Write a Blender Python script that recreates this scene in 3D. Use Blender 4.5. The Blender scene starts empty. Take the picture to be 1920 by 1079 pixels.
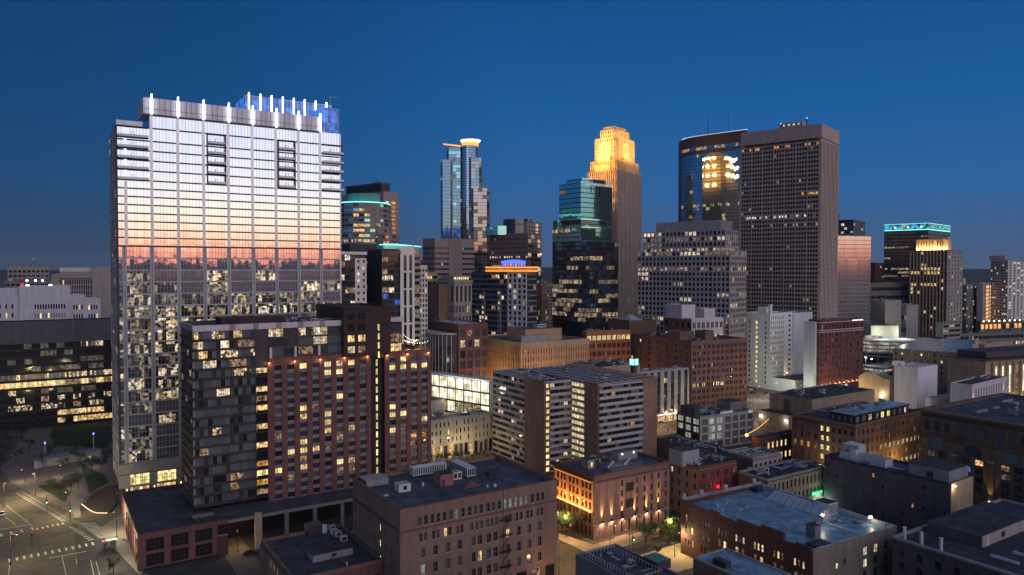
import bpy, math, random
from mathutils import Vector, Matrix
sc = bpy.context.scene
C = sc.collection
R = math.radians
# ------------------------------------------------------------------ camera
F, CXP, CYP, PITCH, H = 1380.0, 960.0, 539.5, R(1.43), 90.0
cam = bpy.data.objects.new('camera', bpy.data.cameras.new('camera'))
C.objects.link(cam)
cam.location = (0, 0, H)
cam.rotation_euler = (math.pi / 2 - PITCH, 0, 0)
cam.data.sensor_width = 36
cam.data.lens = F * 36 / 1920
cam.data.clip_start = 1
cam.data.clip_end = 30000
sc.camera = cam
sc.view_settings.view_transform = 'Standard'
sc.view_settings.look = 'None'
sc.view_settings.exposure = 0
sc.view_settings.gamma = 1
sc.cycles.use_denoising = True
sc.cycles.max_bounces = 5
sc.cycles.diffuse_bounces = 2
sc.cycles.glossy_bounces = 3
sc.cycles.sample_clamp_indirect = 3
# ------------------------------------------------------------------ dusk sky
AZ = (0.72, -0.69)            # where the sun went down, behind the viewer's right shoulder
world = bpy.data.worlds.new('World')
sc.world = world
world.use_nodes = True
nt = world.node_tree
nt.nodes.clear()
def N(t, kind, **kw):
    n = t.nodes.new(kind)
    for k, v in kw.items():
        if k.startswith('i_'):
            n.inputs[int(k[2:]) if k[2:].isdigit() else k[2:]].default_value = v
        else:
            setattr(n, k, v)
    return n
def ramp(t, stops, interp='LINEAR'):
    n = t.nodes.new('ShaderNodeValToRGB')
    n.color_ramp.interpolation = interp
    e = n.color_ramp.elements
    e[0].position, e[0].color = stops[0][0], (*stops[0][1], 1)
    e[1].position, e[1].color = stops[-1][0], (*stops[-1][1], 1)
    for p, c in stops[1:-1]:
        x = e.new(p); x.color = (*c, 1)
    return n
tc = N(nt, 'ShaderNodeTexCoord')
sep = N(nt, 'ShaderNodeSeparateXYZ')
nt.links.new(tc.outputs['Generated'], sep.inputs[0])
east = ramp(nt, [(0, (.052, .102, .190)), (.035, (.050, .112, .245)), (.10, (.026, .124, .330)), (.20, (.0115, .108, .325)),
                 (.34, (.007, .078, .26)), (.55, (.020, .070, .19)), (1, (.05, .085, .165))])
west = ramp(nt, [(0, (1.1, .34, .22)), (.010, (1.5, .44, .26)), (.022, (1.5, .56, .34)), (.032, (1.5, .82, .50)), (.045, (1.5, 1.08, .74)), (.065, (1.4, 1.2, .96)),
                 (.095, (1.25, 1.18, 1.12)), (.13, (1.08, 1.08, 1.16)), (.18, (.96, .98, 1.14)), (.25, (.86, .88, 1.06)), (.38, (1.0, .92, 1.04)), (.6, (.38, .41, .58)), (1, (.05, .085, .165))])
nt.links.new(sep.outputs['Z'], east.inputs[0])
nz = N(nt, 'ShaderNodeTexNoise', i_Scale=14.0, i_Detail=4.0)
mp = N(nt, 'ShaderNodeMapping'); mp.inputs['Scale'].default_value = (1, 1, 9)
nt.links.new(tc.outputs['Generated'], mp.inputs[0]); nt.links.new(mp.outputs[0], nz.inputs['Vector'])
nzs = N(nt, 'ShaderNodeMath', operation='MULTIPLY_ADD', i_1=.006, i_2=-.003)
nt.links.new(nz.outputs[0], nzs.inputs[0])
za = N(nt, 'ShaderNodeMath', operation='ADD')
nt.links.new(sep.outputs['Z'], za.inputs[0]); nt.links.new(nzs.outputs[0], za.inputs[1])
nt.links.new(za.outputs[0], west.inputs[0])
dot = N(nt, 'ShaderNodeVectorMath', operation='DOT_PRODUCT')
dot.inputs[1].default_value = (AZ[0], AZ[1], 0)
nt.links.new(tc.outputs['Generated'], dot.inputs[0])
mr = N(nt, 'ShaderNodeMapRange', interpolation_type='SMOOTHSTEP')
mr.inputs['From Min'].default_value = .05
mr.inputs['From Max'].default_value = .78
nt.links.new(dot.outputs['Value'], mr.inputs['Value'])
mx = N(nt, 'ShaderNodeMix', data_type='RGBA')
nt.links.new(mr.outputs[0], mx.inputs[0])
mr2 = N(nt, 'ShaderNodeMapRange')
mr2.inputs['From Min'].default_value = -1.0
mr2.inputs['From Max'].default_value = -.68
mr2.inputs['To Min'].default_value = .50
mr2.inputs['To Max'].default_value = 1.0
nt.links.new(dot.outputs['Value'], mr2.inputs['Value'])
sk = N(nt, 'ShaderNodeVectorMath', operation='SCALE')
nt.links.new(east.outputs[0], sk.inputs[0]); nt.links.new(mr2.outputs[0], sk.inputs['Scale'])
nt.links.new(sk.outputs[0], mx.inputs[6])
nt.links.new(west.outputs[0], mx.inputs[7])
bg = N(nt, 'ShaderNodeBackground')
nt.links.new(mx.outputs[2], bg.inputs[0])
bg.inputs[1].default_value = 1.0
wo = N(nt, 'ShaderNodeOutputWorld')
nt.links.new(bg.outputs[0], wo.inputs[0])
sun = bpy.data.objects.new('sun', bpy.data.lights.new('sun', 'SUN'))
C.objects.link(sun)
sun.data.energy = .32  # added lamp for afterglow high in the west, lifting the facades
sun.data.angle = R(24)
sun.data.color = (1, .80, .76)
sun.rotation_euler = Vector((AZ[0], AZ[1], .70)).to_track_quat('Z', 'Y').to_euler()

# ------------------------------------------------------------------ helpers
cp, sp_ = math.cos(PITCH), math.sin(PITCH)
def at(px, py, Y):
    a, b = (px - CXP) / F, (CYP - py) / F
    d = Vector((a, cp + b * sp_, -sp_ + b * cp))
    return Vector((0, 0, H)) + d * (Y / d.y)
def ground(px, py, z=0):
    a, b = (px - CXP) / F, (CYP - py) / F
    d = Vector((a, cp + b * sp_, -sp_ + b * cp))
    return Vector((0, 0, H)) + d * ((z - H) / d.z)
def proj(p):
    dz = p[2] - H
    d = p[1] * cp - dz * sp_
    if d < 1: return (-9999, -9999)
    return (CXP + F * p[0] / d, CYP - F * (p[1] * sp_ + dz * cp) / d)

MATS = {}
def newmat(name):
    m = bpy.data.materials.new(name); m.use_nodes = True
    MATS[name] = m
    return m, m.node_tree, m.node_tree.nodes['Principled BSDF']
def wallmat_(name, col, rough=.85, var=.35, course=5.0, metal=0.0, spec=.3, fine=1.2):
    m, t, b = newmat(name)
    tcn = N(t, 'ShaderNodeTexCoord')
    n1 = N(t, 'ShaderNodeTexNoise', i_Scale=.12, i_Detail=5.0)
    mpn = N(t, 'ShaderNodeMapping'); mpn.inputs['Scale'].default_value = (.7, .7, course)
    n2 = N(t, 'ShaderNodeTexNoise', i_Scale=fine, i_Detail=3.0)
    t.links.new(tcn.outputs['Object'], n1.inputs['Vector'])
    t.links.new(tcn.outputs['Object'], mpn.inputs[0]); t.links.new(mpn.outputs[0], n2.inputs['Vector'])
    ad = N(t, 'ShaderNodeMath', operation='ADD'); t.links.new(n1.outputs[0], ad.inputs[0]); t.links.new(n2.outputs[0], ad.inputs[1])
    mr_ = N(t, 'ShaderNodeMapRange'); mr_.inputs['From Min'].default_value = .6; mr_.inputs['From Max'].default_value = 1.4
    t.links.new(ad.outputs[0], mr_.inputs[0])
    mxn = N(t, 'ShaderNodeMix', data_type='RGBA')
    mxn.inputs[6].default_value = (*[c * (1 - var) for c in col], 1)
    mxn.inputs[7].default_value = (*[min(1, c * (1 + var)) for c in col], 1)
    t.links.new(mr_.outputs[0], mxn.inputs[0])
    # weather stains: downward streaks on walls, ponding marks and membrane seams on roofs
    mps = N(t, 'ShaderNodeMapping'); mps.inputs['Scale'].default_value = (1, 1, 1) if 'roof' in name or name in ('asphalt', 'asphalt_lamplit') else (1, 1, .10)
    n3 = N(t, 'ShaderNodeTexNoise', i_Scale=.33 if 'roof' in name else .55, i_Detail=7.0)
    t.links.new(tcn.outputs['Object'], mps.inputs[0]); t.links.new(mps.outputs[0], n3.inputs['Vector'])
    r3 = N(t, 'ShaderNodeMapRange'); r3.inputs['From Min'].default_value = .38; r3.inputs['From Max'].default_value = .62
    r3.inputs['To Min'].default_value = .62 if 'roof' in name else .90; r3.inputs['To Max'].default_value = 1.15 if 'roof' in name else 1.06
    t.links.new(n3.outputs[0], r3.inputs[0])
    fac = r3.outputs[0]
    if 'roof' in name:
        bt = N(t, 'ShaderNodeTexBrick', i_Scale=1.0); bt.inputs['Brick Width'].default_value = 7.0; bt.inputs['Row Height'].default_value = 1.9; bt.inputs['Mortar Size'].default_value = .06
        bt.inputs['Color1'].default_value = (1, 1, 1, 1); bt.inputs['Color2'].default_value = (.84, .84, .84, 1); bt.inputs['Mortar'].default_value = (.5, .5, .5, 1)
        t.links.new(tcn.outputs['Object'], bt.inputs['Vector'])
        mm = N(t, 'ShaderNodeMath', operation='MULTIPLY'); t.links.new(fac, mm.inputs[0]); t.links.new(bt.outputs['Color'], mm.inputs[1]); fac = mm.outputs[0]
    ms_ = N(t, 'ShaderNodeVectorMath', operation='SCALE'); t.links.new(mxn.outputs[2], ms_.inputs[0]); t.links.new(fac, ms_.inputs['Scale'])
    t.links.new(ms_.outputs[0], b.inputs['Base Color'])
    b.inputs['Roughness'].default_value = rough; b.inputs['Metallic'].default_value = metal
    b.inputs['Specular IOR Level'].default_value = spec
    return m
def litmat(name, col, s, low=.25, sc_=.9, base=(.02, .02, .025), cell=1.1, cut=0.0, clo=.45):
    m, t, b = newmat(name)
    g = N(t, 'ShaderNodeNewGeometry')
    n1 = N(t, 'ShaderNodeTexNoise', i_Scale=sc_, i_Detail=2.5)
    t.links.new(g.outputs['Position'], n1.inputs['Vector'])
    oi = N(t, 'ShaderNodeObjectInfo'); to = N(t, 'ShaderNodeTexCoord')
    sn = N(t, 'ShaderNodeVectorMath', operation='SNAP'); sn.inputs[1].default_value = (cell, cell, 3.1)
    t.links.new(to.outputs['Object'], sn.inputs[0])
    wn = N(t, 'ShaderNodeTexWhiteNoise', noise_dimensions='4D')
    t.links.new(sn.outputs[0], wn.inputs['Vector']); t.links.new(oi.outputs['Random'], wn.inputs['W'])
    sx = wn
    r1 = N(t, 'ShaderNodeMapRange'); r1.inputs['From Min'].default_value = .38; r1.inputs['From Max'].default_value = .6
    r1.inputs['To Min'].default_value = low; r1.inputs['To Max'].default_value = 1.15
    t.links.new(n1.outputs[0], r1.inputs[0])
    r2 = N(t, 'ShaderNodeMapRange'); r2.inputs['From Min'].default_value = cut; r2.inputs['To Min'].default_value = clo; r2.inputs['To Max'].default_value = 1.25
    t.links.new(sx.outputs['Value'], r2.inputs[0])
    mu = N(t, 'ShaderNodeMath', operation='MULTIPLY'); t.links.new(r1.outputs[0], mu.inputs[0]); t.links.new(r2.outputs[0], mu.inputs[1])
    mu2 = N(t, 'ShaderNodeMath', operation='MULTIPLY', i_1=s); t.links.new(mu.outputs[0], mu2.inputs[0])
    b.inputs['Base Color'].default_value = (*base, 1); b.inputs['Roughness'].default_value = .15
    mc = N(t, 'ShaderNodeMix', data_type='RGBA'); l_ = max(col)
    mc.inputs[6].default_value = (col[0], col[1] * .86, col[2] * .70, 1); mc.inputs[7].default_value = (col[0], min(1, col[1] * 1.10), min(1, col[2] * 1.45), 1)
    sc2 = N(t, 'ShaderNodeSeparateColor'); t.links.new(wn.outputs['Color'], sc2.inputs[0]); t.links.new(sc2.outputs[1], mc.inputs[0]); t.links.new(mc.outputs[2], b.inputs['Emission Color'])
    t.links.new(mu2.outputs[0], b.inputs['Emission Strength'])
    m.cycles.emission_sampling = 'NONE'
    return m
def plain(name, col, rough=.5, metal=0, emit=None, s=0, sample=False, spec=.5, ior=None):
    m, t, b = newmat(name)
    b.inputs['Base Color'].default_value = (*col, 1); b.inputs['Roughness'].default_value = rough
    b.inputs['Metallic'].default_value = metal; b.inputs['Specular IOR Level'].default_value = spec
    if ior: b.inputs['IOR'].default_value = ior
    if emit:
        b.inputs['Emission Color'].default_value = (*emit, 1); b.inputs['Emission Strength'].default_value = s
        if not sample: m.cycles.emission_sampling = 'NONE'
    return m
def glassmat(name, col, metal, rough=.04, wav=.01, scl=.35, ior=1.6, tilt=.006):
    """coated facade glass: tinted, with slightly uneven panes"""
    m, t, b = newmat(name)
    g = N(t, 'ShaderNodeNewGeometry')
    n1 = N(t, 'ShaderNodeTexNoise', i_Scale=scl, i_Detail=2.0); t.links.new(g.outputs['Position'], n1.inputs['Vector'])
    bp = N(t, 'ShaderNodeBump', i_Strength=wav); bp.inputs['Distance'].default_value = 1
    t.links.new(n1.outputs[0], bp.inputs['Height'])
    to = N(t, 'ShaderNodeTexCoord'); sn = N(t, 'ShaderNodeVectorMath', operation='SNAP'); sn.inputs[1].default_value = (1.45, 1.45, 50); t.links.new(to.outputs['Object'], sn.inputs[0])
    oi = N(t, 'ShaderNodeObjectInfo'); wn = N(t, 'ShaderNodeTexWhiteNoise', noise_dimensions='4D'); t.links.new(sn.outputs[0], wn.inputs['Vector']); t.links.new(oi.outputs['Random'], wn.inputs['W'])
    sb = N(t, 'ShaderNodeVectorMath', operation='SUBTRACT'); sb.inputs[1].default_value = (.5, .5, .5); t.links.new(wn.outputs['Color'], sb.inputs[0])
    sl = N(t, 'ShaderNodeVectorMath', operation='SCALE'); sl.inputs['Scale'].default_value = tilt; t.links.new(sb.outputs[0], sl.inputs[0])
    av = N(t, 'ShaderNodeVectorMath', operation='ADD'); t.links.new(bp.outputs[0], av.inputs[0]); t.links.new(sl.outputs[0], av.inputs[1])
    nv_ = N(t, 'ShaderNodeVectorMath', operation='NORMALIZE'); t.links.new(av.outputs[0], nv_.inputs[0]); t.links.new(nv_.outputs[0], b.inputs['Normal'])
    mxn = N(t, 'ShaderNodeMix', data_type='RGBA')
    mxn.inputs[6].default_value = (*[c * .90 for c in col], 1); mxn.inputs[7].default_value = (*col, 1)
    t.links.new(wn.outputs['Value'], mxn.inputs[0]); t.links.new(mxn.outputs[2], b.inputs['Base Color'])
    b.inputs['Metallic'].default_value = metal; b.inputs['Roughness'].default_value = rough; b.inputs['IOR'].default_value = ior
    return m

def wallmat(name, col, *a, **k):
    if name.startswith('brick') and name not in ('brick_orange', 'brick_apricot', 'brick_orange2'):
        l = sum(col) / 3; col = tuple(c * .88 + l * .12 for c in col)
    return wallmat_(name, col, *a, **k)
wallmat('brick_red', (.15, .050, .042)); wallmat('brick_plum', (.15, .062, .060)); wallmat('brick_brown', (.17, .105, .075))
wallmat('brick_dark', (.065, .034, .032)); wallmat('brick_tan', (.30, .21, .15)); wallmat('brick_orange', (.30, .13, .07))
wallmat('brick_black', (.035, .026, .026)); wallmat('brick_buff', (.21, .135, .10))
wallmat('stone_tan', (.33, .26, .19)); wallmat('stone_grey', (.27, .26, .25)); wallmat('stone_dark', (.13, .10, .08))
wallmat('granite_pink', (.20, .145, .135), rough=.6, var=.12); wallmat('granite_mauve', (.27, .215, .225), rough=.6, var=.12)
wallmat('concrete', (.36, .35, .34), var=.18); wallmat('concrete_dark', (.16, .155, .16), var=.2)
wallmat('panel_white', (.62, .60, .60), var=.10, rough=.6); wallmat('panel_lilac', (.52, .48, .52), var=.1, rough=.6)
wallmat('panel_grey', (.24, .235, .25), var=.12, rough=.5); wallmat('panel_dark', (.05, .05, .06), var=.2, rough=.5)
wallmat('panel_black', (.014, .014, .018), var=.2, rough=.4); wallmat('paint_white', (.66, .68, .72), var=.07, rough=.7)
wallmat('roof_grey', (.062, .075, .105), var=.35, course=.7, fine=.5); wallmat('roof_dark', (.035, .045, .065), var=.45, course=.7, fine=.5)
wallmat('roof_blue', (.15, .29, .42), var=.22, course=.7, fine=.5, rough=.4, spec=.6); wallmat('roof_gravel', (.10, .10, .115), var=.3, course=.7, fine=.9)
wallmat('roof_pale', (.42, .45, .50), var=.15, course=.7, fine=.5)
wallmat('metal_grey', (.30, .32, .36), rough=.45, metal=.5, var=.2); wallmat('metal_pale', (.55, .58, .63), rough=.5, metal=.3, var=.15)
wallmat('metal_dark', (.04, .045, .055), rough=.5, metal=.4); wallmat('floodlit_stone', (.55, .38, .20), rough=.5, var=.12)  # crown stone has the floodlights' gold put into its colour
wallmat('copper_trim', (.35, .14, .05), rough=.5); wallmat('verdigris', (.06, .20, .20), rough=.5)
wallmat('asphalt', (.10, .088, .068), var=.35, course=.7, fine=.35); wallmat('pavement', (.22, .20, .18), var=.2, course=.7, fine=.5)
wallmat('grass', (.020, .040, .014), var=.4, course=.7, fine=1.5); wallmat('earth', (.06, .045, .035), var=.4, course=.7)
wallmat('road_paint', (.6, .58, .52), var=.25, course=.7, fine=2); wallmat('bark', (.05, .035, .025)); wallmat('leaf', (.045, .085, .025), var=.5, course=1, fine=2)
wallmat('leaf_dark', (.03, .05, .022), var=.5, course=1, fine=2); wallmat('city_ground', (.05, .05, .055), var=.5, course=.7, fine=.06)
wallmat('hill_green', (.018, .026, .03), var=.4, course=.7, fine=.01)
W1 = litmat('lit_warm', (1, .66, .27), 1.15); litmat('lit_cream', (1, .80, .50), 1.05); litmat('lit_dim', (1, .62, .33), .38, low=.1)
litmat('lit_amber', (1, .42, .09), .85, low=.35); litmat('lit_white', (.92, 1, .86), .95); litmat('lit_faint', (.9, .75, .6), .14, low=.2)
litmat('lit_yellow', (1, .78, .30), 1.3, low=.6); litmat('lit_far', (1, .76, .42), .62, low=.1, sc_=1.0, cell=1.6, cut=.15, clo=.15); litmat('lit_far_dim', (1, .70, .40), .26, low=.1, sc_=1.0); litmat('lit_hall', (1, .95, .62), 1.5, low=.6, sc_=.3); litmat('lit_bluewhite', (.75, .85, 1), .6)
litmat('lit_office', (1, .78, .45), 1.1, low=.0, sc_=1.3, cut=.35, clo=.03); litmat('lit_blue', (.08, .15, 1), 1.0, low=.2, sc_=2)
litmat('lit_led_blue', (.06, .22, 1), .95, low=.45, sc_=.4, cell=1.6); litmat('lit_teal', (.05, .75, .85), .7, low=.05, sc_=.2)
plain('glass_dark', (.012, .015, .02), .06, ior=1.7); plain('glass_blue', (.02, .035, .055), .08, ior=1.8)
plain('glass_blind', (.17, .17, .18), .5); plain('glass_grey', (.06, .07, .085), .15, ior=1.7); plain('glass_tint', (.008, .009, .012), .25, spec=.25); plain('void', (.004, .004, .005), .9)
plain('frame_dark', (.025, .025, .03), .5); plain('frame_pale', (.42, .42, .44), .5); plain('frame_mid', (.14, .14, .16), .5)
plain('line_white', (.1, .1, .1), .5, emit=(.92, .95, 1), s=4.5, sample=True); plain('line_teal', (.1, .1, .1), .5, emit=(.25, 1, .9), s=1.6)
plain('line_orange', (.1, .1, .1), .5, emit=(1, .38, .05), s=1.6); plain('line_halo', (.1, .1, .1), .5, emit=(1, .45, .22), s=4, sample=True)
plain('line_warm', (.1, .1, .1), .5, emit=(1, .62, .25), s=3); plain('bulb', (.1, .1, .1), .5, emit=(1, .80, .50), s=9)
plain('bulb_white', (.1, .1, .1), .5, emit=(.9, .97, 1), s=14); plain('bulb_orange', (.1, .1, .1), .5, emit=(1, .42, .1), s=8)
plain('glow_red', (.1, .01, .01), .5, emit=(1, .03, .05), s=1.3); plain('glow_green', (.01, .1, .03), .5, emit=(.1, 1, .45), s=.8)
plain('glow_cyan', (.01, .1, .1), .5, emit=(.2, .95, .9), s=1.8); plain('glow_blue', (.01, .1, .1), .5, emit=(.08, .15, 1), s=2.2)
plain('glow_white', (.3, .3, .3), .5, emit=(1, 1, 1), s=1.0); plain('glow_pink', (.3, .3, .3), .5, emit=(1, .15, .3), s=1.6)
plain('car_white', (.6, .6, .6), .3); plain('car_dark', (.03, .03, .035), .25); plain('car_red', (.25, .02, .02), .25); plain('rubber', (.02, .02, .02), .8)
plain('letters', (.5, .5, .5), .5, emit=(.8, .8, .85), s=.25); plain('mural_green', (.05, .16, .13), .7)
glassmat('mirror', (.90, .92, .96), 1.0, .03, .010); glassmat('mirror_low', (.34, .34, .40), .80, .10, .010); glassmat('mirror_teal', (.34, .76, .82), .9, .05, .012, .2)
glassmat('mirror_blue', (.20, .33, .46), .9, .05, .012, .2); glassmat('mirror_pink', (.72, .62, .62), 1.0, .10, .02, .5)
glassmat('mirror_dark', (.10, .11, .13), .9, .05, .02, .3); glassmat('mirror_bright', (.75, .80, .90), 1.0, .06, .01); glassmat('mirror_ids', (.42, .50, .60), 1.0, .03, .02, .3)
wallmat('pilaster', (.62, .61, .66), rough=.28, metal=.8, var=.05)
wallmat('mech_panel', (.56, .53, .62), rough=.6, var=.08)

litmat('lit_deck', (.95, .92, .62), .5, low=.3, sc_=.15, cell=5); wallmat('paint_lilac2', (.56, .55, .66), var=.06)
class MB:
    """collects shapes and links them as ONE mesh"""
    def __init__(s): s.v, s.f, s.m, s.mats = [], [], [], []
    def mi(s, mat):
        if mat not in s.mats: s.mats.append(mat)
        return s.mats.index(mat)
    def poly(s, pts, mat):
        n = len(s.v); s.v += [tuple(p) for p in pts]; s.f.append(tuple(range(n, n + len(pts)))); s.m.append(s.mi(mat))
    def hexa(s, b, t, mat, topmat=None, bottom=True):
        """b, t: bottom and top rings (ccw seen from above)"""
        n = len(s.v); k = len(b); s.v += [tuple(p) for p in b] + [tuple(p) for p in t]
        i = s.mi(mat); j = s.mi(topmat or mat)
        if bottom: s.f.append(tuple(n + q for q in reversed(range(k)))); s.m.append(i)
        s.f.append(tuple(n + k + q for q in range(k))); s.m.append(j)
        for q in range(k):
            r = (q + 1) % k
            s.f.append((n + q, n + r, n + k + r, n + k + q)); s.m.append(i)
    def box(s, x0, y0, z0, x1, y1, z1, mat, topmat=None):
        s.hexa([(x0, y0, z0), (x1, y0, z0), (x1, y1, z0), (x0, y1, z0)], [(x0, y0, z1), (x1, y0, z1), (x1, y1, z1), (x0, y1, z1)], mat, topmat)
    def cyl(s, x, y, z0, z1, r, mat, n=10, r2=None, topmat=None):
        r2 = r if r2 is None else r2
        a = [2 * math.pi * k / n for k in range(n)]
        s.hexa([(x + r * math.cos(q), y + r * math.sin(q), z0) for q in a], [(x + r2 * math.cos(q), y + r2 * math.sin(q), z1) for q in a], mat, topmat)
    def tube(s, p, q, r, mat, n=5, r2=None):
        p, q = Vector(p), Vector(q); d = (q - p)
        if d.length < 1e-6: return
        d.normalize(); a = d.orthogonal().normalized(); b = d.cross(a); r2 = r if r2 is None else r2
        an = [2 * math.pi * k / n for k in range(n)]
        s.hexa([p + (a * math.cos(k) + b * math.sin(k)) * r for k in an], [q + (a * math.cos(k) + b * math.sin(k)) * r2 for k in an], mat)
    def prism(s, ring, z0, z1, mat, topmat=None):
        s.hexa([(x, y, z0) for x, y in ring], [(x, y, z1) for x, y in ring], mat, topmat)
    def mesh(s, name):
        me = bpy.data.meshes.new(name)
        me.from_pydata(s.v, [], s.f)
        for m in s.mats: me.materials.append(MATS[m])
        me.polygons.foreach_set('material_index', s.m)
        me.update()
        return me
    def build(s, name, parent=None, loc=None, rz=0, label=None):
        if not s.f: return None
        o = bpy.data.objects.new(name, s.mesh(name)); C.objects.link(o)
        if parent: o.parent = parent
        if loc is not None: o.location = loc
        o.rotation_euler[2] = rz
        if label: o['label'] = label
        return o
def tag(o, label=None, cat=None, group=None, kind=None):
    if label: o['label'] = label
    if cat: o['category'] = cat
    if group: o['group'] = group
    if kind: o['kind'] = kind
    return o
def empty(name, loc, rz=0, label=None, cat=None, group=None):
    o = bpy.data.objects.new(name, None); C.objects.link(o); o.location = loc; o.rotation_euler = (0, 0, rz)
    o.empty_display_size = 1
    return tag(o, label, cat, group)
def lamp(name, parent, loc, power, col=(1, .66, .33), r=.25, spot=None, aim=None):
    l = bpy.data.lights.new(name, 'SPOT' if spot else 'POINT'); l.energy = power; l.color = col; l.shadow_soft_size = r
    o = bpy.data.objects.new(name, l); C.objects.link(o); o.parent = parent; o.location = loc
    if spot:
        l.spot_size = spot; l.spot_blend = .6
        o.rotation_euler = Vector(aim).to_track_quat('-Z', 'Y').to_euler()
    return o

G1, G2 = R(32.8), R(50.2)
WMESH = {}
def win_mb(mb, M, w, h, mat, nv, nh, arch, frame):
    """pane with its bars; M maps face space (x along, y outwards negative, z up) to the target"""
    T = lambda x, y, z: tuple(M @ Vector((x, y, z)))
    if arch:
        r = w / 2; hs = h - r * .9
        pts = [(-r, hs)] + [(-r * math.cos(a), hs + r * .9 * math.sin(a)) for a in (.6, 1.2, math.pi / 2, math.pi - 1.2, math.pi - .6)] + [(r, hs)]
        ring = [(-r, 0), (r, 0)] + [p for p in reversed(pts)]
        mb.poly([T(x, -.04, z) for x, z in ring], mat)
    else:
        mb.poly([T(-w / 2, -.04, 0), T(w / 2, -.04, 0), T(w / 2, -.04, h), T(-w / 2, -.04, h)], mat)
    def bar(x0, z0, x1, z1):
        y0, y1 = -.10, -.03
        mb.hexa([T(x0, y0, z0), T(x1, y0, z0), T(x1, y1, z0), T(x0, y1, z0)], [T(x0, y0, z1), T(x1, y0, z1), T(x1, y1, z1), T(x0, y1, z1)], frame)
    b = .045 if w < 2.5 else .05
    if frame == 'frame_mid' and w > 5: b = .035
    if w > 12: b = .09
    for k in range(1, nv + 1):
        x = -w / 2 + w * k / (nv + 1); bar(x - b, 0, x + b, h - (w * .25 if arch else 0))
    for k in range(1, nh + 1):
        z = (h - (w * .3 if arch else 0)) * k / (nh + 1); bar(-w / 2, z - b, w / 2, z + b)

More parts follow.
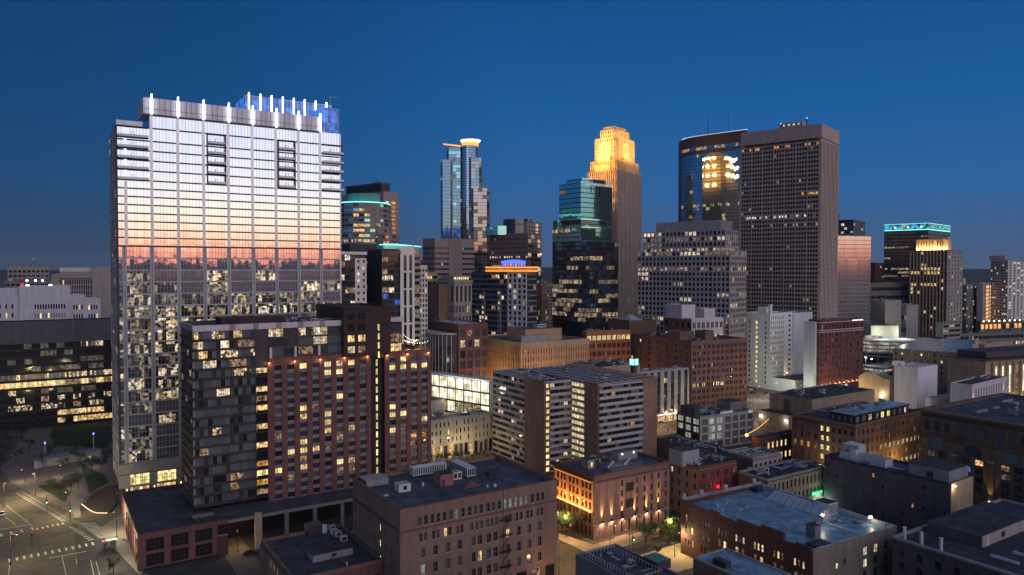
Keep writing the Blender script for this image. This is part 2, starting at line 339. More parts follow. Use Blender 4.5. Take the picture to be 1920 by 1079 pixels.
class Bld:
    def __init__(s, name, label, cat, px, D, ytop, xl=None, xr=None, grid=G1, W=None, Dp=None, which='N', group=None, seed=None, z=None):
        s.rz = grid
        s.ex = Vector((math.cos(grid), math.sin(grid), 0)); s.ey = Vector((-math.sin(grid), math.cos(grid), 0))
        P = at(px, ytop, D)
        s.h = P.z if z is None else z
        if which == 'L': P = P - s.ey * Dp
        if which == 'F': P = P - s.ey * Dp - s.ex * W
        s.P = Vector((P.x, P.y, 0))
        s.W = W if W is not None else s.ux(xr)
        s.D = Dp if Dp is not None else s.uy(xl)
        if s.D < 3 or s.D > 150: s.D = 28
        s.root = empty(name, s.P, grid, label, cat, group)
        s.rng = random.Random(seed if seed is not None else hash_(label))
        s.parts = {}; s.wins = []
    def solve(s, px, o, e, z=None):
        z = s.h if z is None else z
        t = (px - CXP) / F
        return (t * (o.y * cp - (z - H) * sp_) - o.x) / (e.x - t * e.y * cp)
    def ux(s, px, y=0, z=None): return s.solve(px, s.P + s.ey * y, s.ex, z)
    def uy(s, px, x=0, z=None): return s.solve(px, s.P + s.ex * x, s.ey, z)
    def wpt(s, x, y, z=0): return s.P + s.ex * x + s.ey * y + Vector((0, 0, z))
    def zat(s, x, y, py):
        p = s.wpt(x, y); return at(CXP, py, p.y).z
    def mb(s, part):
        return s.parts.setdefault(part, MB())
    def piece(s, name, fn, label=None):
        m = MB(); fn(m); return m.build(name, s.root, label=label)
    def vol(s, x0=0, y0=0, x1=None, y1=None, z0=0, z1=None, m='brick_red', roof='roof_grey', par=.9, pm=None, pt=.45, part='wall', proud=0):
        x1 = s.W if x1 is None else x1; y1 = s.D if y1 is None else y1; z1 = s.h if z1 is None else z1
        s.mb(part).box(x0, y0, z0, x1, y1, z1 - par, m)
        if roof:
            s.mb('roof').poly([(x0 + pt, y0 + pt, z1 - par + .02), (x1 - pt, y0 + pt, z1 - par + .02), (x1 - pt, y1 - pt, z1 - par + .02), (x0 + pt, y1 - pt, z1 - par + .02)], roof)
        if par > 0:
            q = s.mb('parapet'); pm = pm or m; a, b = z1 - par, z1; e = proud
            q.box(x0 - e, y0 - e, a, x1 + e, y0 + pt, b, pm); q.box(x0 - e, y1 - pt, a, x1 + e, y1 + e, b, pm)
            q.box(x0 - e, y0 + pt, a, x0 + pt, y1 - pt, b, pm); q.box(x1 - pt, y0 + pt, a, x1 + e, y1 - pt, b, pm)
    def ring(s, pts, z0, z1, m, roof='roof_grey', part='wall'):
        s.mb(part).prism(pts, z0, z1, m, roof)
    def face(s, side, x0=0, y0=0, x1=None, y1=None):
        x1 = s.W if x1 is None else x1; y1 = s.D if y1 is None else y1
        return {'R': ((x0, y0), (x1, y0)), 'L': ((x0, y1), (x0, y0)), 'E': ((x1, y0), (x1, y1)), 'B': ((x1, y1), (x0, y1))}[side]
    def frame(s, p0, p1):
        d = Vector((p1[0] - p0[0], p1[1] - p0[1], 0)); L = d.length; d /= L
        ang = math.atan2(d.y, d.x)
        return L, ang, Matrix.Translation((p0[0], p0[1], 0)) @ Matrix.Rotation(ang, 4, 'Z')
    def fbox(s, part, M, u0, z0, u1, z1, t, m, d0=0):
        T = lambda x, y, z: tuple(M @ Vector((x, y, z)))
        s.mb(part).hexa([T(u0, -t, z0), T(u1, -t, z0), T(u1, -d0, z0), T(u0, -d0, z0)], [T(u0, -t, z1), T(u1, -t, z1), T(u1, -d0, z1), T(u0, -d0, z1)], m)
    def win(s, M, ang, u, z, w, h, mat, nv=1, nh=0, arch=False, frame='frame_dark', part='window'):
        s.wins.append((M, ang, u, z, w, h, mat, nv, nh, arch, frame, part))
    def facade(s, face, z0, z1, cols, floors, wf=.5, hf=.55, t=.3, ts=None, m='brick_red', ms=None, lit=.1, lm=('lit_warm',), dm=('glass_dark',),
               nv=1, nh=0, arch=False, grp=1, gap=.25, mg=(0, 0), sill=.5, frame='frame_dark', litf=None, ext=True, piers=True, cond=None, part='wall', skip=None, archrows=None):
        L, ang, M = s.frame(*face)
        ts = t * .8 if ts is None else ts; ms = ms or m
        inner = L - mg[0] - mg[1]; pitch = inner / cols
        us = []
        for i in range(cols):
            a = mg[0] + pitch * (i + .5 - wf / 2); w = pitch * wf; g = (w / grp) * gap if grp > 1 else 0
            ww = (w - g * (grp - 1)) / grp
            us += [(a + k * (ww + g), a + k * (ww + g) + ww) for k in range(grp)]
        fh = (z1 - z0) / floors
        zs = [(z0 + fh * k + fh * (1 - hf) * sill, z0 + fh * k + fh * (1 - hf) * sill + fh * hf) for k in range(floors)]
        if piers:
            e = -t if ext else 0; last = e
            for a, b in us:
                if a - last > .02: s.fbox(part, M, last, z0, a, z1, t, m)
                last = b
            if L - last > .02: s.fbox(part, M, last, z0, L, z1, t, m)
        last = z0
        for a, b in zs:
            if a - last > .02: s.fbox(part, M, 0, last, L - .01, a, ts, ms)
            last = b
        if z1 - last > .02: s.fbox(part, M, 0, last, L - .01, z1, ts, ms)
        for j, (a, b) in enumerate(zs):
            for i, (p, q) in enumerate(us):
                if skip and skip(i, j): 
                    s.fbox(part, M, p, a, q, b, ts * .9, ms); continue
                r = litf(i, j) if litf else None
                if r is None:
                    r = s.rng.choice(lm) if (not litf and s.rng.random() < lit) else s.rng.choice(dm)
                ar = arch and (archrows is None or j in archrows)
                s.win(M, ang, (p + q) / 2, a, q - p, b - a, r, nv, nh, ar, frame)
                if ar:
                    w = q - p; rr = w / 2; hs = (b - a) - rr * .9
                    for sg in (-1, 1):
                        pts = [(sg * rr, hs)] + [(sg * rr * math.cos(k), hs + rr * .9 * math.sin(k)) for k in (.4, .8, 1.2, math.pi / 2)] + [(sg * rr, b - a)]
                        if sg > 0: pts.reverse()
                        s.mb(part).poly([tuple(M @ Vector(((p + q) / 2 + x, -ts * .95, a + zz))) for x, zz in pts], m)
        return us, zs, M, ang
    def band(s, face, z0, z1, t, m, part='cornice'):
        L, ang, M = s.frame(*face); s.fbox(part, M, -t, z0, L, z1, t, m)
    def runs(s, p, mats, dark, lo=2, hi=7):
        """rows of lit windows come in runs, as floors of rooms do; p(j) is the share lit on floor j"""
        cache = {}
        def f(i, j):
            if j not in cache:
                row = []; on = s.rng.random() < p(j)
                while len(row) < 190:
                    n = s.rng.randint(lo, hi); q = p(j)
                    n = n if on else max(1, min(90, int(n * (1 - q) / max(q, .02) * s.rng.uniform(.6, 1.4)))); m = s.rng.choice(mats)
                    row += [(m if s.rng.random() < .85 else s.rng.choice(mats)) if on else None for _ in range(n)]; on = not on if 0 < q < 1 else q >= 1
                k = s.rng.randint(0, 90); cache[j] = row[k:]
            r = cache[j][i]
            return r if r else s.rng.choice(dark)
        return f
    def finish(s):
        for k, m in s.parts.items(): m.build(k, s.root)
        RT = Matrix.Translation(s.P) @ Matrix.Rotation(s.rz, 4, 'Z')
        lst = []
        for wv in s.wins:
            M, ang, u, z, w, h = wv[:6]
            c = RT @ M @ Vector((u, 0, z + h / 2)); px, py = proj(c)
            n = (RT @ M).to_3x3() @ Vector((0, -1, 0)); vd = (Vector((0, 0, H)) - c); dist = vd.length
            fac = max(0, n.dot(vd / dist))
            vis = fac > .01 and -20 < px < 1940 and -20 < py < 1100
            lst.append(((w * h * fac / dist ** 2) if vis else 0, wv))
        lst.sort(key=lambda a: -a[0])
        ind = [a for a in lst[:100] if a[0] > 0]; rest = [a for a in lst if a not in ind] if len(lst) <= 100 else lst[len(ind):]
        for _, (M, ang, u, z, w, h, mat, nv, nh, arch, frame, part) in ind:
            key = (round(w, 2), round(h, 2), mat, nv, nh, arch, frame)
            if key not in WMESH:
                q = MB(); win_mb(q, Matrix.Identity(4), w, h, mat, nv, nh, arch, frame); WMESH[key] = q.mesh('window')
            o = bpy.data.objects.new(part, WMESH[key]); C.objects.link(o); o.parent = s.root
            o.location = M @ Vector((u, 0, z)); o.rotation_euler[2] = ang
        if rest:
            q = MB()
            for _, (M, ang, u, z, w, h, mat, nv, nh, arch, frame, part) in rest:
                win_mb(q, M @ Matrix.Translation((u, 0, z)), w, h, mat, nv if _ else 0, nh if _ else 0, arch, frame)
            o = q.build('window', s.root)
            if len(lst) > 100: o['kind'] = 'stuff'
        return s
    # ---- roof furniture, each piece a part
    def unit(s, x, y, z, w, d, h, m='metal_pale', kind='rooftop_unit'):
        q = MB(); q.box(x, y, z + .25, x + w, y + d, z + h, m, 'metal_grey')
        q.box(x + .1, y + .1, z, x + w - .1, y + d - .1, z + .25, 'metal_dark')
        k = max(1, int(w / 1.2))
        for i in range(k):
            a = x + w * (i + .15) / k; b = x + w * (i + .85) / k
            q.box(a, y - .04, z + h * .3, b, y, z + h * .85, 'metal_dark')
        if w > 1.6 and d > 1.6: q.cyl(x + w / 2, y + d / 2, z + h, z + h + .3, min(w, d) * .32, 'metal_dark')
        q.build(kind, s.root)
    def clutter(s, n, x0, y0, x1, y1, z, big=1.0):
        r = s.rng; n = int(n * 1.6)
        for k in range(n):
            x, y = r.uniform(x0, x1), r.uniform(y0, y1); c = r.random(); q = MB()
            if c < .35:
                s.unit(x, y, z, r.uniform(1.5, 3.5) * big, r.uniform(1.5, 3) * big, r.uniform(1, 2) * big, r.choice(['metal_pale', 'metal_grey', 'panel_grey']))
            elif c < .6:
                rr = r.uniform(.2, .45) * big; q.cyl(x, y, z, z + r.uniform(.7, 1.6) * big, rr, 'metal_grey', 8); q.cyl(x, y, z + 1.0 * big, z + 1.3 * big, rr * 1.6, 'metal_pale', 8, rr * .5)
                q.build('roof_vent', s.root)
            elif c < .8:
                l = r.uniform(3, 8) * big
                if r.random() < .5: q.box(x, y, z + .3, x + l, y + .5 * big, z + .9 * big, 'metal_grey')
                else: q.box(x, y, z + .3, x + .5 * big, y + l, z + .9 * big, 'metal_pale')
                for kk in (.2, .8): q.box(x + .1, y + .1, z, x + .25, y + .25, z + .31, 'metal_dark')
                q.build('duct', s.root)
            else:
                w = r.uniform(1, 2.5) * big; q.box(x, y, z, x + w, y + w * .7, z + .35, 'metal_dark', 'glass_grey'); q.build('skylight', s.root)
def hash_(t):
    v = 7
    for ch in t: v = (v * 131 + ord(ch)) % 1000003
    return v
# ================================================================== setting
def sheet(name, pts, z, mat, kind='structure', label=None):
    q = MB(); q.poly([(x, y, z) for x, y in pts], mat); o = q.build(name); return tag(o, label, None, None, kind)
sheet('ground', [(-9000, -9000), (9000, -9000), (9000, 9000), (-9000, 9000)], 0, 'city_ground')
rr = random.Random(5)
hq = MB(); n = 240; ring0 = []
for k in range(n):
    a = 2 * math.pi * k / n
    hgt = 96 + 12 * math.sin(a * 5 + 1) + 6 * math.sin(a * 17) + rr.uniform(-3, 4) if math.sin(a) > .2 else 160 + 4 * math.sin(a * 5)
    ring0.append((math.cos(a), math.sin(a), hgt))
for k in range(n):
    a, b = ring0[k], ring0[(k + 1) % n]
    hq.poly([(a[0] * 6200, a[1] * 6200, -1), (b[0] * 6200, b[1] * 6200, -1), (b[0] * 7000, b[1] * 7000, b[2]), (a[0] * 7000, a[1] * 7000, a[2])], 'hill_green')
    hq.poly([(a[0] * 7000, a[1] * 7000, a[2]), (b[0] * 7000, b[1] * 7000, b[2]), (b[0] * 8800, b[1] * 8800, 0), (a[0] * 8800, a[1] * 8800, 0)], 'hill_green')
tag(hq.build('hills'), kind='structure')
X1 = Vector((math.cos(G1), math.sin(G1), 0)); Y1 = Vector((-math.sin(G1), math.cos(G1), 0))

# ================================================================== main glass tower
B = Bld('glass_tower', 'tallest nearby glass tower mirroring the sunset, with glowing white fins along its top edge', 'skyscraper', 217, 283, 234, 205, 638)
T = B; W, Dp, h = B.W, B.D, B.h
ub = B.ux(280, z=150); ue = B.ux(600, z=150)
hm = B.zat(ub, 0, 215); ht = B.zat(ub, 0, 184)
B.vol(0, 0, ub, Dp, 0, h, m='mirror', roof='roof_pale', par=1.2, pm='mirror')
B.vol(ub, 0, W, Dp, 0, hm, m='mirror', roof='roof_pale', par=.6, pm='mirror')
# grey mechanical screen
B.piece('mechanical_screen', lambda q: q.box(ub - 2.2, -.35, hm + .2, ue, Dp * .55, ht, 'mech_panel', 'roof_dark'))
Lr, ang, M = B.frame((ub - 2.2, -.35), (ue, -.35))
def seams(q):
    for k in range(1, 36):
        x = ub - 2.2 + (ue - ub + 2.2) * k / 36; q.box(x - .05, -.40, hm + .25, x + .05, -.35, ht - .05, 'frame_dark')
    q.box(ub - 2.2, -.41, hm + 2.1, ue, -.35, hm + 2.25, 'frame_dark'); q.box(ub - 2.2, -.55, hm - .5, ue, -.25, hm + .2, 'frame_dark')
B.piece('panel_seam', seams)
# blue lit glass crown on the roof behind
cx0 = B.ux(461, y=9, z=ht + 5)
hb = B.zat(cx0, 9, 178); hb0 = hm + .1
B.piece('glass_crown', lambda q: q.box(cx0, 9, hb0, W - .6, Dp - 2, hb, 'lit_led_blue', 'roof_dark'))
B.piece('crown_glass', lambda q: q.box(ue + .6, .3, hm + .1, W - .3, 8.9, B.zat(W, 0, 205), 'lit_led_blue', 'roof_dark'))
def crown_bars(q):
    k = cx0
    while k < W - .6:
        q.box(k - .07, 8.85, hb0, k + .07, 9, hb - .05, 'frame_pale'); k += 1.6
    for z in (hb0 + 3, hb0 + 6, hb - .3): q.box(cx0, 8.8, z, W - .7, 8.98, z + .12, 'frame_pale')
    k = ue + .6
    while k < W - .3: q.box(k - .05, .2, hm + .1, k + .05, .3, B.zat(W, 0, 205) - .1, 'frame_pale'); k += 1.5
B.piece('crown_frame', crown_bars)
fins = [283.5, 333, 381, 428, 473, 517, 559, 599]
for px in fins:
    u = B.ux(px, z=ht); zt = ht + 1.0
    q = MB(); q.box(u - .24, -1.5, hm - .1, u + .24, -.56, zt + .4, 'line_white'); q.build('light_fin', B.root)
for px in [466, 487.5, 508.5, 529.5, 550, 570.5, 591, 611]:
    u = B.ux(px, y=9, z=hb); q = MB(); q.box(u - .22, 7.9, hb0 + 1, u + .22, 8.75, hb + .9, 'line_white'); q.build('light_fin', B.root)
q = MB(); q.tube((W - 1, 10, hb), (W - 1, 10, hb + 4), .1, 'metal_pale'); q.tube((W - 1, 10, hb + 4), (W + 3, 10, hb + 4), .08, 'metal_pale'); q.build('davit', B.root)
q = MB(); q.box(.2, .1, h, ub - 2.4, .2, h + 2.0, 'mirror_low'); q.box(.1, .1, h, .2, Dp * .6, h + 2, 'mirror_low'); q.build('terrace_screen', B.root)
# floors measured on the facade
zmid = B.zat(0, 0, 462)                        # where the office storeys start
zb = B.zat(0, 0, 872)
up = [B.zat(0, 0, y) for y in (462, 446.5, 431, 415.5, 400, 384, 368.5, 353, 337, 318, 299, 280, 261)] + [h - .4, hm]
nlo = 18
lo = [zb + (zmid - zb) * k / nlo for k in range(nlo + 1)]
b_lo0 = B.zat(0, 0, 339)
pil_up = [B.ux(p, z=130) for p in (235, 284, 333.5, 381.5, 428, 473, 517, 559.5, 600)] + [W]
pil_lo = [B.ux(p, z=60) for p in (235.5, 287, 337, 385.5, 431, 476.5, 520, 561.5, 603)] + [W]
Lr, ang, M = B.frame((0, 0), (W, 0))
balc = [(0, ub, 5), (B.ux(387, z=130), B.ux(424, z=130), 5), (B.ux(520, z=125), B.ux(554, z=125), 5), (B.ux(603, z=125), W + .5, 5)]
b_lo = [B.zat(0, 0, 337), B.zat(balc[1][0], 0, 346), B.zat(balc[2][0], 0, 353), B.zat(balc[3][0], 0, 358)]
b_hi = [h - .4, B.zat(balc[1][0], 0, 252), B.zat(balc[2][0], 0, 264), B.zat(balc[3][0], 0, 272)]
def row(levels, pils, matf, upper):
    for j in range(len(levels) - 1):
        z0, z1 = levels[j], levels[j + 1]
        prev = 0.45
        for i, p in enumerate(pils):
            a, b = prev, p - .55
            if upper and z1 > h and b <= ub + 1: prev = p + .55; continue
            nv = 6 if (b - a) > 6 else max(1, int((b - a) / 1.5))
            B.win(M, ang, (a + b) / 2, z0 + .55, b - a, z1 - z0 - .65, matf(i, j), nv, 0 if upper else 1, False, 'frame_mid' if upper else 'facade_silver')
            prev = p + .55
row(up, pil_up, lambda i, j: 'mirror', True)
wallmat('facade_silver', (.33, .35, .41), rough=.4, metal=.3, var=.1)
LOWP = [.55, .35, .4, .5, .7, .45, 1, .75, .9, .9, .95, .85, .85, .7, .6, .4, .10, .0]
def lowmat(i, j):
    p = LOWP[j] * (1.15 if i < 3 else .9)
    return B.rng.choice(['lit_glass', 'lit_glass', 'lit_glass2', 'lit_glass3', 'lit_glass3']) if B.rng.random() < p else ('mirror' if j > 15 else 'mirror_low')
# lit rooms behind the reflecting office glass
for nm, s, low in (('lit_glass', .75, 0.0), ('lit_glass2', 1.15, .0), ('lit_glass3', .35, 0)):
    m = litmat(nm, (1, .80, .48), s, low=low, sc_=.8, base=(.30, .31, .34), cell=1.5, cut=.30, clo=.01); bs = m.node_tree.nodes['Principled BSDF']
    bs.inputs['Metallic'].default_value = 1; bs.inputs['Roughness'].default_value = .06
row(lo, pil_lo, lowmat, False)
for u in pil_up[:-1]:
    if u < ub - 1: q = MB(); q.box(u - .55, -.28, zmid, u + .55, 0, b_lo0, 'pilaster')
    else: q = MB(); q.box(u - .55, -.32, zmid, u + .55, 0, hm + .05, 'pilaster')
    q.build('pilaster', B.root)
for u in pil_lo[:-1]:
    q = MB(); q.box(u - .75, -.42, 6, u + .75, 0, zmid + .4, 'facade_silver'); q.box(u - .06, -.5, 6, u + .06, -.42, zmid, 'frame_dark'); q.build('pilaster', B.root)
q = MB(); q.box(-.35, -.35, 0, .4, .4, h, 'panel_dark'); q.build('corner_post', B.root)
q = MB(); q.box(W - .4, -.3, 0, W + .1, .3, hm, 'pilaster'); q.build('corner_post', B.root)
# slab edges
for lv, n_ in ((up, 'frame_dark'), (lo, 'facade_silver')):
    for j, z in enumerate(lv[:-1]):
        a = 0.4; q = MB()
        for p in (pil_up if lv is up else pil_lo):
            b = p - .55
            if b > a: q.box(a, -.22 if lv is up else -.16, z - .05, b, 0, z + .48, n_)
            a = p + .55
        q.build('slab_edge', B.root)
B.mb('transition_band').box(0, -.5, zmid - .2, W, 0, zmid + .25, 'frame_dark')
# balconies
for k, (a, b, nb) in enumerate(balc):
    a2, b2 = a + (.5 if k else .45), b - .5
    for j in range(nb + 1):
        z = b_lo[k] + (b_hi[k] - b_lo[k]) * j / nb
        q = MB(); q.box(a2, -1.35, z, b2 + (1.2 if k == 3 else 0), -.33, z + .35, 'frame_dark')
        if j < nb:
            q.box(a2, -1.32, z + .35, b2 + (1.1 if k == 3 else 0), -1.27, z + 1.25, 'mirror_low')
            q.box(a2 + (b2 - a2) * .45, -.33, z + .35, a2 + (b2 - a2) * .45 + 1.1, -.27, z + 2.4, 'frame_dark')
            q.box(a2 + (b2 - a2) * .45 + .12, -.36, z + .4, a2 + (b2 - a2) * .45 + .98, -.33, z + 2.3, 'mirror')
        q.build('balcony', B.root)
    if k in (1, 2):
        q = MB(); q.box(a2 - .2, -1.3, b_lo[k], a2, -.33, b_hi[k] + .3, 'frame_dark'); q.box(b2, -1.3, b_lo[k], b2 + .35, -.33, b_hi[k] + .3, 'frame_dark'); q.build('balcony_frame', B.root)
# left return face
B.facade(B.face('L'), 6, h - 1, 4, 36, wf=.9, hf=.8, t=.25, m='facade_silver', dm=('mirror_low', 'mirror', 'mirror_low'), lit=.18, lm=('lit_glass',), nv=3, ext=False)
# street level hall
q = MB(); q.box(-.6, -1.6, 5.2, W, 0, zb + .2, 'stone_grey'); q.box(-.6, -1.62, 10.3, W, -1.6, 10.6, 'frame_dark'); q.build('base_band', B.root)
for k in range(9):
    a = 3 + k * 9.6
    B.win(M @ Matrix.Translation((0, -1.65, 0)), ang, a + 3.6, 6.2, 6.6, 4.0, 'lit_yellow' if k != 4 else 'lit_warm', 7, 2, frame='frame_dark')
    B.win(M, ang, a + 3.6, .6, 6.8, 4.2, 'lit_warm', 5, 0, frame='frame_dark')
    q = MB(); q.box(a - 1.6, -2.0, 0, a - .4, -1.6, 5.4, 'stone_tan'); q.box(a - 1.1, -2.1, 1.0, a - .8, -2.0, 5.0, 'line_warm'); q.build('lit_column', B.root)
B.finish()

# ================================================================== brick hotel with glass corner, and its garage
B = Bld('apartment_tower', 'long brick and dark glass tower standing directly in front of the sunset mirrored tower', 'apartment block', 363, 238, 611, 340, 806)
W, Dp, h = B.W, B.D, B.h
g0 = 11.9
u5, u6, u64, u72, u69 = B.ux(503, z=50), B.ux(640, z=74), B.ux(640, z=74), B.ux(722, z=55), B.ux(690, z=50)
hb = B.zat(u5, 0, 672)
B.vol(0, 0, u6, Dp, g0, h, m='panel_dark', roof='roof_dark', par=1.2, pm='panel_dark')
B.mb('fascia').box(-.4, -.5, h - 2.0, u6, .0, h - .05, 'panel_lilac'); B.mb('fascia').box(-.4, 0, h - 2.0, 0, Dp, h - .05, 'panel_grey')
for k in range(6):
    a = 11 + k * 7.6; q = MB(); q.box(a, -.55, h - 2.05, a + 1.8, -.5, h, 'panel_grey'); q.build('fascia_panel', B.root)
nf = 18; zt = h - 2.1
# glass corner part
lf = {(2, 17): 1}
def lt(i, j): return None
plain('glass_pane_c', (.12, .145, .175), .3); plain('glass_pane_a', (.085, .10, .125), .3); plain('glass_pane_b', (.035, .045, .06), .12, ior=1.8)  # pale blue-grey panes carry the sky reflection in their colour
B.facade(((0, 0), (u5 - 4.4, 0)), g0 + .5, h - 2.1, 14, nf, wf=.97, hf=.76, t=.18, ts=.42, m='panel_dark', ms='brick_dark', dm=('glass_pane_a', 'glass_pane_c', 'glass_pane_b', 'glass_dark', 'glass_pane_a'), nv=1, sill=.9, frame='frame_dark',
         litf=B.runs(lambda j: .5 if j > 13 else .10, ['lit_warm', 'lit_cream', 'lit_dim', 'lit_dim', 'lit_office'], ('glass_pane_a', 'glass_pane_c', 'glass_pane_b', 'glass_dark', 'glass_pane_a'), 2, 4))
B.facade(((0, Dp), (0, 0)), g0 + .5, h - 2.1, 6, nf, wf=.95, hf=.72, t=.18, ts=.42, m='panel_dark', ms='brick_dark', dm=('glass_dark', 'glass_blue', 'glass_dark'), nv=2, sill=.9, lit=.08, lm=('lit_dim', 'lit_office'), ext=False)
for j in range(nf):
    z = g0 + .5 + (h - 2.6 - g0) * j / nf
    q = MB(); q.box(-.5, -.5, z + .9, .0, .35, z + 3.0, 'glass_blind'); q.build('corner_panel', B.root)
# recessed dark balcony stack
fh = (h - 2.6 - g0) / nf
for j in range(14):
    z = g0 + .5 + fh * j; a = u5 - 4.2
    q = MB(); q.box(a, -1.2, z, u5 - .35, -.02, z + .22, 'frame_dark'); q.box(a, -1.18, z + .22, u5 - .35, -1.13, z + 1.2, 'glass_dark'); q.build('balcony', B.root)
    B.win(*B.frame((0, 0), (W, 0))[2:0:-1], u5 - 2.2, z + .3, 3.6, 2.4, B.rng.choice(['lit_warm', 'lit_amber', 'lit_dim', 'glass_dark', 'glass_dark', 'glass_dark']) if j != 2 else 'lit_yellow', 1, 0)
# brick slab in front with window bays
B.vol(u5, -.7, u69 + .6, Dp, g0, hb, m='brick_plum', roof='roof_dark', par=1.0)
z_lo = B.zat(u5, 0, 942); z_hi = B.zat(u5, 0, 684)
hot = {(2, 15), (4, 15), (5, 15), (6, 15), (4, 14), (5, 14), (2, 10), (2, 9), (4, 9), (2, 6), (3, 5), (1, 5), (2, 5), (5, 11), (6, 7), (4, 7), (5, 3), (6, 3), (0, 3), (4, 8), (2, 3)}
B.facade(((u5, -.7), (u69 + .6, -.7)), z_lo, z_hi, 8, 16, wf=.56, hf=.60, t=.55, ts=.32, m='brick_plum', ms='panel_lilac2', dm=('glass_pane_a', 'glass_pane_b', 'glass_pane_b', 'glass_dark'), grp=1, nv=2, mg=(.8, .8), sill=.75,
         litf=lambda i, j: ('lit_yellow' if B.rng.random() < .6 else 'lit_warm') if (i, j) in hot else ('lit_dim' if B.rng.random() < .06 else None)) if wallmat('panel_lilac2', (.19, .17, .19), var=.15) else 0
# upper glass floors set back above the brick
B.facade(((u5, 0), (u6, 0)), hb + .1, h - 2.1, 5, 3, wf=.96, hf=.8, t=.2, ts=.35, m='panel_dark', dm=('glass_pane_a', 'glass_pane_b', 'glass_blue'), lit=.5, lm=('lit_cream', 'lit_office', 'lit_dim', 'lit_warm'), nv=5, sill=.8, ext=False)
for k in range(3):
    a = u5 + .4 + k * 8.4; q = MB(); q.box(a, -.75, hb, a + .8, -.4, hb + 3.6, 'panel_lilac'); q.build('white_post', B.root)
# dark stair tower
ut0, ut1 = B.ux(640, z=75), B.ux(728, z=75)
htw = B.zat(ut0, 0, 576)
B.vol(ut0, -2.2, ut1, Dp + 4, hb - 1, htw, m='brick_black2', roof='roof_dark', par=.8) if wallmat('brick_black2', (.05, .028, .03)) else 0
Lq, ang, M = B.frame((ut0, -2.2), (ut1, -2.2))
for c, a in enumerate((2.8, 6.8)):
    for j in range(4):
        B.win(M, ang, a, htw - 4.6 - j * 4.0, 2.6, 2.4, 'void' if j < 2 else ('lit_warm' if j == 2 else ['lit_cream', 'lit_dim'][c]), 2, 0)
ul = B.ux(710, y=-2.2, z=70) - ut0
B.piece('dark_slot_wall', lambda q: q.box(u69 + .6, .6, g0, u72 - .4, Dp, hb - .9, 'panel_black'))
for j in range(17):
    z = g0 + 2 + j * 3.35
    if z < hb - 3: Mx = B.frame((0, .6), (W, .6)); B.win(Mx[2], Mx[1], ut0 + ul + .3, z, .7, 2.3, 'lit_yellow', 0, 0)
    elif z < htw: B.win(M, ang, ul, z, .7, 2.3, 'lit_yellow', 0, 0)
# right brick part
W2 = W; hr = B.zat(u72, 0, 660)
B.vol(u72, -.3, W2, Dp, g0, hr, m='brick_plum', roof='roof_gravel', par=1.0)
B.facade(((u72, -.3), (W2, -.3)), z_lo, hr - 1.9, 4, 16, wf=.56, hf=.6, t=.5, ts=.3, m='brick_plum', ms='panel_lilac2', dm=('glass_pane_a', 'glass_pane_b', 'glass_dark'), nv=2, mg=(.5, .5), sill=.75,
         litf=lambda i, j: 'lit_yellow' if (i, j) in {(0, 14), (1, 15), (1, 14), (2, 14), (3, 14), (0, 9), (1, 8), (0, 8), (0, 6), (3, 7)} else None)
B.facade(B.face('E', x0=u72), g0 + 3, hr - 1.9, 5, 15, wf=.5, hf=.55, t=.3, m='brick_plum', dm=('glass_dark', 'glass_pane_b'), lit=.1, ext=False)
# wall lights on the piers
for px in (504, 552, 600, 645, 688, 726, 764, 803):
    if 690 < px < 722: continue
    u = B.ux(px, y=-1, z=58); y = -1.35 if px < 700 else -.9; zz = hb - 1.6 if px < 700 else hr - 1.4
    f = empty('wall_light', (u, y - .3, zz)); f.parent = B.root
    q = MB(); q.box(-.14, -.12, -.1, .14, .35, .2, 'bulb_orange'); q.build('fixture', f)
    lamp('downlight', f, (0, -.1, -.2), 160, (1, .48, .15), .1)
# roof deck lounge with glass room and strings of bulbs
ud0, ud1 = B.ux(729, z=62), B.ux(751, z=62)
B.vol(ud0, 1.2, ud1 + 1, Dp * .6, hr - .9, h + .3, m='panel_grey', roof='roof_dark', par=.5)
B.facade(((ud0, 1.2), (ud1 + 1, 1.2)), hr - .8, h - 1.6, 2, 3, wf=.9, hf=.85, t=.2, m='panel_dark', lit=.0, dm=('glass_pane_b',), nv=2, litf=lambda i, j: 'lit_warm' if j < 1 else ('lit_dim' if j == 1 else 'glass_pane_b'), ext=False)
q = MB(); q.box(ud0, -.2, h - 1.4, ud1 + 1, 1.2, h + .2, 'panel_lilac'); q.build('fascia', B.root)
posts = [(ud1 + 2, .8, 3.8), (ud1 + 5, 8, 5.2), (W - .8, .6, 3.0), (W - .8, 9, 3.0)]
for x, y, z in posts: q = MB(); q.tube((x, y, hr - .9), (x, y, hr + z), .08, 'metal_dark'); q.build('string_light_post', B.root)
def strand(p, q_, n, parent, mat='bulb', sag=.9, r=.09):
    m = MB(); prev = None
    for k in range(n + 1):
        t = k / n; v = Vector(p).lerp(Vector(q_), t); v.z -= sag * 4 * t * (1 - t)
        if prev: m.tube(prev, v, .025, 'metal_dark', 3)
        m.hexa([(v.x - r, v.y - r, v.z - 2 * r), (v.x + r, v.y - r, v.z - 2 * r), (v.x + r, v.y + r, v.z - 2 * r), (v.x - r, v.y + r, v.z - 2 * r)], [(v.x - r, v.y - r, v.z), (v.x + r, v.y - r, v.z), (v.x + r, v.y + r, v.z), (v.x - r, v.y + r, v.z)], mat)
        prev = v
    return m.build('string_lights', parent)
P4 = [Vector((x, y, hr + z)) for x, y, z in posts]
for a, b in ((0, 2), (1, 3), (0, 3)): strand(P4[a], P4[b], 9, B.root, r=.07)
lamp('deck_glow', B.root, (ud1 + 5, 3, hr + 2.6), 1500, (1, .60, .25), .6); lamp('deck_glow', B.root, (W - 4, 3, hr + 1.8), 700, (1, .55, .22), .6)
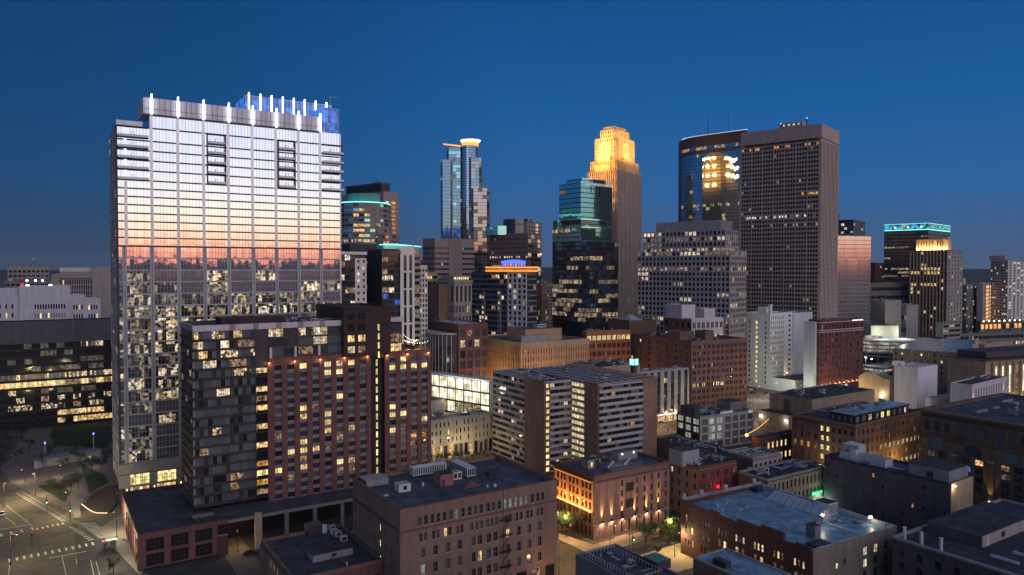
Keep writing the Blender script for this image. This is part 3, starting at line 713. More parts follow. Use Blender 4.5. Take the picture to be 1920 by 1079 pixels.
for k in range(7):
    x = ud1 + 2.5 + k * 2.2
    if x < W - 1.4:
        q = MB(); q.cyl(x, 1.2 + (k % 2) * 1.5, hr - .9, hr - .1, .5, 'metal_dark', 8); q.cyl(x, 1.2 + (k % 2) * 1.5, hr - .1, hr, .7, 'stone_tan', 8); q.build('terrace_table', B.root)
q = MB(); q.box(9, 3, h - 1.1, 30, 12, h + 1.9, 'brick_black2', 'roof_dark'); q.box(14, 3.5, h + 1.9, 20, 9, h + 2.5, 'metal_dark'); q.build('penthouse', B.root)
B.clutter(10, 32, 2, u6 - 3, Dp - 3, h - 1.15, .8)
B.finish()

B = Bld('parking_garage', 'low brick parking deck with dark openings below the long brick and glass tower', 'parking garage', 260, 217, 1003, 230, 690)
W, Dp, h = B.W, B.D, B.h
ug = B.ux(427); ug0 = B.ux(483)
B.mb('deck').box(0, 0, h - 1.3, W, Dp + 3, h - .5, 'concrete_dark', 'roof_gravel2') if wallmat('roof_gravel2', (.055, .058, .080), var=.25, fine=.8) else 0
B.vol(0, 0, ug, Dp + 3, 0, h - 1.31, m='void', roof=None, par=0)
q = MB(); q.box(-.3, -.3, h - 1.3, ug, .25, h, 'brick_plum'); q.box(-.3, .25, h - 1.3, .25, Dp, h, 'brick_plum'); q.box(ug, -.25, h - 1.3, W, .25, h - .35, 'panel_lilac2'); q.build('parapet', B.root)
B.facade(((0, 0), (ug - 3.2, 0)), .6, h - 1.3, 3, 2, wf=.72, hf=.80, t=.5, ts=.4, m='brick_plum', dm=('void',), lit=0, nv=3, nh=2, mg=(.9, .6))
B.facade(B.face('L', y1=Dp), .6, h - 1.3, 7, 2, wf=.6, hf=.68, t=.4, ts=.3, m='brick_plum', dm=('glass_dark', 'glass_grey'), lit=.0, nv=2, ext=False)
q = MB(); q.box(ug - 3.4, -.6, .02, ug - .2, 0, 6.2, 'brick_dark'); q.box(ug - 3.4, -.62, 6.2, ug - .2, -.1, 6.6, 'concrete_dark'); q.build('stair_bay', B.root)
q = MB(); q.box(ug, 14, 0, W, 14.3, h - 1.3, 'panel_black'); q.build('rear_wall', B.root)
x = ug0
while x < W:
    q = MB(); q.box(x - .6, .3, 0, x + .6, 1.5, h - 1.31, 'stone_tan' if abs(x - ug0) < 1 else 'concrete_dark'); q.build('column', B.root); x += 9.5
q = MB(); q.box(ug0 - 1.1, -1.2, 0, ug0 + 1.1, -.3, h + .6, 'stone_tan'); q.build('pier', B.root)
q = MB(); q.box(W * .22, 4, h - .5, W * .22 + 6, 6.6, h + .9, 'metal_dark', 'glass_grey'); q.box(W * .22 - .2, 3.8, h + .9, W * .22 + 6.2, 6.8, h + 1.05, 'metal_grey', 'glass_blind'); q.build('roof_skylight', B.root)
q = MB(); q.box(12, 9.5, h - .5, 13, 10.4, h + .4, 'metal_dark'); q.build('roof_vent', B.root)
lamp('bay_light', B.root, (ug + 4, 3.5, 5.2), 420, (1, .62, .28), .3)
B.finish()
# ================================================================== far left: civic buildings
B = Bld('glass_office_block', 'low black glass office block with slatted grey roof screen, left of the mirrored tower', 'office building', -70, 398, 607, xl=-90, xr=262)
W, Dp, h = B.W, B.D, B.h
hl = B.zat(0, 0, 650)
B.vol(0, 0, W, 30, 0, h - 1, m='panel_black', roof='roof_dark', par=.8)
B.piece('roof_screen', lambda q: q.box(-.4, -1.2, hl, W, 0, h, 'screen_slate', 'panel_black')) if wallmat('screen_slate', (.10, .105, .13), var=.12, course=.3) else 0
q = MB(); k = .5
while k < W: q.box(k, -1.28, hl, k + .18, -1.2, h - .1, 'panel_dark'); k += 1.6
q.build('screen_slat', B.root)
def lf(i, j):
    r = B.rng.random()
    if j in (5,): return 'lit_yellow' if r < .8 else 'lit_dim'
    if j == 6: return 'lit_office' if r < .5 else 'lit_faint'
    if j in (3, 2): return 'lit_office' if r < .35 else ('lit_dim' if r < .6 else 'glass_dark')
    if j == 1: return 'lit_warm' if i > 9 and r < .7 else 'glass_dark'
    if j == 0: return 'lit_warm' if 10 < i < 19 and r < .7 else 'glass_dark'
    return 'lit_faint' if r < .3 else ('lit_office' if r < .42 else 'glass_dark')
B.facade(B.face('R'), 1, hl + .5, 22, 11, wf=.97, hf=.68, t=.18, ts=.3, m='panel_black', litf=lf, nv=5, frame='frame_dark')
B.finish()
B = Bld('courthouse', 'pale stepped stone building with short rows of slot windows behind the black glass block', 'civic building', -40, 520, 556, xl=-60, xr=188)
W = B.W; h = B.h
xs = [B.ux(p) for p in (36, 132, 160)]
tops = [B.zat(0, 0, 556), B.zat(xs[0], 0, 537), B.zat(xs[1], 0, 553), B.zat(xs[2], 0, 560)]
ed = [0] + xs + [W]
for k in range(4):
    a, b = ed[k], ed[k + 1]; y = -1.5 if k == 1 else 0
    B.vol(a, y, b, 28, 0, tops[k], m='paint_lilac', roof='roof_pale', par=.8) if 'paint_lilac' in MATS or wallmat('paint_lilac', (.50, .48, .56), var=.08) else 0
    Lq, ang, M = B.frame((a, y), (b, y))
    n = 12 if k == 1 else 4
    for i in range(n):
        for j, py in enumerate((583, 597, 611)):
            z = B.zat(a, y, py) ; u = (b - a) * (.28 + .62 * (i + .5) / n) if k < 2 else (b - a) * (.15 + .7 * (i + .5) / n)
            if z < 5: continue
            B.win(M, ang, u, z - 2.6 + (3.4 if j == 0 else 2.2), .95, 3.4, 'lit_yellow' if B.rng.random() < .12 else ('glass_blind' if j == 1 and k == 1 else 'glass_dark'), 0, 0)
B.vol(-4, 12, xs[0], 34, 0, B.zat(xs[0], 12, 541), m='paint_lilac', roof='roof_pale', par=.5)
for px in (52, 95): u = B.ux(px); f = empty('roof_light', (u, 1, tops[1] + .2)); f.parent = B.root; q = MB(); q.box(-.9, -.3, 0, .9, .3, .8, 'bulb_white'); q.build('fixture', f)
q = MB(); q.box(B.ux(42) - .8, .8, tops[1], B.ux(42) + .8, 1.4, tops[1] + 2, 'glow_red'); q.build('beacon', B.root)
B.finish()
B = Bld('concrete_office', 'brown concrete building with latticed windows and blank side wall, beyond the pale stepped building', 'civic building', 96, 640, 514, xl=80, xr=212)
W, h = B.W, B.h
u1, u2, u3, u4 = B.ux(112), B.ux(166), B.ux(173), W
B.mb('wall').hexa([(u1 - 14, 0, 0), (u1, 0, 0), (u1, 22, 0), (u1 - 14, 22, 0)], [(u1 - 6, 0, h), (u1, 0, h), (u1, 22, h), (u1 - 6, 22, h)], 'stone_dim') if wallmat('stone_dim', (.26, .24, .235), var=.12) else 0
B.vol(u1, 3, u3, 26, 0, h + 2, m='stone_dim', roof='roof_dark', par=.8)
B.facade(((u1, 3), (u3, 3)), h - 24, h - 5, 14, 4, wf=.5, hf=.8, t=.5, m='stone_dim', lit=.03)
B.band(((u1, 3), (u3, 3)), h - 4, h + .5, 1.6, 'stone_dim', 'overhang')
q = MB(); q.box(u1, 5, h + 2, u3, 16, h + 5.5, 'panel_lilac'); q.build('penthouse', B.root)
B.vol(u3, 1, u4, 30, 0, B.zat(u3, 0, 501), m='stone_dim2', roof='roof_dark', par=.5) if wallmat('stone_dim2', (.30, .26, .25), var=.1) else 0
B.finish()
B = Bld('hillside_office', 'brownish office building on the far left skyline with rooftop fins and red beacon', 'office building', 15, 800, 500, xl=8, xr=92)
h = B.h; B.vol(z1=h, par=.6, m='stone_dim', roof='roof_dark')
B.facade(B.face('R'), 20, h - 3, 9, 14, wf=.7, hf=.5, t=.5, m='stone_dim', lit=.08, lm=('lit_cream', 'lit_dim'))
for k in range(12): q = MB(); q.box(k * 3.5, 0, h, k * 3.5 + .8, .8, h + 2.5, 'concrete_dark'); q.build('roof_fin', B.root)
q = MB(); q.tube((B.W * .6, 3, h), (B.W * .6, 3, h + 8), .15, 'metal_grey'); q.box(B.W * .6 - .5, 2.5, h + 8, B.W * .6 + .5, 3.5, h + 9, 'glow_red'); q.tube((10, 3, h), (10, 3, h + 11), .2, 'metal_grey'); q.build('mast', B.root)
B.finish()
B = Bld('office_annex', 'wide grey low building under the far left skyline, between pale courthouse and concrete office', 'office building', 10, 700, 527, xl=-20, xr=118)
B.vol(par=.6, m='concrete_dark', roof='roof_gravel'); B.facade(B.face('R'), 10, B.h - 2, 12, 16, wf=.7, hf=.5, t=.3, m='concrete_dark', lit=.05)
for u in (.35, .5, .62): q = MB(); q.box(B.W * u, -.5, B.h - .3, B.W * u + 1.6, 0, B.h + .6, 'bulb_white'); q.build('floodlight', B.root)
B.finish()

# ================================================================== centre left skyline
def ribbon_tower(B, pts, z0, z1, nf, wallm, dm, lit, lm, hf=.6, ppf=3.2, t=.35, roof='roof_dark', litf=None, nv=1, ms=None, sides=None, frame='frame_dark', wf=.96):
    """building with a polygonal plan (ccw); every side facing the viewer gets ribbons of windows"""
    B.ring(pts, z0, z1, wallm, roof)
    n = len(pts)
    for k in range(n):
        if sides is not None and k not in sides: continue
        p, q = pts[k], pts[(k + 1) % n]
        d = Vector((q[0] - p[0], q[1] - p[1])); L = d.length
        if L < .5: continue
        cols = max(1, round(L / ppf))
        B.facade((p, q), z0, z1, cols, nf, wf=wf, hf=hf, t=t, ts=t, m=wallm, ms=ms, dm=dm, lit=lit, lm=lm, nv=nv, ext=False, litf=(lambda i, j, kk=k: litf(kk, i, j)) if litf else None, frame=frame)
def arc(cx, cy, r, a0, a1, n): return [(cx + r * math.cos(R(a0 + (a1 - a0) * k / n)), cy + r * math.sin(R(a0 + (a1 - a0) * k / n))) for k in range(n + 1)]
class Flat(Bld): pass
def fl(name, label, cat, px, D, ytop, **k):
    return Bld(name, label, cat, px, D, ytop, W=1, Dp=1, grid=0.0, **k)
# round tower with the teal line
B = fl('curved_tower', 'rounded striped office tower with a thin teal light line at its top', 'skyscraper', 672, 620, 379)
h = B.h; m_ = 620 / F
pts = arc(0, 22, 21, 180, 360, 14) + [(21, 40), (-21, 40)]
hz = h; base = 60
ribbon_tower(B, pts, base, hz, 20, 'granite_mauve', ('glass_blue', 'glass_dark', 'mirror_teal'), .1, ('lit_office', 'lit_cream'), hf=.55,
             litf=lambda k, i, j: 'lit_warm' if k in (6, 7, 8) and (j in (9, 10, 11, 12, 13, 14, 15, 17, 18)) and B.rng.random() < .75 else ('lit_office' if j == 12 else None))
B.ring(pts, 0, base, 'granite_mauve', None, 'base')
q = MB(); q.prism(arc(0, 22, 21.6, 180, 360, 14) + [(21, 38), (-21, 38)], hz - .2, hz + .6, 'line_teal'); q.build('light_line', B.root)
q = MB(); q.prism(arc(0, 24, 14, 0, 350, 16), hz + .5, hz + 8.5, 'verdigris', 'roof_dark'); q.build('round_cap', B.root)
r1 = 722 - 672; r2 = 737 - 672
for rgt, zt, nff in ((50 * m_, B.zat(0, 0, 415), 14), (65 * m_, B.zat(0, 0, 438), 12)):
    pp = [(-5, 6)] + [(rgt - 8, 6), (rgt - 2, 9), (rgt, 14)] + [(rgt, 36), (-5, 36)]
    ribbon_tower(B, pp, base, zt, nff, 'granite_mauve', ('glass_dark', 'glass_blue'), .12, ('lit_office', 'lit_amber'), hf=.5, sides=(0, 1, 2))
B.finish()
B = Bld('orange_window_tower', 'tan stone tower with two columns of orange lit windows and a black rooftop crown', 'skyscraper', 719, 760, 359, xl=640, xr=747, grid=G2)
W, Dp, h = B.W, B.D, B.h
B.vol(m='granite_mauve', roof='roof_dark', par=2.5)
B.facade(B.face('R'), h - 105, h - 9, 2, 22, wf=.72, hf=.60, t=.6, m='granite_mauve', ext=True, mg=(1, 3), nv=3, litf=lambda i, j: ('lit_amber' if j < 21 else 'lit_warm') if j > 13 else ('lit_dim' if B.rng.random() < .1 else None))
B.facade(B.face('L'), h - 105, h - 9, 6, 22, wf=.8, hf=.5, t=.5, m='granite_mauve', lit=.15, lm=('lit_office', 'lit_white'), nv=3)
q = MB(); q.box(4, 8, h - 2, W * .75, Dp * .95, h + 9, 'panel_black'); q.box(3.4, 7.4, h + 8, W * .75 + .6, Dp * .96, h + 10, 'panel_dark'); q.build('rooftop_crown', B.root)
for k in range(6): q = MB(); q.tube((10 + k * 2, 20 + k * 4, h + 10), (10 + k * 2, 20 + k * 4, h + 13 + (k % 3) * 2), .2, 'metal_dark'); q.build('antenna', B.root)
B.finish()
# condominium group
B = Bld('condo_tower', 'dark glass condominium with a white concrete corner strip, directly right of the mirrored tower', 'apartment block', 636, 395, 472, xl=628, xr=686)
W, h = B.W, B.h; uw = B.ux(666)
B.vol(0, 0, W, 22, 0, h, m='panel_dark', roof='roof_dark', par=.6, pm='panel_white')
B.facade(((0, 0), (uw, 0)), 20, h - 1.5, 3, 22, wf=.97, hf=.8, t=.2, ts=.6, m='panel_dark', dm=('glass_blue', 'mirror_dark', 'glass_dark'), lit=.18, lm=('lit_office', 'lit_white', 'lit_dim'), nv=2)
B.facade(((uw, -.3), (W, -.3)), 20, h - 3.5, 2, 22, wf=.38, hf=.45, t=.4, m='panel_white', dm=('glass_dark',), lit=.18, lm=('lit_cream',), nv=0)
q = MB(); q.box(0, -.9, h - 1.6, W + .3, .2, h, 'panel_white'); q.build('cornice', B.root)
B.finish()
B = Bld('dark_condo_block', 'charcoal panelled block rising behind the white cornered condominium', 'apartment block', 656, 425, 457, xl=648, xr=728)
W, h = B.W, B.h
B.vol(0, 0, W, 20, 0, h, m='panel_dark', roof='roof_dark', par=.6)
B.facade(B.face('R', x0=8), 15, h - 9, 5, 22, wf=.55, hf=.5, t=.3, m='panel_dark', dm=('glass_dark', 'glass_blue', 'glass_pane_b'), lit=.12, lm=('lit_cream', 'lit_dim', 'lit_warm'), nv=1)
B.finish()
B = Bld('white_frame_tower', 'glass tower with white framed vertical window strips under a curved teal roof line', 'apartment block', 716, 410, 460, xl=706, xr=788)
W, h = B.W, B.h; a, b = B.ux(750), B.ux(775)
B.vol(0, 0, a, 20, 0, h - 2.4, m='panel_dark', roof='roof_dark', par=.5)
B.facade(((0, 0), (a, 0)), 8, h - 2.8, 3, 27, wf=.95, hf=.78, t=.2, ts=.5, m='panel_dark', dm=('mirror_dark', 'glass_blue', 'glass_dark'), lit=.16, lm=('lit_office', 'lit_dim', 'lit_cream', 'lit_blue'), nv=2)
B.vol(a, -1, b, 20, 0, h, m='panel_white', roof='roof_dark', par=.5)
B.facade(((a, -1), (b, -1)), 10, h - 5, 2, 9, wf=.52, hf=.90, t=.5, m='panel_white', dm=('glass_dark', 'glass_blue', 'glass_pane_b'), lit=.0, nv=1, nh=3, mg=(.7, .7))
B.vol(b, 1, W, 18, 0, h - .4, m='stone_dim', roof='roof_dark', par=.5)
B.facade(((b, 1), (W, 1)), 10, h - 2, 1, 26, wf=.85, hf=.55, t=.9, ts=1.1, m='stone_dim', dm=('glass_dark',), lit=.1, lm=('lit_dim',), ext=False)
q = MB(); q.box(-.5, -1.6, h + .1, W * .55, 3, h + .5, 'line_teal'); q.hexa([(W * .55, -1.6, h + .1), (W + .6, -.2, h - .7), (W + .6, 3, h - .7), (W * .55, 3, h + .1)], [(W * .55, -1.6, h + .5), (W + .6, -.2, h - .3), (W + .6, 3, h - .3), (W * .55, 3, h + .5)], 'line_teal'); q.build('light_line', B.root)
q = MB(); q.box(a - 9, 2, h - 2, a, 12, h + 1.2, 'panel_white'); q.build('penthouse', B.root)
B.finish()
B = Bld('lattice_tower', 'slim pale tower gridded with small square windows, right of the white framed tower', 'apartment block', 775, 440, 498, xl=768, xr=801)
B.vol(m='panel_white', roof='roof_dark', par=.8); B.facade(B.face('R'), 6, B.h - 1.5, 5, 28, wf=.62, hf=.62, t=.4, m='panel_white', dm=('glass_dark', 'glass_blue', 'glass_pane_a'), lit=.06, lm=('lit_cream',))
B.vol(2, 4, B.W - 1, 12, B.h - 1, B.h + 3, m='panel_dark', roof='roof_dark', par=.4)
B.finish()
B = Bld('striped_slab', 'narrow beige building with stacked balcony stripes beside the pale lattice tower', 'apartment block', 800, 480, 511, xl=796, xr=820)
B.vol(m='stone_tan', roof='roof_gravel', par=.8); B.facade(B.face('R'), 6, B.h - 1.5, 2, 22, wf=.9, hf=.52, t=.5, m='stone_tan', dm=('glass_dark',), lit=.3, lm=('lit_warm', 'lit_dim'), nv=3)
B.finish()
# striped office with blank central panel
B = Bld('office_slab', 'lilac grey office block with horizontal window stripes and a blank central panel', 'office building', 815, 610, 447, xl=793, xr=889, grid=R(38))
W, h = B.W, B.h; a, b = B.ux(841), B.ux(866)
B.vol(m='granite_mauve', roof='roof_dark', par=1)
for fc in (((0, 0), (a, 0)), ((b, 0), (W, 0))):
    B.facade(fc, h - 80, h - 6, 5, 17, wf=.97, hf=.42, t=.3, m='granite_mauve', dm=('glass_dark', 'glass_blue'), lit=.04, lm=('lit_office',), nv=2, ext=False)
B.facade(B.face('L'), h - 80, h - 6, 4, 17, wf=.97, hf=.42, t=.3, m='granite_mauve', dm=('glass_blue', 'glass_grey'), lit=.05, lm=('lit_office',), nv=2, ext=False)
q = MB(); q.box(a, -.7, 0, b, 0, h, 'granite_mauve')
k = a + .6
while k < b: q.box(k, -.85, 5, k + .25, -.7, h - .3, 'granite_pink'); k += 1.2
q.build('blank_panel', B.root)
B.finish()
# Capella-like crown tower
B = fl('halo_tower', 'tall blue glass skyscraper with a glowing ring crown, left of centre', 'skyscraper', 870, 835, 272)
m_ = 835 / F; X = lambda px: (px - 870) * m_
def Z(py): return B.zat(0, 0, py)
def lfc(k, i, j, hot=()):
    return None
def stepvol(x0, x1, y0, y1, ytop, mats, lit, part=None, nfp=5.2):
    z1 = Z(ytop); z0 = Z(560); nff = max(3, round((z1 - z0) / 3.95))
    c = 2.5
    ribbon_tower(B, [(x0, y0 + c), (x0 + c, y0), (x1 - c, y0), (x1, y0 + c), (x1, y1), (x0, y1)], z0, z1, nff, 'frame_mid', mats, lit, ('lit_far', 'lit_far_dim'), hf=.90, ppf=4.5, t=.12, sides=(0, 1, 2), nv=1)
stepvol(X(825), X(848), 6, 40, 298, ('mirror_blue',), .05)
stepvol(X(836), X(866), 10, 44, 274, ('mirror_blue', 'mirror_blue', 'mirror_teal'), .04)
stepvol(X(879), X(902), 2, 38, 295, ('mirror_blue', 'mirror_pinkish'), .03) if glassmat('mirror_pinkish', (.45, .40, .42), .9, .06, .012) else 0
stepvol(X(884), X(917), -6, 30, 354, ('mirror_pinkish', 'mirror_pinkish', 'mirror_dark'), .03)
q = MB(); z1 = Z(271)
cyl_pts = arc(X(878), 14, 15 * m_, 180, 360, 12) + [(X(893), 34), (X(863), 34)]
ribbon_tower(B, cyl_pts, Z(560), z1, 64, 'frame_mid', ('mirror_blue',), .02, ('lit_office',), hf=.78, ppf=4, t=.12, litf=lambda k, i, j: 'mirror_bright' if k in (3, 4, 5) else ('lit_amber' if k == 8 and 30 < j < 58 and B.rng.random() < .7 else None))  # brighter glass on some facets paints the strip of sunset reflection
for rr_, za, zb_, mt in ((15.6, 271, 267, 'line_orange'), (16.5, 265.6, 264.6, 'line_orange')):
    q = MB(); q.prism(arc(X(880), 14, rr_ * m_, 0, 345, 20), Z(za), Z(zb_), mt); q.build('light_band', B.root)
q = MB(); a_ = arc(X(881), 14, 19.5 * m_, 0, 360, 24)[:-1]; bset = arc(X(880), 14, 15.5 * m_, 0, 360, 24)[:-1]
q.hexa([(x, y, Z(265)) for x, y in bset], [(x, y, Z(260)) for x, y in a_], 'line_halo', 'metal_dark'); q.build('halo', B.root)
q = MB(); q.hexa([(X(830), 10, Z(268)), (X(862), 10, Z(272)), (X(862), 14, Z(272)), (X(830), 14, Z(268))], [(X(829), 10, Z(266.5)), (X(862), 10, Z(270)), (X(862), 14, Z(270)), (X(829), 14, Z(266.5))], 'line_orange'); q.build('light_blade', B.root)
B.finish()
# pink granite office with cylinder top
B = Bld('granite_office', 'mauve granite office tower with a drum shaped rooftop and bright lit right edge', 'skyscraper', 990, 640, 437, xl=918, xr=1013, grid=G2)
W, Dp, h = B.W, B.D, B.h
B.vol(m='granite_pink', roof='roof_dark', par=1.2)
B.facade(B.face('L'), h - 90, h - 3, 16, 22, wf=.6, hf=.42, t=.3, m='granite_pink', dm=('glass_dark',), litf=lambda i, j: 'lit_cream' if j in (15, 17, 13) and B.rng.random() < .75 else ('lit_office' if B.rng.random() < .04 else None), nv=1)
B.facade(B.face('R'), h - 90, h - 1, 4, 22, wf=.96, hf=.8, t=.15, m='frame_mid', dm=('mirror_dark', 'glass_grey', 'mirror_pinkish'), lit=.16, lm=('lit_office', 'lit_cream'), nv=2, ext=False)
P0 = B.ux(1000); hh = B.zat(W, 4, 416)
B.vol(W * .45, 8, W + 12, Dp * .6, 0, hh, m='granite_mauve', roof='roof_dark', par=1)
B.facade(B.face('R', W * .45, 8, W + 12, 8), h - 90, hh - 1, 5, 27, wf=.9, hf=.75, t=.15, m='frame_mid', ext=False, nv=1,
         litf=lambda i, j: 'mirror_pink' if i == 3 else ('lit_dim' if B.rng.random() < .06 else 'mirror_dark'))
cxx, cyy = 13, Dp * .50
q = MB(); q.prism(arc(cxx, cyy, 13, 0, 350, 20), h - 1, h + 13, 'mirror_dark', 'roof_dark'); q.prism(arc(cxx, cyy, 13.3, 0, 350, 20), h + 8, h + 8.6, 'metal_dark'); q.build('roof_drum', B.root)
q = MB(); q.prism(arc(cxx - 6, cyy + 15, 14, 0, 350, 20), h - 1, h + 7, 'mirror_teal', 'roof_dark'); q.build('roof_drum', B.root)
B.finish()
# old stone office
B = Bld('stone_office', 'old grey stone office building with tall arched upper windows and lit rooftop terrace', 'office building', 852, 470, 527, xl=818, xr=884, grid=G2)
W, Dp, h = B.W, B.D, B.h
B.vol(m='stone_grey', roof='roof_gravel', par=1.2, proud=.8)
for fc, nc in ((B.face('R'), 5), (B.face('L'), 5)):
    B.facade(fc, 8, h - 15, nc, 9, wf=.62, hf=.6, t=.35, m='stone_grey', grp=2, lit=.14, lm=('lit_cream', 'lit_warm'), nv=0, nh=1, ext=False)
    B.facade(fc, h - 15, h - 2, nc - 1, 1, wf=.5, hf=.8, t=.4, m='stone_grey', arch=True, lit=0, nv=1, nh=2)
    B.band(fc, h - 15.4, h - 14.8, .7, 'stone_grey')
q = MB(); q.box(2, 3, h - 1, W - 2, Dp - 3, h + 3.2, 'panel_grey', 'roof_gravel'); q.build('penthouse', B.root)
for k in range(7): q = MB(); q.box(3 + k * W / 8, 2.6, h + .8, 4 + k * W / 8, 2.9, h + 2.2, 'lit_yellow'); q.build('terrace_light', B.root)
q = MB(); q.box(-9, Dp * .3, 0, 0, Dp, h - 2, 'brick_brown', 'roof_dark'); q.build('wing', B.root)
B.finish()
# condo with orange crown and blue sign
B = Bld('orange_crown_condo', 'condominium tower with an orange lit crown band and blue neon on its roof', 'apartment block', 988, 500, 510, xl=884, xr=1005, grid=G2)
W, Dp, h = B.W, B.D, B.h
yb = B.uy(953)
B.vol(m='panel_dark', roof='roof_dark', par=.6)
B.facade(((0, yb), (0, 0)), 6, h - .6, 4, 22, wf=.62, hf=.66, t=.6, m='panel_white', dm=('glass_dark', 'glass_blue', 'glass_pane_b'), lit=.12, lm=('lit_cream', 'lit_dim'), nv=1)
B.facade(((0, Dp), (0, yb)), 6, h - 1.5, 9, 22, wf=.92, hf=.7, t=.25, ts=.9, m='panel_dark', ms='frame_mid', dm=('glass_dark', 'glass_blue'), lit=.14, lm=('lit_cream', 'lit_dim', 'lit_warm'), nv=1, ext=False)
for k in (0, 1, 2): 
    yy = yb + 6 + k * 15; q = MB(); q.box(-1.6, yy, 0, -.3, yy + 2.6, h - 14, 'stone_dim')
    q.build('stone_strip', B.root)
    Mx = B.frame((-1.65, yy + 2.6), (-1.65, yy))
    for j in range(19): B.win(Mx[2], Mx[1], 1.3, 8 + j * 3.6, 1.3, 1.6, B.rng.choice(['lit_warm', 'lit_cream', 'glass_dark', 'glass_dark', 'glass_dark']), 0, 0)
B.facade(B.face('R'), 6, h - 1.5, 3, 22, wf=.88, hf=.7, t=.2, ts=.8, m='panel_dark', ms='frame_mid', dm=('glass_dark', 'glass_blue'), lit=.12, lm=('lit_cream', 'lit_dim'), nv=1, ext=False)
y2 = B.uy(912)
for k in range(3):
    q = MB(); q.box(-1.2 - .1 * k, -1.5, h + .2 + k * 1.25, W + 1, y2, h + .9 + k * 1.25, 'line_orange' if k != 1 else 'lit_amber'); q.build('crown_band', B.root)
q = MB(); q.box(-.4, -.4, h - .6, W, y2 - .5, h + 3.8, 'copper_trim', 'roof_dark'); q.build('crown', B.root)
q = MB(); ya, yb2 = B.uy(936), B.uy(982)
for k in range(9):
    yy = ya + (yb2 - ya) * (k + .5) / 9; q2 = MB(); hh = 3.0 + 1.6 * math.sin((k + .5) / 9 * math.pi)
    q2.box(2, yy - .9, h + 5.6, 2.4, yy + .9, h + 5.6 + hh * .6, 'glow_blue'); q2.box(2.1, yy - .7, h + 4, 2.4, yy + .6, h + 5.4, 'glow_pink' if k % 2 else 'glow_blue'); q2.build('neon_tube', B.root)
q.box(2.6, yb2, h + 3.8, 8, ya, h + 8.4, 'panel_dark'); q.build('rooftop_box', B.root)
B.finish()
B = Bld('gothic_tower', 'small old stone tower with pointed piers, right of the orange crowned condominium', 'office building', 1016, 560, 545, xl=1003, xr=1028, grid=G2)
W, h = B.W, B.h
B.vol(m='stone_dark', roof='roof_dark', par=1); 
for fc in (B.face('R'), B.face('L')): B.facade(fc, 8, h - 2, 4, 15, wf=.45, hf=.65, t=.5, m='stone_dark', lit=.18, lm=('lit_cream',), nv=0)
q = MB(); q.box(1.5, 1.5, h - 1, W - 1.5, W - 1.5, h + 5, 'stone_dark'); q.hexa([(2, 2, h + 5), (W - 2, 2, h + 5), (W - 2, W - 2, h + 5), (2, W - 2, h + 5)], [(W / 2, W / 2, h + 9), (W / 2 + .3, W / 2, h + 9), (W / 2 + .3, W / 2 + .3, h + 9), (W / 2, W / 2 + .3, h + 9)], 'stone_dark'); q.build('pyramid_roof', B.root)
B.finish()
B = Bld('grey_slab', 'plain dark slab wedged behind the teal glass tower and the small stone tower', 'office building', 1012, 720, 532, xl=1000, xr=1040, grid=G2)
B.vol(m='panel_grey', roof='roof_dark', par=1); B.facade(B.face('R'), 8, B.h - 3, 6, 20, wf=.6, hf=.5, t=.3, m='panel_grey', lit=.05)
B.finish()
# ================================================================== golden crown tower
B = Bld('golden_crown_tower', 'tallest slender stone skyscraper with stepped golden floodlit crown', 'skyscraper', 1158, 732, 318, xl=1102, xr=1202, grid=G2)
W, Dp, h = B.W, B.D, B.h
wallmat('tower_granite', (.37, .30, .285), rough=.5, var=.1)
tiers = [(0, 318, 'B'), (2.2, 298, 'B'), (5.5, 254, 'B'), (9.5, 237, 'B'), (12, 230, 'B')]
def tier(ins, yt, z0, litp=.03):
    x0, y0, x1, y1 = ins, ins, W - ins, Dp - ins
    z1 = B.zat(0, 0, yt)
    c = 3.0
    B.vol(x0, y0, x1, y1, z0, z1, m='floodlit_stone' if ins else 'tower_granite', roof='floodlit_stone', par=.5, part='wall' if ins == 0 else 'crown_tier')
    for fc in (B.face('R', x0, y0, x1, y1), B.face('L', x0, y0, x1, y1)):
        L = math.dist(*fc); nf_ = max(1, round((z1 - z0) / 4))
        B.facade(fc, z0, z1 - .6, max(4, round(L / 2.6)), nf_, wf=.50, hf=.72, t=.9, ts=.12, m='floodlit_stone' if ins else 'tower_granite', ms='floodlit_stone' if ins else 'granite_pink', dm=('glass_dark', 'glass_grey'), lit=litp, lm=('lit_cream', 'lit_dim'), nv=0, ext=False, part='wall' if ins == 0 else 'crown_tier')
    return z1
zz = 20
for ins, yt, _ in tiers:
    z1 = tier(ins, yt, zz, .08 if ins == 0 else 0); zz = z1 - .5
for px0, px1, yt in ((0, 1, 288), (1, 2, 270)):
    pass
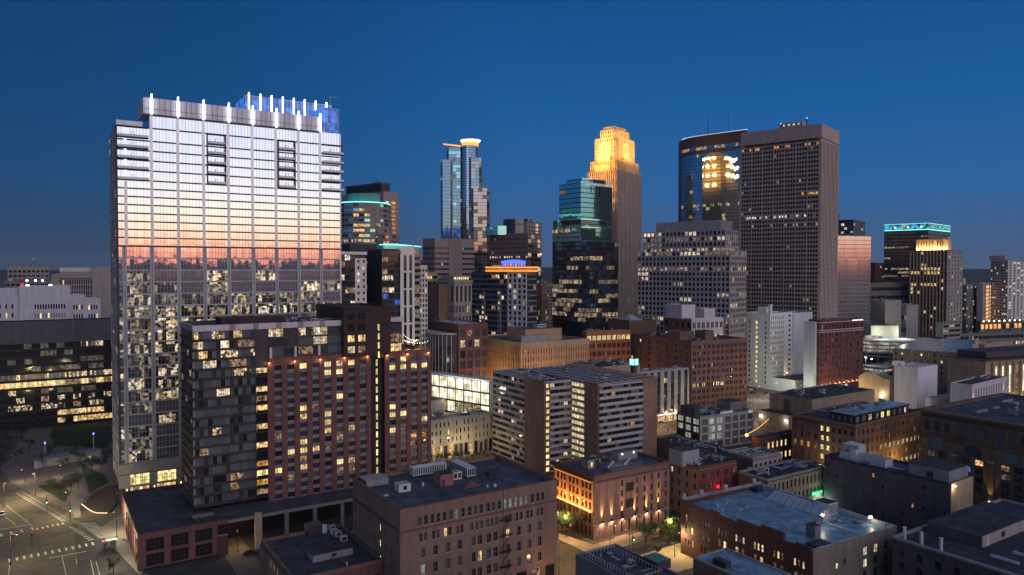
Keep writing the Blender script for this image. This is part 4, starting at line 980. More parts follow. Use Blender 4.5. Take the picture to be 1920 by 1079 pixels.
# corner buttresses stepping with the crown
zc = [B.zat(0, 0, y) for y in (318, 306, 290, 262)]
for k, (ins, zt) in enumerate(((0.6, zc[1]), (3.0, zc[2]), (5.4, zc[3]))):
    for (x, y) in ((ins, Dp * .5), (W * .5, ins)):
        q = MB(); s_ = 9 - k * 1.5; q.box(x - 1.0, y - s_, zc[0] - 1, x + 5, y + s_, zt, 'floodlit_stone') if x < W * .4 else q.box(x - s_, y - 1.0, zc[0] - 1, x + s_, y + 5, zt, 'floodlit_stone'); q.build('buttress', B.root)
for px in (1113, 1130, 1147): pass
def flood(x, y, z, p, col=(1, .50, .12)):
    f = empty('floodlight', (x, y, z)); f.parent = B.root; q = MB(); q.box(-.5, -.5, 0, .5, .5, .5, 'metal_dark'); q.build('housing', f); lamp('beam', f, (0, 0, 1.2), p, col, .8)
def outrig(x, y, z, p, dx, dy, col):  # invented outriggers hold the lamps off the wall for an even wash
    f = empty('floodlight', (x, y, z)); f.parent = B.root; q = MB(); q.box(-.35, -.35, -.2, .35, .35, .3, 'metal_dark'); q.build('housing', f)
    q = MB(); q.tube((0, 0, 0), (dx, dy, -1.5), .12, 'metal_dark', 4); q.build('added_bracket', f); lamp('beam', f, (0, 0, .6), p, col, 2.0)
for z, p in ((158, 2000), (170, 3600), (182, 4600), (193, 5000), (205, 7800), (216, 5000), (226, 5600)):
    ins = 0 if z < 190 else (2.5 if z < 200 else (4.5 if z < 220 else 8))
    for k in range(3):
        f = (k + .5) / 3; y = ins + (Dp - 2 * ins) * f; x = ins + (W - 2 * ins) * f
        outrig(ins - 6.5, y, z, p, 6.5, 0, (1, .64, .24) if z > 198 else (1, .44, .09))
        if z > 190: outrig(W - ins + 6.5, y, z, p * .9, -6.5, 0, (1, .55, .15))
        if z > 200: outrig(x, ins - 6.5, z, p * .72, 0, 6.5, (1, .60, .18))
B.finish()
# ================================================================== teal glass tower
B = Bld('teal_glass_tower', 'stepped teal glass office tower in the centre, in front of the golden crown tower', 'skyscraper', 1106, 590, 451, xl=1036, xr=1159, grid=R(38))
glassmat('mirror_teal2', (.16, .38, .42), .9, .06, .02, .2)  # darker copy of the teal glass: right faces' sky reflection toned down in colour
W, Dp, h = B.W, B.D, B.h
def tvol(x0, y0, yt, x1=None, y1=None, mats=('mirror_teal',), lit=.015, dark=None):
    x1 = x1 or W; y1 = y1 or Dp; z1 = B.zat(x0, y0, yt)
    B.vol(x0, y0, x1, y1, 0, z1, m='frame_dark', roof='roof_dark', par=.8, pm='mirror_teal')
    for fc in (B.face('R', x0, y0, x1, y1), B.face('L', x0, y0, x1, y1)):
        L = math.dist(*fc); zb_ = h - 66 if x0 == 0 and y0 == 0 else h - 8
        nff = round((z1 - zb_) / 3.9)
        ml = tuple('mirror_teal2' if (q_ == 'mirror_teal' and fc[0][1] == fc[1][1]) else q_ for q_ in mats)
        B.facade(fc, zb_, z1 - .9, max(3, round(L / 4.6)), nff, wf=.98, hf=.82, t=.1, m='frame_dark', ms='frame_dark', dm=ml, nv=2, ext=False, frame='frame_mid',
                 litf=B.runs(lambda j: ([.5, .75, .55, .2, .5, .2, .35, .05, .15, .1, .1, .6, .15, .35, .1, .1, .05, .05][min(j, 17)]) if (x0 == 0 and y0 == 0) else lit, ['lit_far', 'lit_far', 'lit_far_dim'], ml))
    return z1
tvol(0, 0, 451, mats=('mirror_dark', 'mirror_blue', 'mirror_dark'), lit=.2)
y40 = B.uy(1041); y47 = B.uy(1047)
tvol(0, 10, 425, x1=B.ux(1154), mats=('mirror_teal',), y1=Dp)
tvol(0.3, 11, 410, x1=B.ux(1153), mats=('mirror_teal', 'mirror_dark'), y1=Dp - .5)
xa, xb = 8, B.ux(1146, y=16)
z1 = tvol(4, 15, 341, x1=xb, y1=Dp - 4, mats=('mirror_teal',), lit=.03)
z2 = tvol(7, 17, 334, x1=xb - 6, y1=Dp - 10, mats=('mirror_teal',), lit=0)
for k in range(3):
    x = 4 + (xb - 4) * (.32 + k * .27); q = MB(); q.box(x - .4, 14.7, z1 - 8 - 3 * (k == 1), x + .4, 14.85, z1 - 1, 'void'); q.build('slot', B.root)
q = MB(); q.box(7, 14.6, z1 - 2.4, xb, 14.82, z1 - .2, 'lit_bluewhite'); q.build('lit_parapet', B.root)
B.finish()
# ================================================================== grey gridded office
B = Bld('grid_office', 'broad grey gridded office block with many lit rows, right of the golden crown tower', 'office building', 1369, 540, 470, xl=1196, xr=1399, grid=G2)
W, Dp, h = B.W, B.D, B.h
def gvol(x0, y0, x1, y1, yt, z0, lit, solid=0):
    z1 = B.zat(x0, y0, yt)
    B.vol(x0, y0, x1, y1, z0, z1, m='pier_grey', roof='roof_gravel', par=1) if 'pier_grey' in MATS or wallmat('pier_grey', (.34, .31, .33), var=.08) else 0
    for kx, fc in enumerate((B.face('R', x0, y0, x1, y1), B.face('L', x0, y0, x1, y1))):
        L = math.dist(*fc); nff = max(1, round((z1 - solid - z0) / 3.95))
        B.facade(fc, z0, z1 - solid, max(3, round(L / 3.3)), nff, wf=.72, hf=.66, t=.55, ts=.22, m='pier_grey', nv=1, ext=False,
                 litf=B.runs(lambda j: lit(j, nff), ['lit_far', 'lit_far', 'lit_far_dim', 'lit_cream'], ('glass_dark', 'glass_tint', 'mirror_dark')))
        if solid:
            q = MB(); Lq, ang, M = B.frame(*fc)
            k = .5
            while k < Lq: q.hexa(*[[tuple(M @ Vector((a, b, c))) for a, b in ((k, -.5), (k + .4, -.5), (k + .4, 0), (k, 0))] for c in (z1 - solid, z1 - .2)], 'pier_grey'); k += 1.9
            q.build('screen_rib', B.root)
gvol(0, 0, W, Dp, 470, h - 62, lambda j, n_: .7 if j in (n_ - 1, n_ - 4) else (.75 if j == 2 else (.3 if j == 6 else .13)))
B.vol(0, 0, W, Dp, 0, h - 62, m='pier_grey', roof=None, par=0, part='base')
ya = B.uy(1203); gvol(3, 5, W - 3, ya, 431, h - 1.2, lambda j, n_: .8 if j % 2 == 0 else .2)
gvol(6, 9, B.ux(1373, y=9), B.uy(1223), 413, B.zat(3, 5, 431) - .6, lambda j, n_: .1, solid=8)
q = MB(); q.tube((12, Dp * .8, h + 20), (12, Dp * .8, h + 40), .3, 'metal_grey', 5, .1); q.build('mast', B.root)
B.finish()
# ================================================================== dark octagonal tower
B = fl('octagonal_tower', 'dark blue glass skyscraper with white dotted roof edge and two masts, reflecting the golden crown', 'skyscraper', 1340, 823, 256)
h = B.h; m_ = 823 / F; X = lambda px: (px - 1340) * m_
n0 = R(32)   # azimuth of the broad facet's normal
pl = [(X(1288), 40), (X(1288), 24), (X(1292), 14), (X(1302), 5), (X(1316), -4), (23.5, -38.5), (30, 40)]
glassmat('mirror_ids2', (.55, .62, .70), 1.0, .02, .012, .3)
nf_ = 50
ribbon_tower(B, pl, 40, h, nf_, 'frame_dark', ('mirror_ids',), .03, ('lit_office', 'lit_cream'), hf=.86, ppf=4.5, t=.1, sides=(1, 2, 3, 4, 5), nv=1,
             litf=lambda k, i, j: 'panel_dark2' if j > nf_ - 6 and j not in (nf_ - 4,) else (('lit_far' if B.rng.random() < (.5 if j in (30, 46) else .02) else None))) if wallmat('panel_dark2', (.05, .03, .035), rough=.4, var=.2) else 0
for k in range(1, 6):
    p, q_ = Vector((*pl[k], 0)), Vector((*pl[(k + 1) % 7], 0)); L = (q_ - p).length; nn = max(1, int(L / 2.0))
    m = MB()
    for i in range(nn):
        v = p.lerp(q_, (i + .5) / nn); m.box(v.x - .3, v.y - .8, h + .1, v.x + .3, v.y - .2, h + .7, 'bulb_dot') if 'bulb_dot' in MATS or plain('bulb_dot', (.1, .1, .1), .5, emit=(.85, .92, 1), s=1.5) else 0
    m.build('roof_edge_lights', B.root)
for px, top in ((1331, 212), (1369, 205)):
    x = X(px); q = MB(); q.tube((x, 8, h), (x, 8, B.zat(0, 8, top)), .45, 'metal_dark', 5, .12)
    for kk in range(5): z = h + (B.zat(0, 8, top) - h) * kk / 5; q.box(x - .8, 7.6, z, x + .8, 8.4, z + .5, 'metal_dark')
    q.build('mast', B.root)
q = MB(); q.box(X(1341), 2, h - .2, X(1360), 14, h + 5, 'panel_black'); q.build('penthouse', B.root)
for k in range(14): x = X(1312 + k * 5.2); q = MB(); q.tube((x, 4, h), (x, 4, h + 2 + (k * 7 % 5)), .12, 'metal_dark', 4); q.build('antenna', B.root)
B.finish()
# ================================================================== big brown granite tower
B = Bld('brown_tower', 'broad flat topped brown granite skyscraper gridded with dark square windows', 'skyscraper', 1540, 590, 232, xl=1390, xr=1572, grid=G2)
W, Dp, h = B.W, B.D, B.h
wallmat('granite_brown', (.36, .285, .27), rough=.65, var=.1)
B.vol(m='granite_brown', roof='roof_dark', par=1.5)
z0_, z1_ = 24, h - 13.5; nf_ = 47
def lfb(i, j):
    r = B.rng.random()
    if j == nf_ - 1: return 'lit_amber' if r < .4 else None
    if j in (30,): return 'lit_white' if r < .4 else ('lit_faint' if r < .7 else None)
    if j == 28: return 'lit_dim' if r < .25 else None
    if j == 35: return 'lit_amber' if i > 20 and r < .6 else None
    return 'lit_dim' if r < .015 else None
B.facade(B.face('L'), z0_, z1_, 7, nf_, wf=.90, hf=.56, t=.9, ts=.35, m='granite_brown', dm=('glass_tint',), nv=0, grp=4, gap=.14, litf=lfb, mg=(.4, 1.2))
B.facade(B.face('R'), z0_, z1_, 12, nf_, wf=.46, hf=.54, t=.7, ts=.3, m='granite_brown', dm=('glass_tint',), nv=0, mg=(1.5, 1.5), litf=lambda i, j: None, ext=False)
for a in (B.face('L'),):
    Lq, ang, M = B.frame(*a)
    for k in range(7): B.win(M @ Matrix.Translation((0, -.92, 0)), ang, 4 + (Lq - 5) * (k + .45) / 7, z1_ + .9, (Lq / 7) * .84, 1.2, 'void', 0, 0, part='louvre')
B.mb('top_band').box(-.95, -.75, h - 11, W, 0, h, 'granite_brown'); B.mb('cornice').box(-.95, 0, h - 11, 0, Dp, h, 'granite_brown')
q = MB(); q.box(3, 16, h - 1, 14, 34, h + 4.5, 'granite_brown', 'roof_dark')
for k in range(4): q.box(2.9, 18 + k * 4, h + 2, 3, 19.4 + k * 4, h + 3.4, 'lit_cream')
q.build('penthouse', B.root)
for y in (12, 33): q = MB(); q.box(3, y, h, 3.8, y + .8, h + (6 if y == 12 else 4), 'metal_dark'); q.box(3, y, h + (6 if y == 12 else 4), 3.8, y + .8, h + (6.9 if y == 12 else 4.9), 'glow_white'); q.build('beacon', B.root)
B.finish()
# ================================================================== right skyline
B = Bld('rose_mirror_block', 'rose tinted mirror glass block reflecting the sunset, right of the brown granite tower', 'office building', 1556, 680, 441, xl=1545, xr=1633, grid=R(16))
W, h = B.W, B.h
glassmat('mirror_rose', (.72, .66, .68), 1.0, .10, .01, .8)
B.vol(0, 0, W, 35, 0, h, m='panel_grey', roof='roof_dark', par=.8)
B.facade(B.face('R'), 10, h - .6, 16, 28, wf=.94, hf=.88, t=.1, m='panel_grey', dm=('mirror_rose',), lit=.0, nv=1, ext=False, frame='frame_mid', litf=lambda i, j: 'lit_office' if j in (5, 6) and B.rng.random() < .18 else None)
B.finish()
B = Bld('black_glass_tower', 'black glass tower top rising behind the rose mirror block', 'skyscraper', 1600, 780, 412, xl=1566, xr=1622, grid=G2)
W, Dp, h = B.W, B.D, B.h
B.vol(m='panel_black', roof='roof_dark', par=.8); B.vol(2, 18, 14, Dp, h - 1, h + 8, m='panel_dark', roof='roof_dark', par=.8)
for fc in (B.face('R'), B.face('L')): B.facade(fc, h - 40, h - 3, 6, 9, wf=.95, hf=.55, t=.2, m='panel_black', ms='panel_dark', dm=('glass_dark',), lit=.15, lm=('lit_office', 'lit_white'), nv=1, ext=False)
B.finish()
B = Bld('light_wall_tower', 'dark office tower with a wide blue green light screen around its top floors', 'skyscraper', 1740, 900, 431, xl=1658, xr=1781, grid=R(44))
W, Dp, h = B.W, B.D, B.h
hl = B.zat(0, 0, 431)
B.vol(m='panel_dark', roof='roof_dark', par=.8)
for fc in (B.face('R'), B.face('L')): B.facade(fc, 30, h - 1, 12, 24, wf=.9, hf=.5, t=.3, m='panel_dark', dm=('glass_dark', 'glass_blue'), nv=1, ext=False, litf=B.runs(lambda j: .75 if j in (6, 8, 9, 11, 13) else .12, ['lit_far', 'lit_far_dim'], ('glass_dark', 'glass_blue')))
zt = B.zat(0, 0, 419)
q = MB(); q.box(-.6, -.6, h + .8, W, Dp, zt, 'lit_teal', 'panel_black'); q.build('light_screen', B.root)
q = MB(); q.box(-.8, -.8, h + .3, W, Dp, h + .8, 'glow_cyan'); q.box(-.8, -.8, zt, W + .2, Dp, zt + .4, 'line_teal'); q.build('light_line', B.root)
for k in range(9):
    y = 6 + k * Dp / 10; q = MB(); q.box(-.9, y, h + 2.5, -.6, y + 2.5, h + 5, 'glow_white' if k % 3 == 0 else ('glow_red' if k == 4 else 'glow_blue')); q.build('screen_graphic', B.root)
B.finish()
B = Bld('pier_tower', 'stone tower with vertical piers and a warm lit setback crown, right skyline', 'skyscraper', 1777, 740, 469, xl=1708, xr=1805, grid=R(46))
W, Dp, h = B.W, B.D, B.h
B.vol(m='stone_dark', roof='roof_dark', par=1)
ys = B.uy(1768)
B.facade(((0, Dp), (0, 0)), 12, h - 1, 11, 24, wf=.60, hf=.7, t=.9, ts=.15, m='stone_tan', ms='panel_dark', dm=('glass_dark',), nv=1, litf=lambda i, j: 'lit_warm' if B.rng.random() < (.7 if j in (18, 19, 15) else .06) else None)
B.facade(((0, 0), (W, 0)), 12, h - 1, 5, 24, wf=.3, hf=.5, t=.3, m='stone_grey', dm=('glass_dark',), lit=.05, nv=0, ext=False)
zt = B.zat(0, 0, 447)
B.vol(4, 6, W * .62, Dp * .86, h - 1, zt, m='floodlit_stone', roof='roof_dark', par=.8)
B.facade(B.face('L', 4, 6, W * .62, Dp * .86), h - .5, zt - 1, 9, 1, wf=.35, hf=.8, t=.5, m='floodlit_stone', nv=0, dm=('glass_dark',)); B.facade(B.face('R', 4, 6, W * .62, Dp * .86), h - .5, zt - 1, 5, 1, wf=.35, hf=.8, t=.5, m='floodlit_stone', nv=0, dm=('glass_dark',), ext=False)
for k in range(5): flood(2.2, 6 + (Dp * .8) * (k + .5) / 5, h, 5200, (1, .62, .25))
for k in range(2): flood(8 + 10 * k, 3.5, h, 7000, (1, .66, .28))
B.finish()
B = Bld('white_condo_tower', 'pale apartment tower with scattered lit windows at the far right edge of the skyline', 'apartment block', 1890, 900, 487, xl=1858, xr=1960, grid=G2)
W, Dp, h = B.W, B.D, B.h
B.vol(m='panel_grey', roof='roof_dark', par=1); B.vol(6, 4, 26, 20, h - 1, h + 5, m='stone_grey', roof='roof_dark', par=.5)
B.facade(B.face('R'), 10, h - 2, 12, 27, wf=.55, hf=.55, t=.4, m='panel_white', ms='panel_lilac', dm=('glass_dark', 'glass_grey'), lit=.2, lm=('lit_cream', 'lit_office', 'lit_white'), nv=0)
B.facade(B.face('L'), 10, h - 2, 9, 27, wf=.6, hf=.55, t=.3, m='panel_grey', dm=('glass_dark',), lit=.16, lm=('lit_cream', 'lit_office'), nv=0, ext=False)
B.finish()
B = Bld('orange_strip_block', 'brown block with one tall column of orange lit stair windows, right of the pier tower', 'apartment block', 1843, 860, 531, xl=1832, xr=1868, grid=G2)
W, h = B.W, B.h
B.vol(m='stone_dim2', roof='roof_gravel', par=.8)
B.facade(((W * .18, 0), (W * .72, 0)), 12, h - 3, 2, 13, wf=.8, hf=.75, t=.4, m='stone_dim2', litf=lambda i, j: 'lit_orange', nv=0, ext=False) if litmat('lit_orange', (1, .48, .15), 1.3, low=.7) else 0
B.finish()
B = Bld('balcony_block', 'dim apartment block with small lit windows between pier tower and orange strip block', 'apartment block', 1812, 830, 534, xl=1802, xr=1834, grid=G2)
B.vol(m='concrete_dark', roof='roof_gravel', par=.8); B.facade(B.face('R'), 10, B.h - 2, 6, 18, wf=.6, hf=.5, t=.3, m='concrete_dark', lit=.12, lm=('lit_cream', 'lit_white')); B.facade(B.face('L'), 10, B.h - 2, 3, 18, wf=.6, hf=.5, t=.3, m='concrete_dark', lit=.1, ext=False)
q = MB(); q.box(3, 3, B.h - 1, 14, 12, B.h + 7, 'panel_lilac'); q.build('penthouse', B.root)
B.finish()
B = Bld('small_dark_tower', 'small far off dark tower between the rose mirror block and the light screen tower', 'apartment block', 1640, 900, 493, xl=1630, xr=1662, grid=G2)
B.vol(m='brick_dark', roof='roof_dark', par=.8); B.facade(B.face('R'), 10, B.h - 3, 5, 20, wf=.5, hf=.5, t=.3, m='brick_dark', lit=.14, lm=('lit_warm', 'lit_cream')); B.finish()
litmat('lit_corridor', (1, .80, .36), 1.0, low=.35, sc_=.8)
litmat('lit_hall2', (1, .80, .38), .55, low=.1, sc_=1.2)
# ================================================================== right middle ground
B = Bld('long_low_building', 'long low dark building with thin lit strips below the light screen tower', 'office building', 1625, 760, 531, xl=1610, xr=1712, grid=R(20))
B.vol(m='concrete_dark', roof='roof_gravel', par=.8); B.facade(B.face('R'), 4, B.h - 2, 10, 8, wf=.95, hf=.4, t=.4, m='concrete_dark', litf=lambda i, j: 'lit_office' if j in (2, 5) and B.rng.random() < .6 else None, nv=2); B.finish()
B = Bld('blank_hall', 'windowless pale hall with one lamp, right of the rose mirror block', 'hall', 1660, 690, 564, xl=1632, xr=1690, grid=R(26))
B.vol(m='stone_dim', roof='roof_gravel', par=.8); B.clutter(4, 2, 3, B.W - 3, 20, B.h - .8, 1.2); q = MB(); q.box(-.5, 4, 14, 0, 5.2, 15, 'bulb'); q.build('wall_lamp', B.root); B.finish()
B = Bld('grey_hall', 'grey mechanical hall beside the blank pale hall below the pier tower', 'hall', 1700, 700, 572, xl=1672, xr=1722, grid=R(26))
B.vol(m='panel_grey', roof='roof_gravel', par=.8); B.facade(B.face('L'), 2, B.h - 6, 7, 4, wf=.8, hf=.4, t=.3, m='panel_grey', lit=.25, lm=('lit_warm', 'lit_office')); B.clutter(4, 2, 3, B.W - 3, 14, B.h - .8, 1.2); B.finish()
# curved parking ramp
B = fl('parking_ramp', 'curved open parking ramp with lit white decks, below the pier tower', 'parking garage', 1690, 640, 640)
h = B.h; m_ = 640 / F; pts = [(-62 * m_, 24), (-60 * m_, 6), (-3 * m_, -4), (14 * m_, -2), (34 * m_, 5), (50 * m_, 16), (50 * m_, 60), (-62 * m_, 60)]
for k in range(5):
    z = h - 3.3 * k
    q = MB(); q.prism(pts, z - 1.15, z, 'stone_grey', 'roof_pale'); q.build('deck', B.root)
    pin = [(x * .97, y + 1.3) for x, y in pts]
    q = MB(); q.prism(pin, z - 3.3, z - 1.15, 'lit_deck' if k < 3 else 'panel_black'); q.build('deck_interior', B.root)
B.finish()
q = MB()
for i in range(14):
    p, q_ = Vector((*pts[1 + i // 3], 0)), Vector((*pts[2 + i // 3], 0)) 
    v = p.lerp(q_, (i % 3) / 3); q.box(v.x - .35, v.y - .05, 0, v.x + .35, v.y + .3, h - .2, 'stone_grey')
q.build('column', B.root)
q = MB(); q.box(-30 * m_, 26, h, 24 * m_, 55, B.zat(0, 26, 611), 'stone_grey', 'roof_gravel'); q.build('stair_core', B.root)
lamp('ramp_light', B.root, (-8, 18, h + 6), 9000, (.95, 1, .7), 1); lamp('ramp_light', B.root, (12, 20, h + 5), 7000, (.95, 1, .7), 1)
q = MB(); q.box(-44 * m_, 20, h, -14 * m_, 24, h + 3, 'lit_deck', 'stone_grey'); q.build('ramp_wall', B.root)
B = Bld('dark_hall', 'dark ribbed hall between the curved parking ramp and the pier tower', 'hall', 1765, 610, 634, xl=1748, xr=1775, grid=G1)
B.vol(m='panel_dark', roof='roof_gravel', par=.8); B.facade(B.face('L'), 1, B.h - 1, 5, 1, wf=.6, hf=.9, t=.5, m='stone_grey', lit=0); B.finish()
B = Bld('small_garage', 'two level parking deck with bright roof lamps, right of the dark red brick hotel', 'parking garage', 1655, 590, 690, xl=1612, xr=1700, grid=G1)
W, Dp, h = B.W, B.D, B.h
B.vol(m='panel_black', roof='roof_pale', par=1.0, pm='stone_dim2')
for fc in (B.face('L'), B.face('R')): B.facade(fc, .4, h - 1, 5, 3, wf=.92, hf=.5, t=.4, m='stone_dim2', litf=lambda i, j: 'lit_deck' if B.rng.random() < .75 else None, nv=1, ext=False)
for x, y in ((4, 12), (9, 20), (5, 26), (13, 26)):
    q = MB(); q.tube((x, y, h - 1), (x, y, h + 6), .12, 'metal_grey'); q.box(x - .7, y - .35, h + 5.8, x + .7, y + .35, h + 6.2, 'metal_grey'); q.box(x - .6, y - .5, h + 5.5, x + .6, y + .3, h + 5.8, 'bulb_white'); q.build('roof_lamp', B.root)
lamp('deck_light', B.root, (7, 20, h + 5.2), 3500, (.85, .95, 1), .8)
B.finish()
# blue gabled warehouse
B = Bld('gabled_warehouse', 'tan brick warehouse with a long bright blue gable roof and stepped end gable', 'warehouse', 1811, 560, 663, xl=1674, xr=1846, grid=R(50))
W, Dp, h = B.W, B.D, B.h
B.vol(0, 0, W, Dp, 0, h, m='stone_tan', roof=None, par=0)
hr = h + 6.5
q = MB(); q.poly([(-.6, -.3, h), (-.6, Dp * .82, h), (W * .5, Dp * .82, hr), (W * .5, -.3, hr)][::-1], 'roof_blue'); q.poly([(W + .6, -.3, h), (W + .6, Dp * .82, h), (W * .5, Dp * .82, hr), (W * .5, -.3, hr)], 'roof_blue'); q.poly([(-.6, Dp * .82, h), (W + .6, Dp * .82, h), (W * .5, Dp * .82, hr)], 'stone_tan'); q.build('gable_roof', B.root)
q = MB(); q.box(0, Dp * .82, h, W, Dp, h + .6, 'roof_blue'); q.build('flat_roof', B.root)
q = MB()
for a, b, zz in ((0, .25, h + 2.2), (.25, .4, h + 4.6), (.4, .6, hr + 1.6), (.6, .75, h + 4.6), (.75, 1, h + 2.2)): q.box(W * a, -.8, h - 1, W * b, -.3, zz, 'stone_tan')
q.build('stepped_gable', B.root)
B.facade(B.face('R'), 2, h - 1.5, 5, 5, wf=.42, hf=.48, t=.5, m='stone_tan', grp=2, lit=.08, lm=('lit_cream',), nv=0)
B.facade(B.face('L'), 2, h - 1, 11, 5, wf=.28, hf=.45, t=.4, m='stone_tan', lit=.04, lm=('lit_cream',), nv=0, ext=False)
for k in range(9): q = MB(); q.box(-.75, 4 + k * Dp * .09, h - .4, -.35, 6.4 + k * Dp * .09, h + .5, 'stone_tan'); q.build('merlon', B.root)
B.finish()
B = Bld('white_cube_building', 'windowless white cube building with a small rooftop box', 'building', 1721, 470, 690, xl=1677, xr=1758, grid=R(36))
B.vol(m='paint_lilac2', roof='roof_blue', par=.5); q = MB(); q.box(3, 12, B.h - .4, 8, 18, B.h + 2.4, 'metal_pale'); q.build('roof_hatch', B.root); B.finish()
B = Bld('tan_shed_building', 'plain tan block with a blue sloped roof, left of the white cube building', 'building', 1668, 490, 712, xl=1610, xr=1684, grid=R(40))
W, Dp, h = B.W, B.D, B.h
B.vol(m='stone_tan', roof=None, par=0); q = MB(); q.hexa([(0, 3, h), (W, 3, h), (W, Dp, h), (0, Dp, h)], [(0, Dp * .45, h + 2.6), (W, Dp * .45, h + 2.6), (W, Dp * .8, h + 3.2), (0, Dp * .8, h + 3.2)], 'stone_tan', 'roof_blue'); q.build('sloped_roof', B.root)
q = MB(); q.box(-.6, Dp * .2, 3.6, 0, Dp * .2 + 1.5, 4.4, 'bulb_white'); q.build('wall_lamp', B.root); lamp('wall_light', B.root, (-3, Dp * .2, 6), 1300, (1, .95, .7), .5)
B.finish()
B = Bld('low_annex', 'low pale flat roofed annex at the foot of the white cube building', 'building', 1746, 448, 747, xl=1735, xr=1800, grid=G1)
B.vol(m='panel_lilac', roof='roof_grey', par=.5); B.finish()
B = Bld('white_row_building', 'long low whitewashed building with slot windows and dark roof, right middle ground', 'building', 1822, 430, 722, xl=1782, xr=1888, grid=R(38))
B.vol(m='panel_lilac', roof='roof_dark', par=.6); B.facade(B.face('R'), 2, B.h - 1, 14, 2, wf=.3, hf=.55, t=.25, m='panel_lilac', lit=.05, nv=0); B.clutter(3, 2, 3, B.W - 3, 12, B.h - .6); B.finish()
B = Bld('louvred_building', 'tan building with one long dark louvred opening near the right edge', 'building', 1846, 600, 646, xl=1835, xr=1900, grid=G1)
B.vol(m='stone_tan', roof='roof_gravel', par=.8); B.facade(((3, 0), (B.W - 3, 0)), B.h - 10, B.h - 2.5, 16, 1, wf=.7, hf=.9, t=.3, m='stone_tan', ms='stone_tan', dm=('brick_red',), nv=0, lit=0); B.finish()
B = Bld('columned_hall', 'low dark roofed hall with tall uplit columns and glowing windows at the right edge', 'civic building', 1848, 500, 676, xl=1843, xr=2010, grid=R(22))
W, Dp, h = B.W, B.D, B.h
B.vol(m='stone_tan', roof='roof_dark', par=.6, pm='panel_dark', proud=1.2)
B.facade(((6, 0), (W, 0)), 3, h - 3, 12, 1, wf=.5, hf=.85, t=.8, m='stone_tan', litf=lambda i, j: 'lit_hall' if i % 4 != 3 else 'lit_dim', nv=1, nh=3)
for k in range(12):
    x = 6 + k * (W - 6) / 12; q = MB(); q.box(x - .7, -2.0, 0, x + .7, -.9, h - 2, 'stone_tan'); q.build('column', B.root)
    if k < 7:
        f = empty('uplight', (x, -3.0, .3)); f.parent = B.root; q = MB(); q.box(-.2, -.2, 0, .2, .2, .3, 'bulb'); q.build('fixture', f); lamp('beam', f, (0, 0, .8), 380, (1, .62, .28), .3)
q = MB(); q.box(12, 8, h, W - 6, 30, h + 4, 'panel_dark', 'roof_dark'); q.build('roof_monitor', B.root)
B.finish()
B = Bld('terrace_building', 'low building under trees with a string of warm lights, right edge of the middle distance', 'building', 1838, 800, 603, xl=1830, xr=1990, grid=R(20))
B.vol(m='stone_dark', roof='roof_gravel', par=.8); B.facade(B.face('R'), 2, B.h - 1, 20, 3, wf=.7, hf=.5, t=.3, m='stone_dark', litf=lambda i, j: ('lit_orange' if B.rng.random() < .7 else None) if j == 2 else None, nv=0); 
for k in range(9): x = 4 + k * 8; q = MB(); q.box(x, -.7, B.h - .6, x + 1.1, -.2, B.h + .5, 'bulb'); q.build('wall_lamp', B.root)
B.finish()
B = Bld('ribbed_deck', 'long concrete deck with dim amber openings below the terrace building, right edge', 'parking garage', 1790, 700, 628, xl=1775, xr=1990, grid=R(20))
B.vol(m='concrete_dark', roof='roof_gravel', par=.8); B.facade(B.face('R'), 1, B.h - .5, 24, 4, wf=.92, hf=.45, t=.4, m='concrete_dark', litf=lambda i, j: 'lit_office' if B.rng.random() < .18 else None, nv=0); B.clutter(6, 3, 4, B.W - 4, 24, B.h - .8, 1.3); B.finish()
B = Bld('plain_block', 'plain dark grey block in front of the ribbed deck, right middle ground', 'building', 1790, 620, 654, xl=1776, xr=1850, grid=R(24))
B.vol(m='panel_grey', roof='roof_gravel', par=.8); B.facade(B.face('R'), 1, B.h - 1, 8, 3, wf=.6, hf=.4, t=.3, m='panel_grey', lit=.06); B.clutter(3, 3, 4, B.W - 4, 16, B.h - .8, 1.1); B.finish()
B = Bld('tower_annex', 'open parking levels at the foot of the pier tower', 'parking garage', 1768, 660, 606, xl=1755, xr=1800, grid=G1)
B.vol(m='concrete_dark', roof='roof_gravel', par=.8); B.facade(B.face('R'), 1, B.h - 1, 3, 9, wf=.95, hf=.5, t=.4, m='stone_dim', litf=lambda i, j: 'lit_deck' if B.rng.random() < .35 else None, nv=0); B.finish()

# ================================================================== white concrete hotel and dark red hotel
B = Bld('white_concrete_building', 'tall white painted building with one column of lit stair windows', 'building', 1444, 548, 588, xl=1399, xr=1470, grid=G1)
W, Dp, h = B.W, B.D, B.h
B.vol(m='paint_white', roof='roof_pale', par=.8); 
B.facade(B.face('R'), 10, h - 1.5, 7, 12, wf=.42, hf=.5, t=.3, m='paint_white', dm=('glass_dark', 'glass_grey'), lit=.03, nv=0)
ls = [(B.uy(1419), 'lit_yellow'), (B.uy(1406), 'glass_grey'), (B.uy(1436), 'glass_grey')]
Lq, ang, M = B.frame((0, Dp), (0, 0))
for y, mt in ls:
    for j in range(13):
        z = h - 8.4 - j * 3.72
        if z > 1: B.win(M, ang, Dp - y, z, 1.7 if mt == 'lit_yellow' else 1.3, 2.0, mt if mt == 'lit_yellow' else 'glass_grey', 0, 0)
q = MB(); q.box(1, 4, h - .8, 6, 12, h + 4.5, 'paint_white', 'roof_pale'); q.box(3, 2, h - .8, 5, 4, h + 6.5, 'paint_white'); q.build('penthouse', B.root)
B.vol(W - .2, 9, B.ux(1486, y=9), Dp, 0, h - .6, m='paint_white', roof='roof_pale', par=.8, part='rear_wing')
B.facade(((W, 9), (B.ux(1486, y=9), 9)), 10, h - 1.5, 3, 12, wf=.35, hf=.4, t=.2, m='paint_white', lit=.03, nv=0, ext=False, part='rear_wing')
xw = B.ux(1486, y=9)
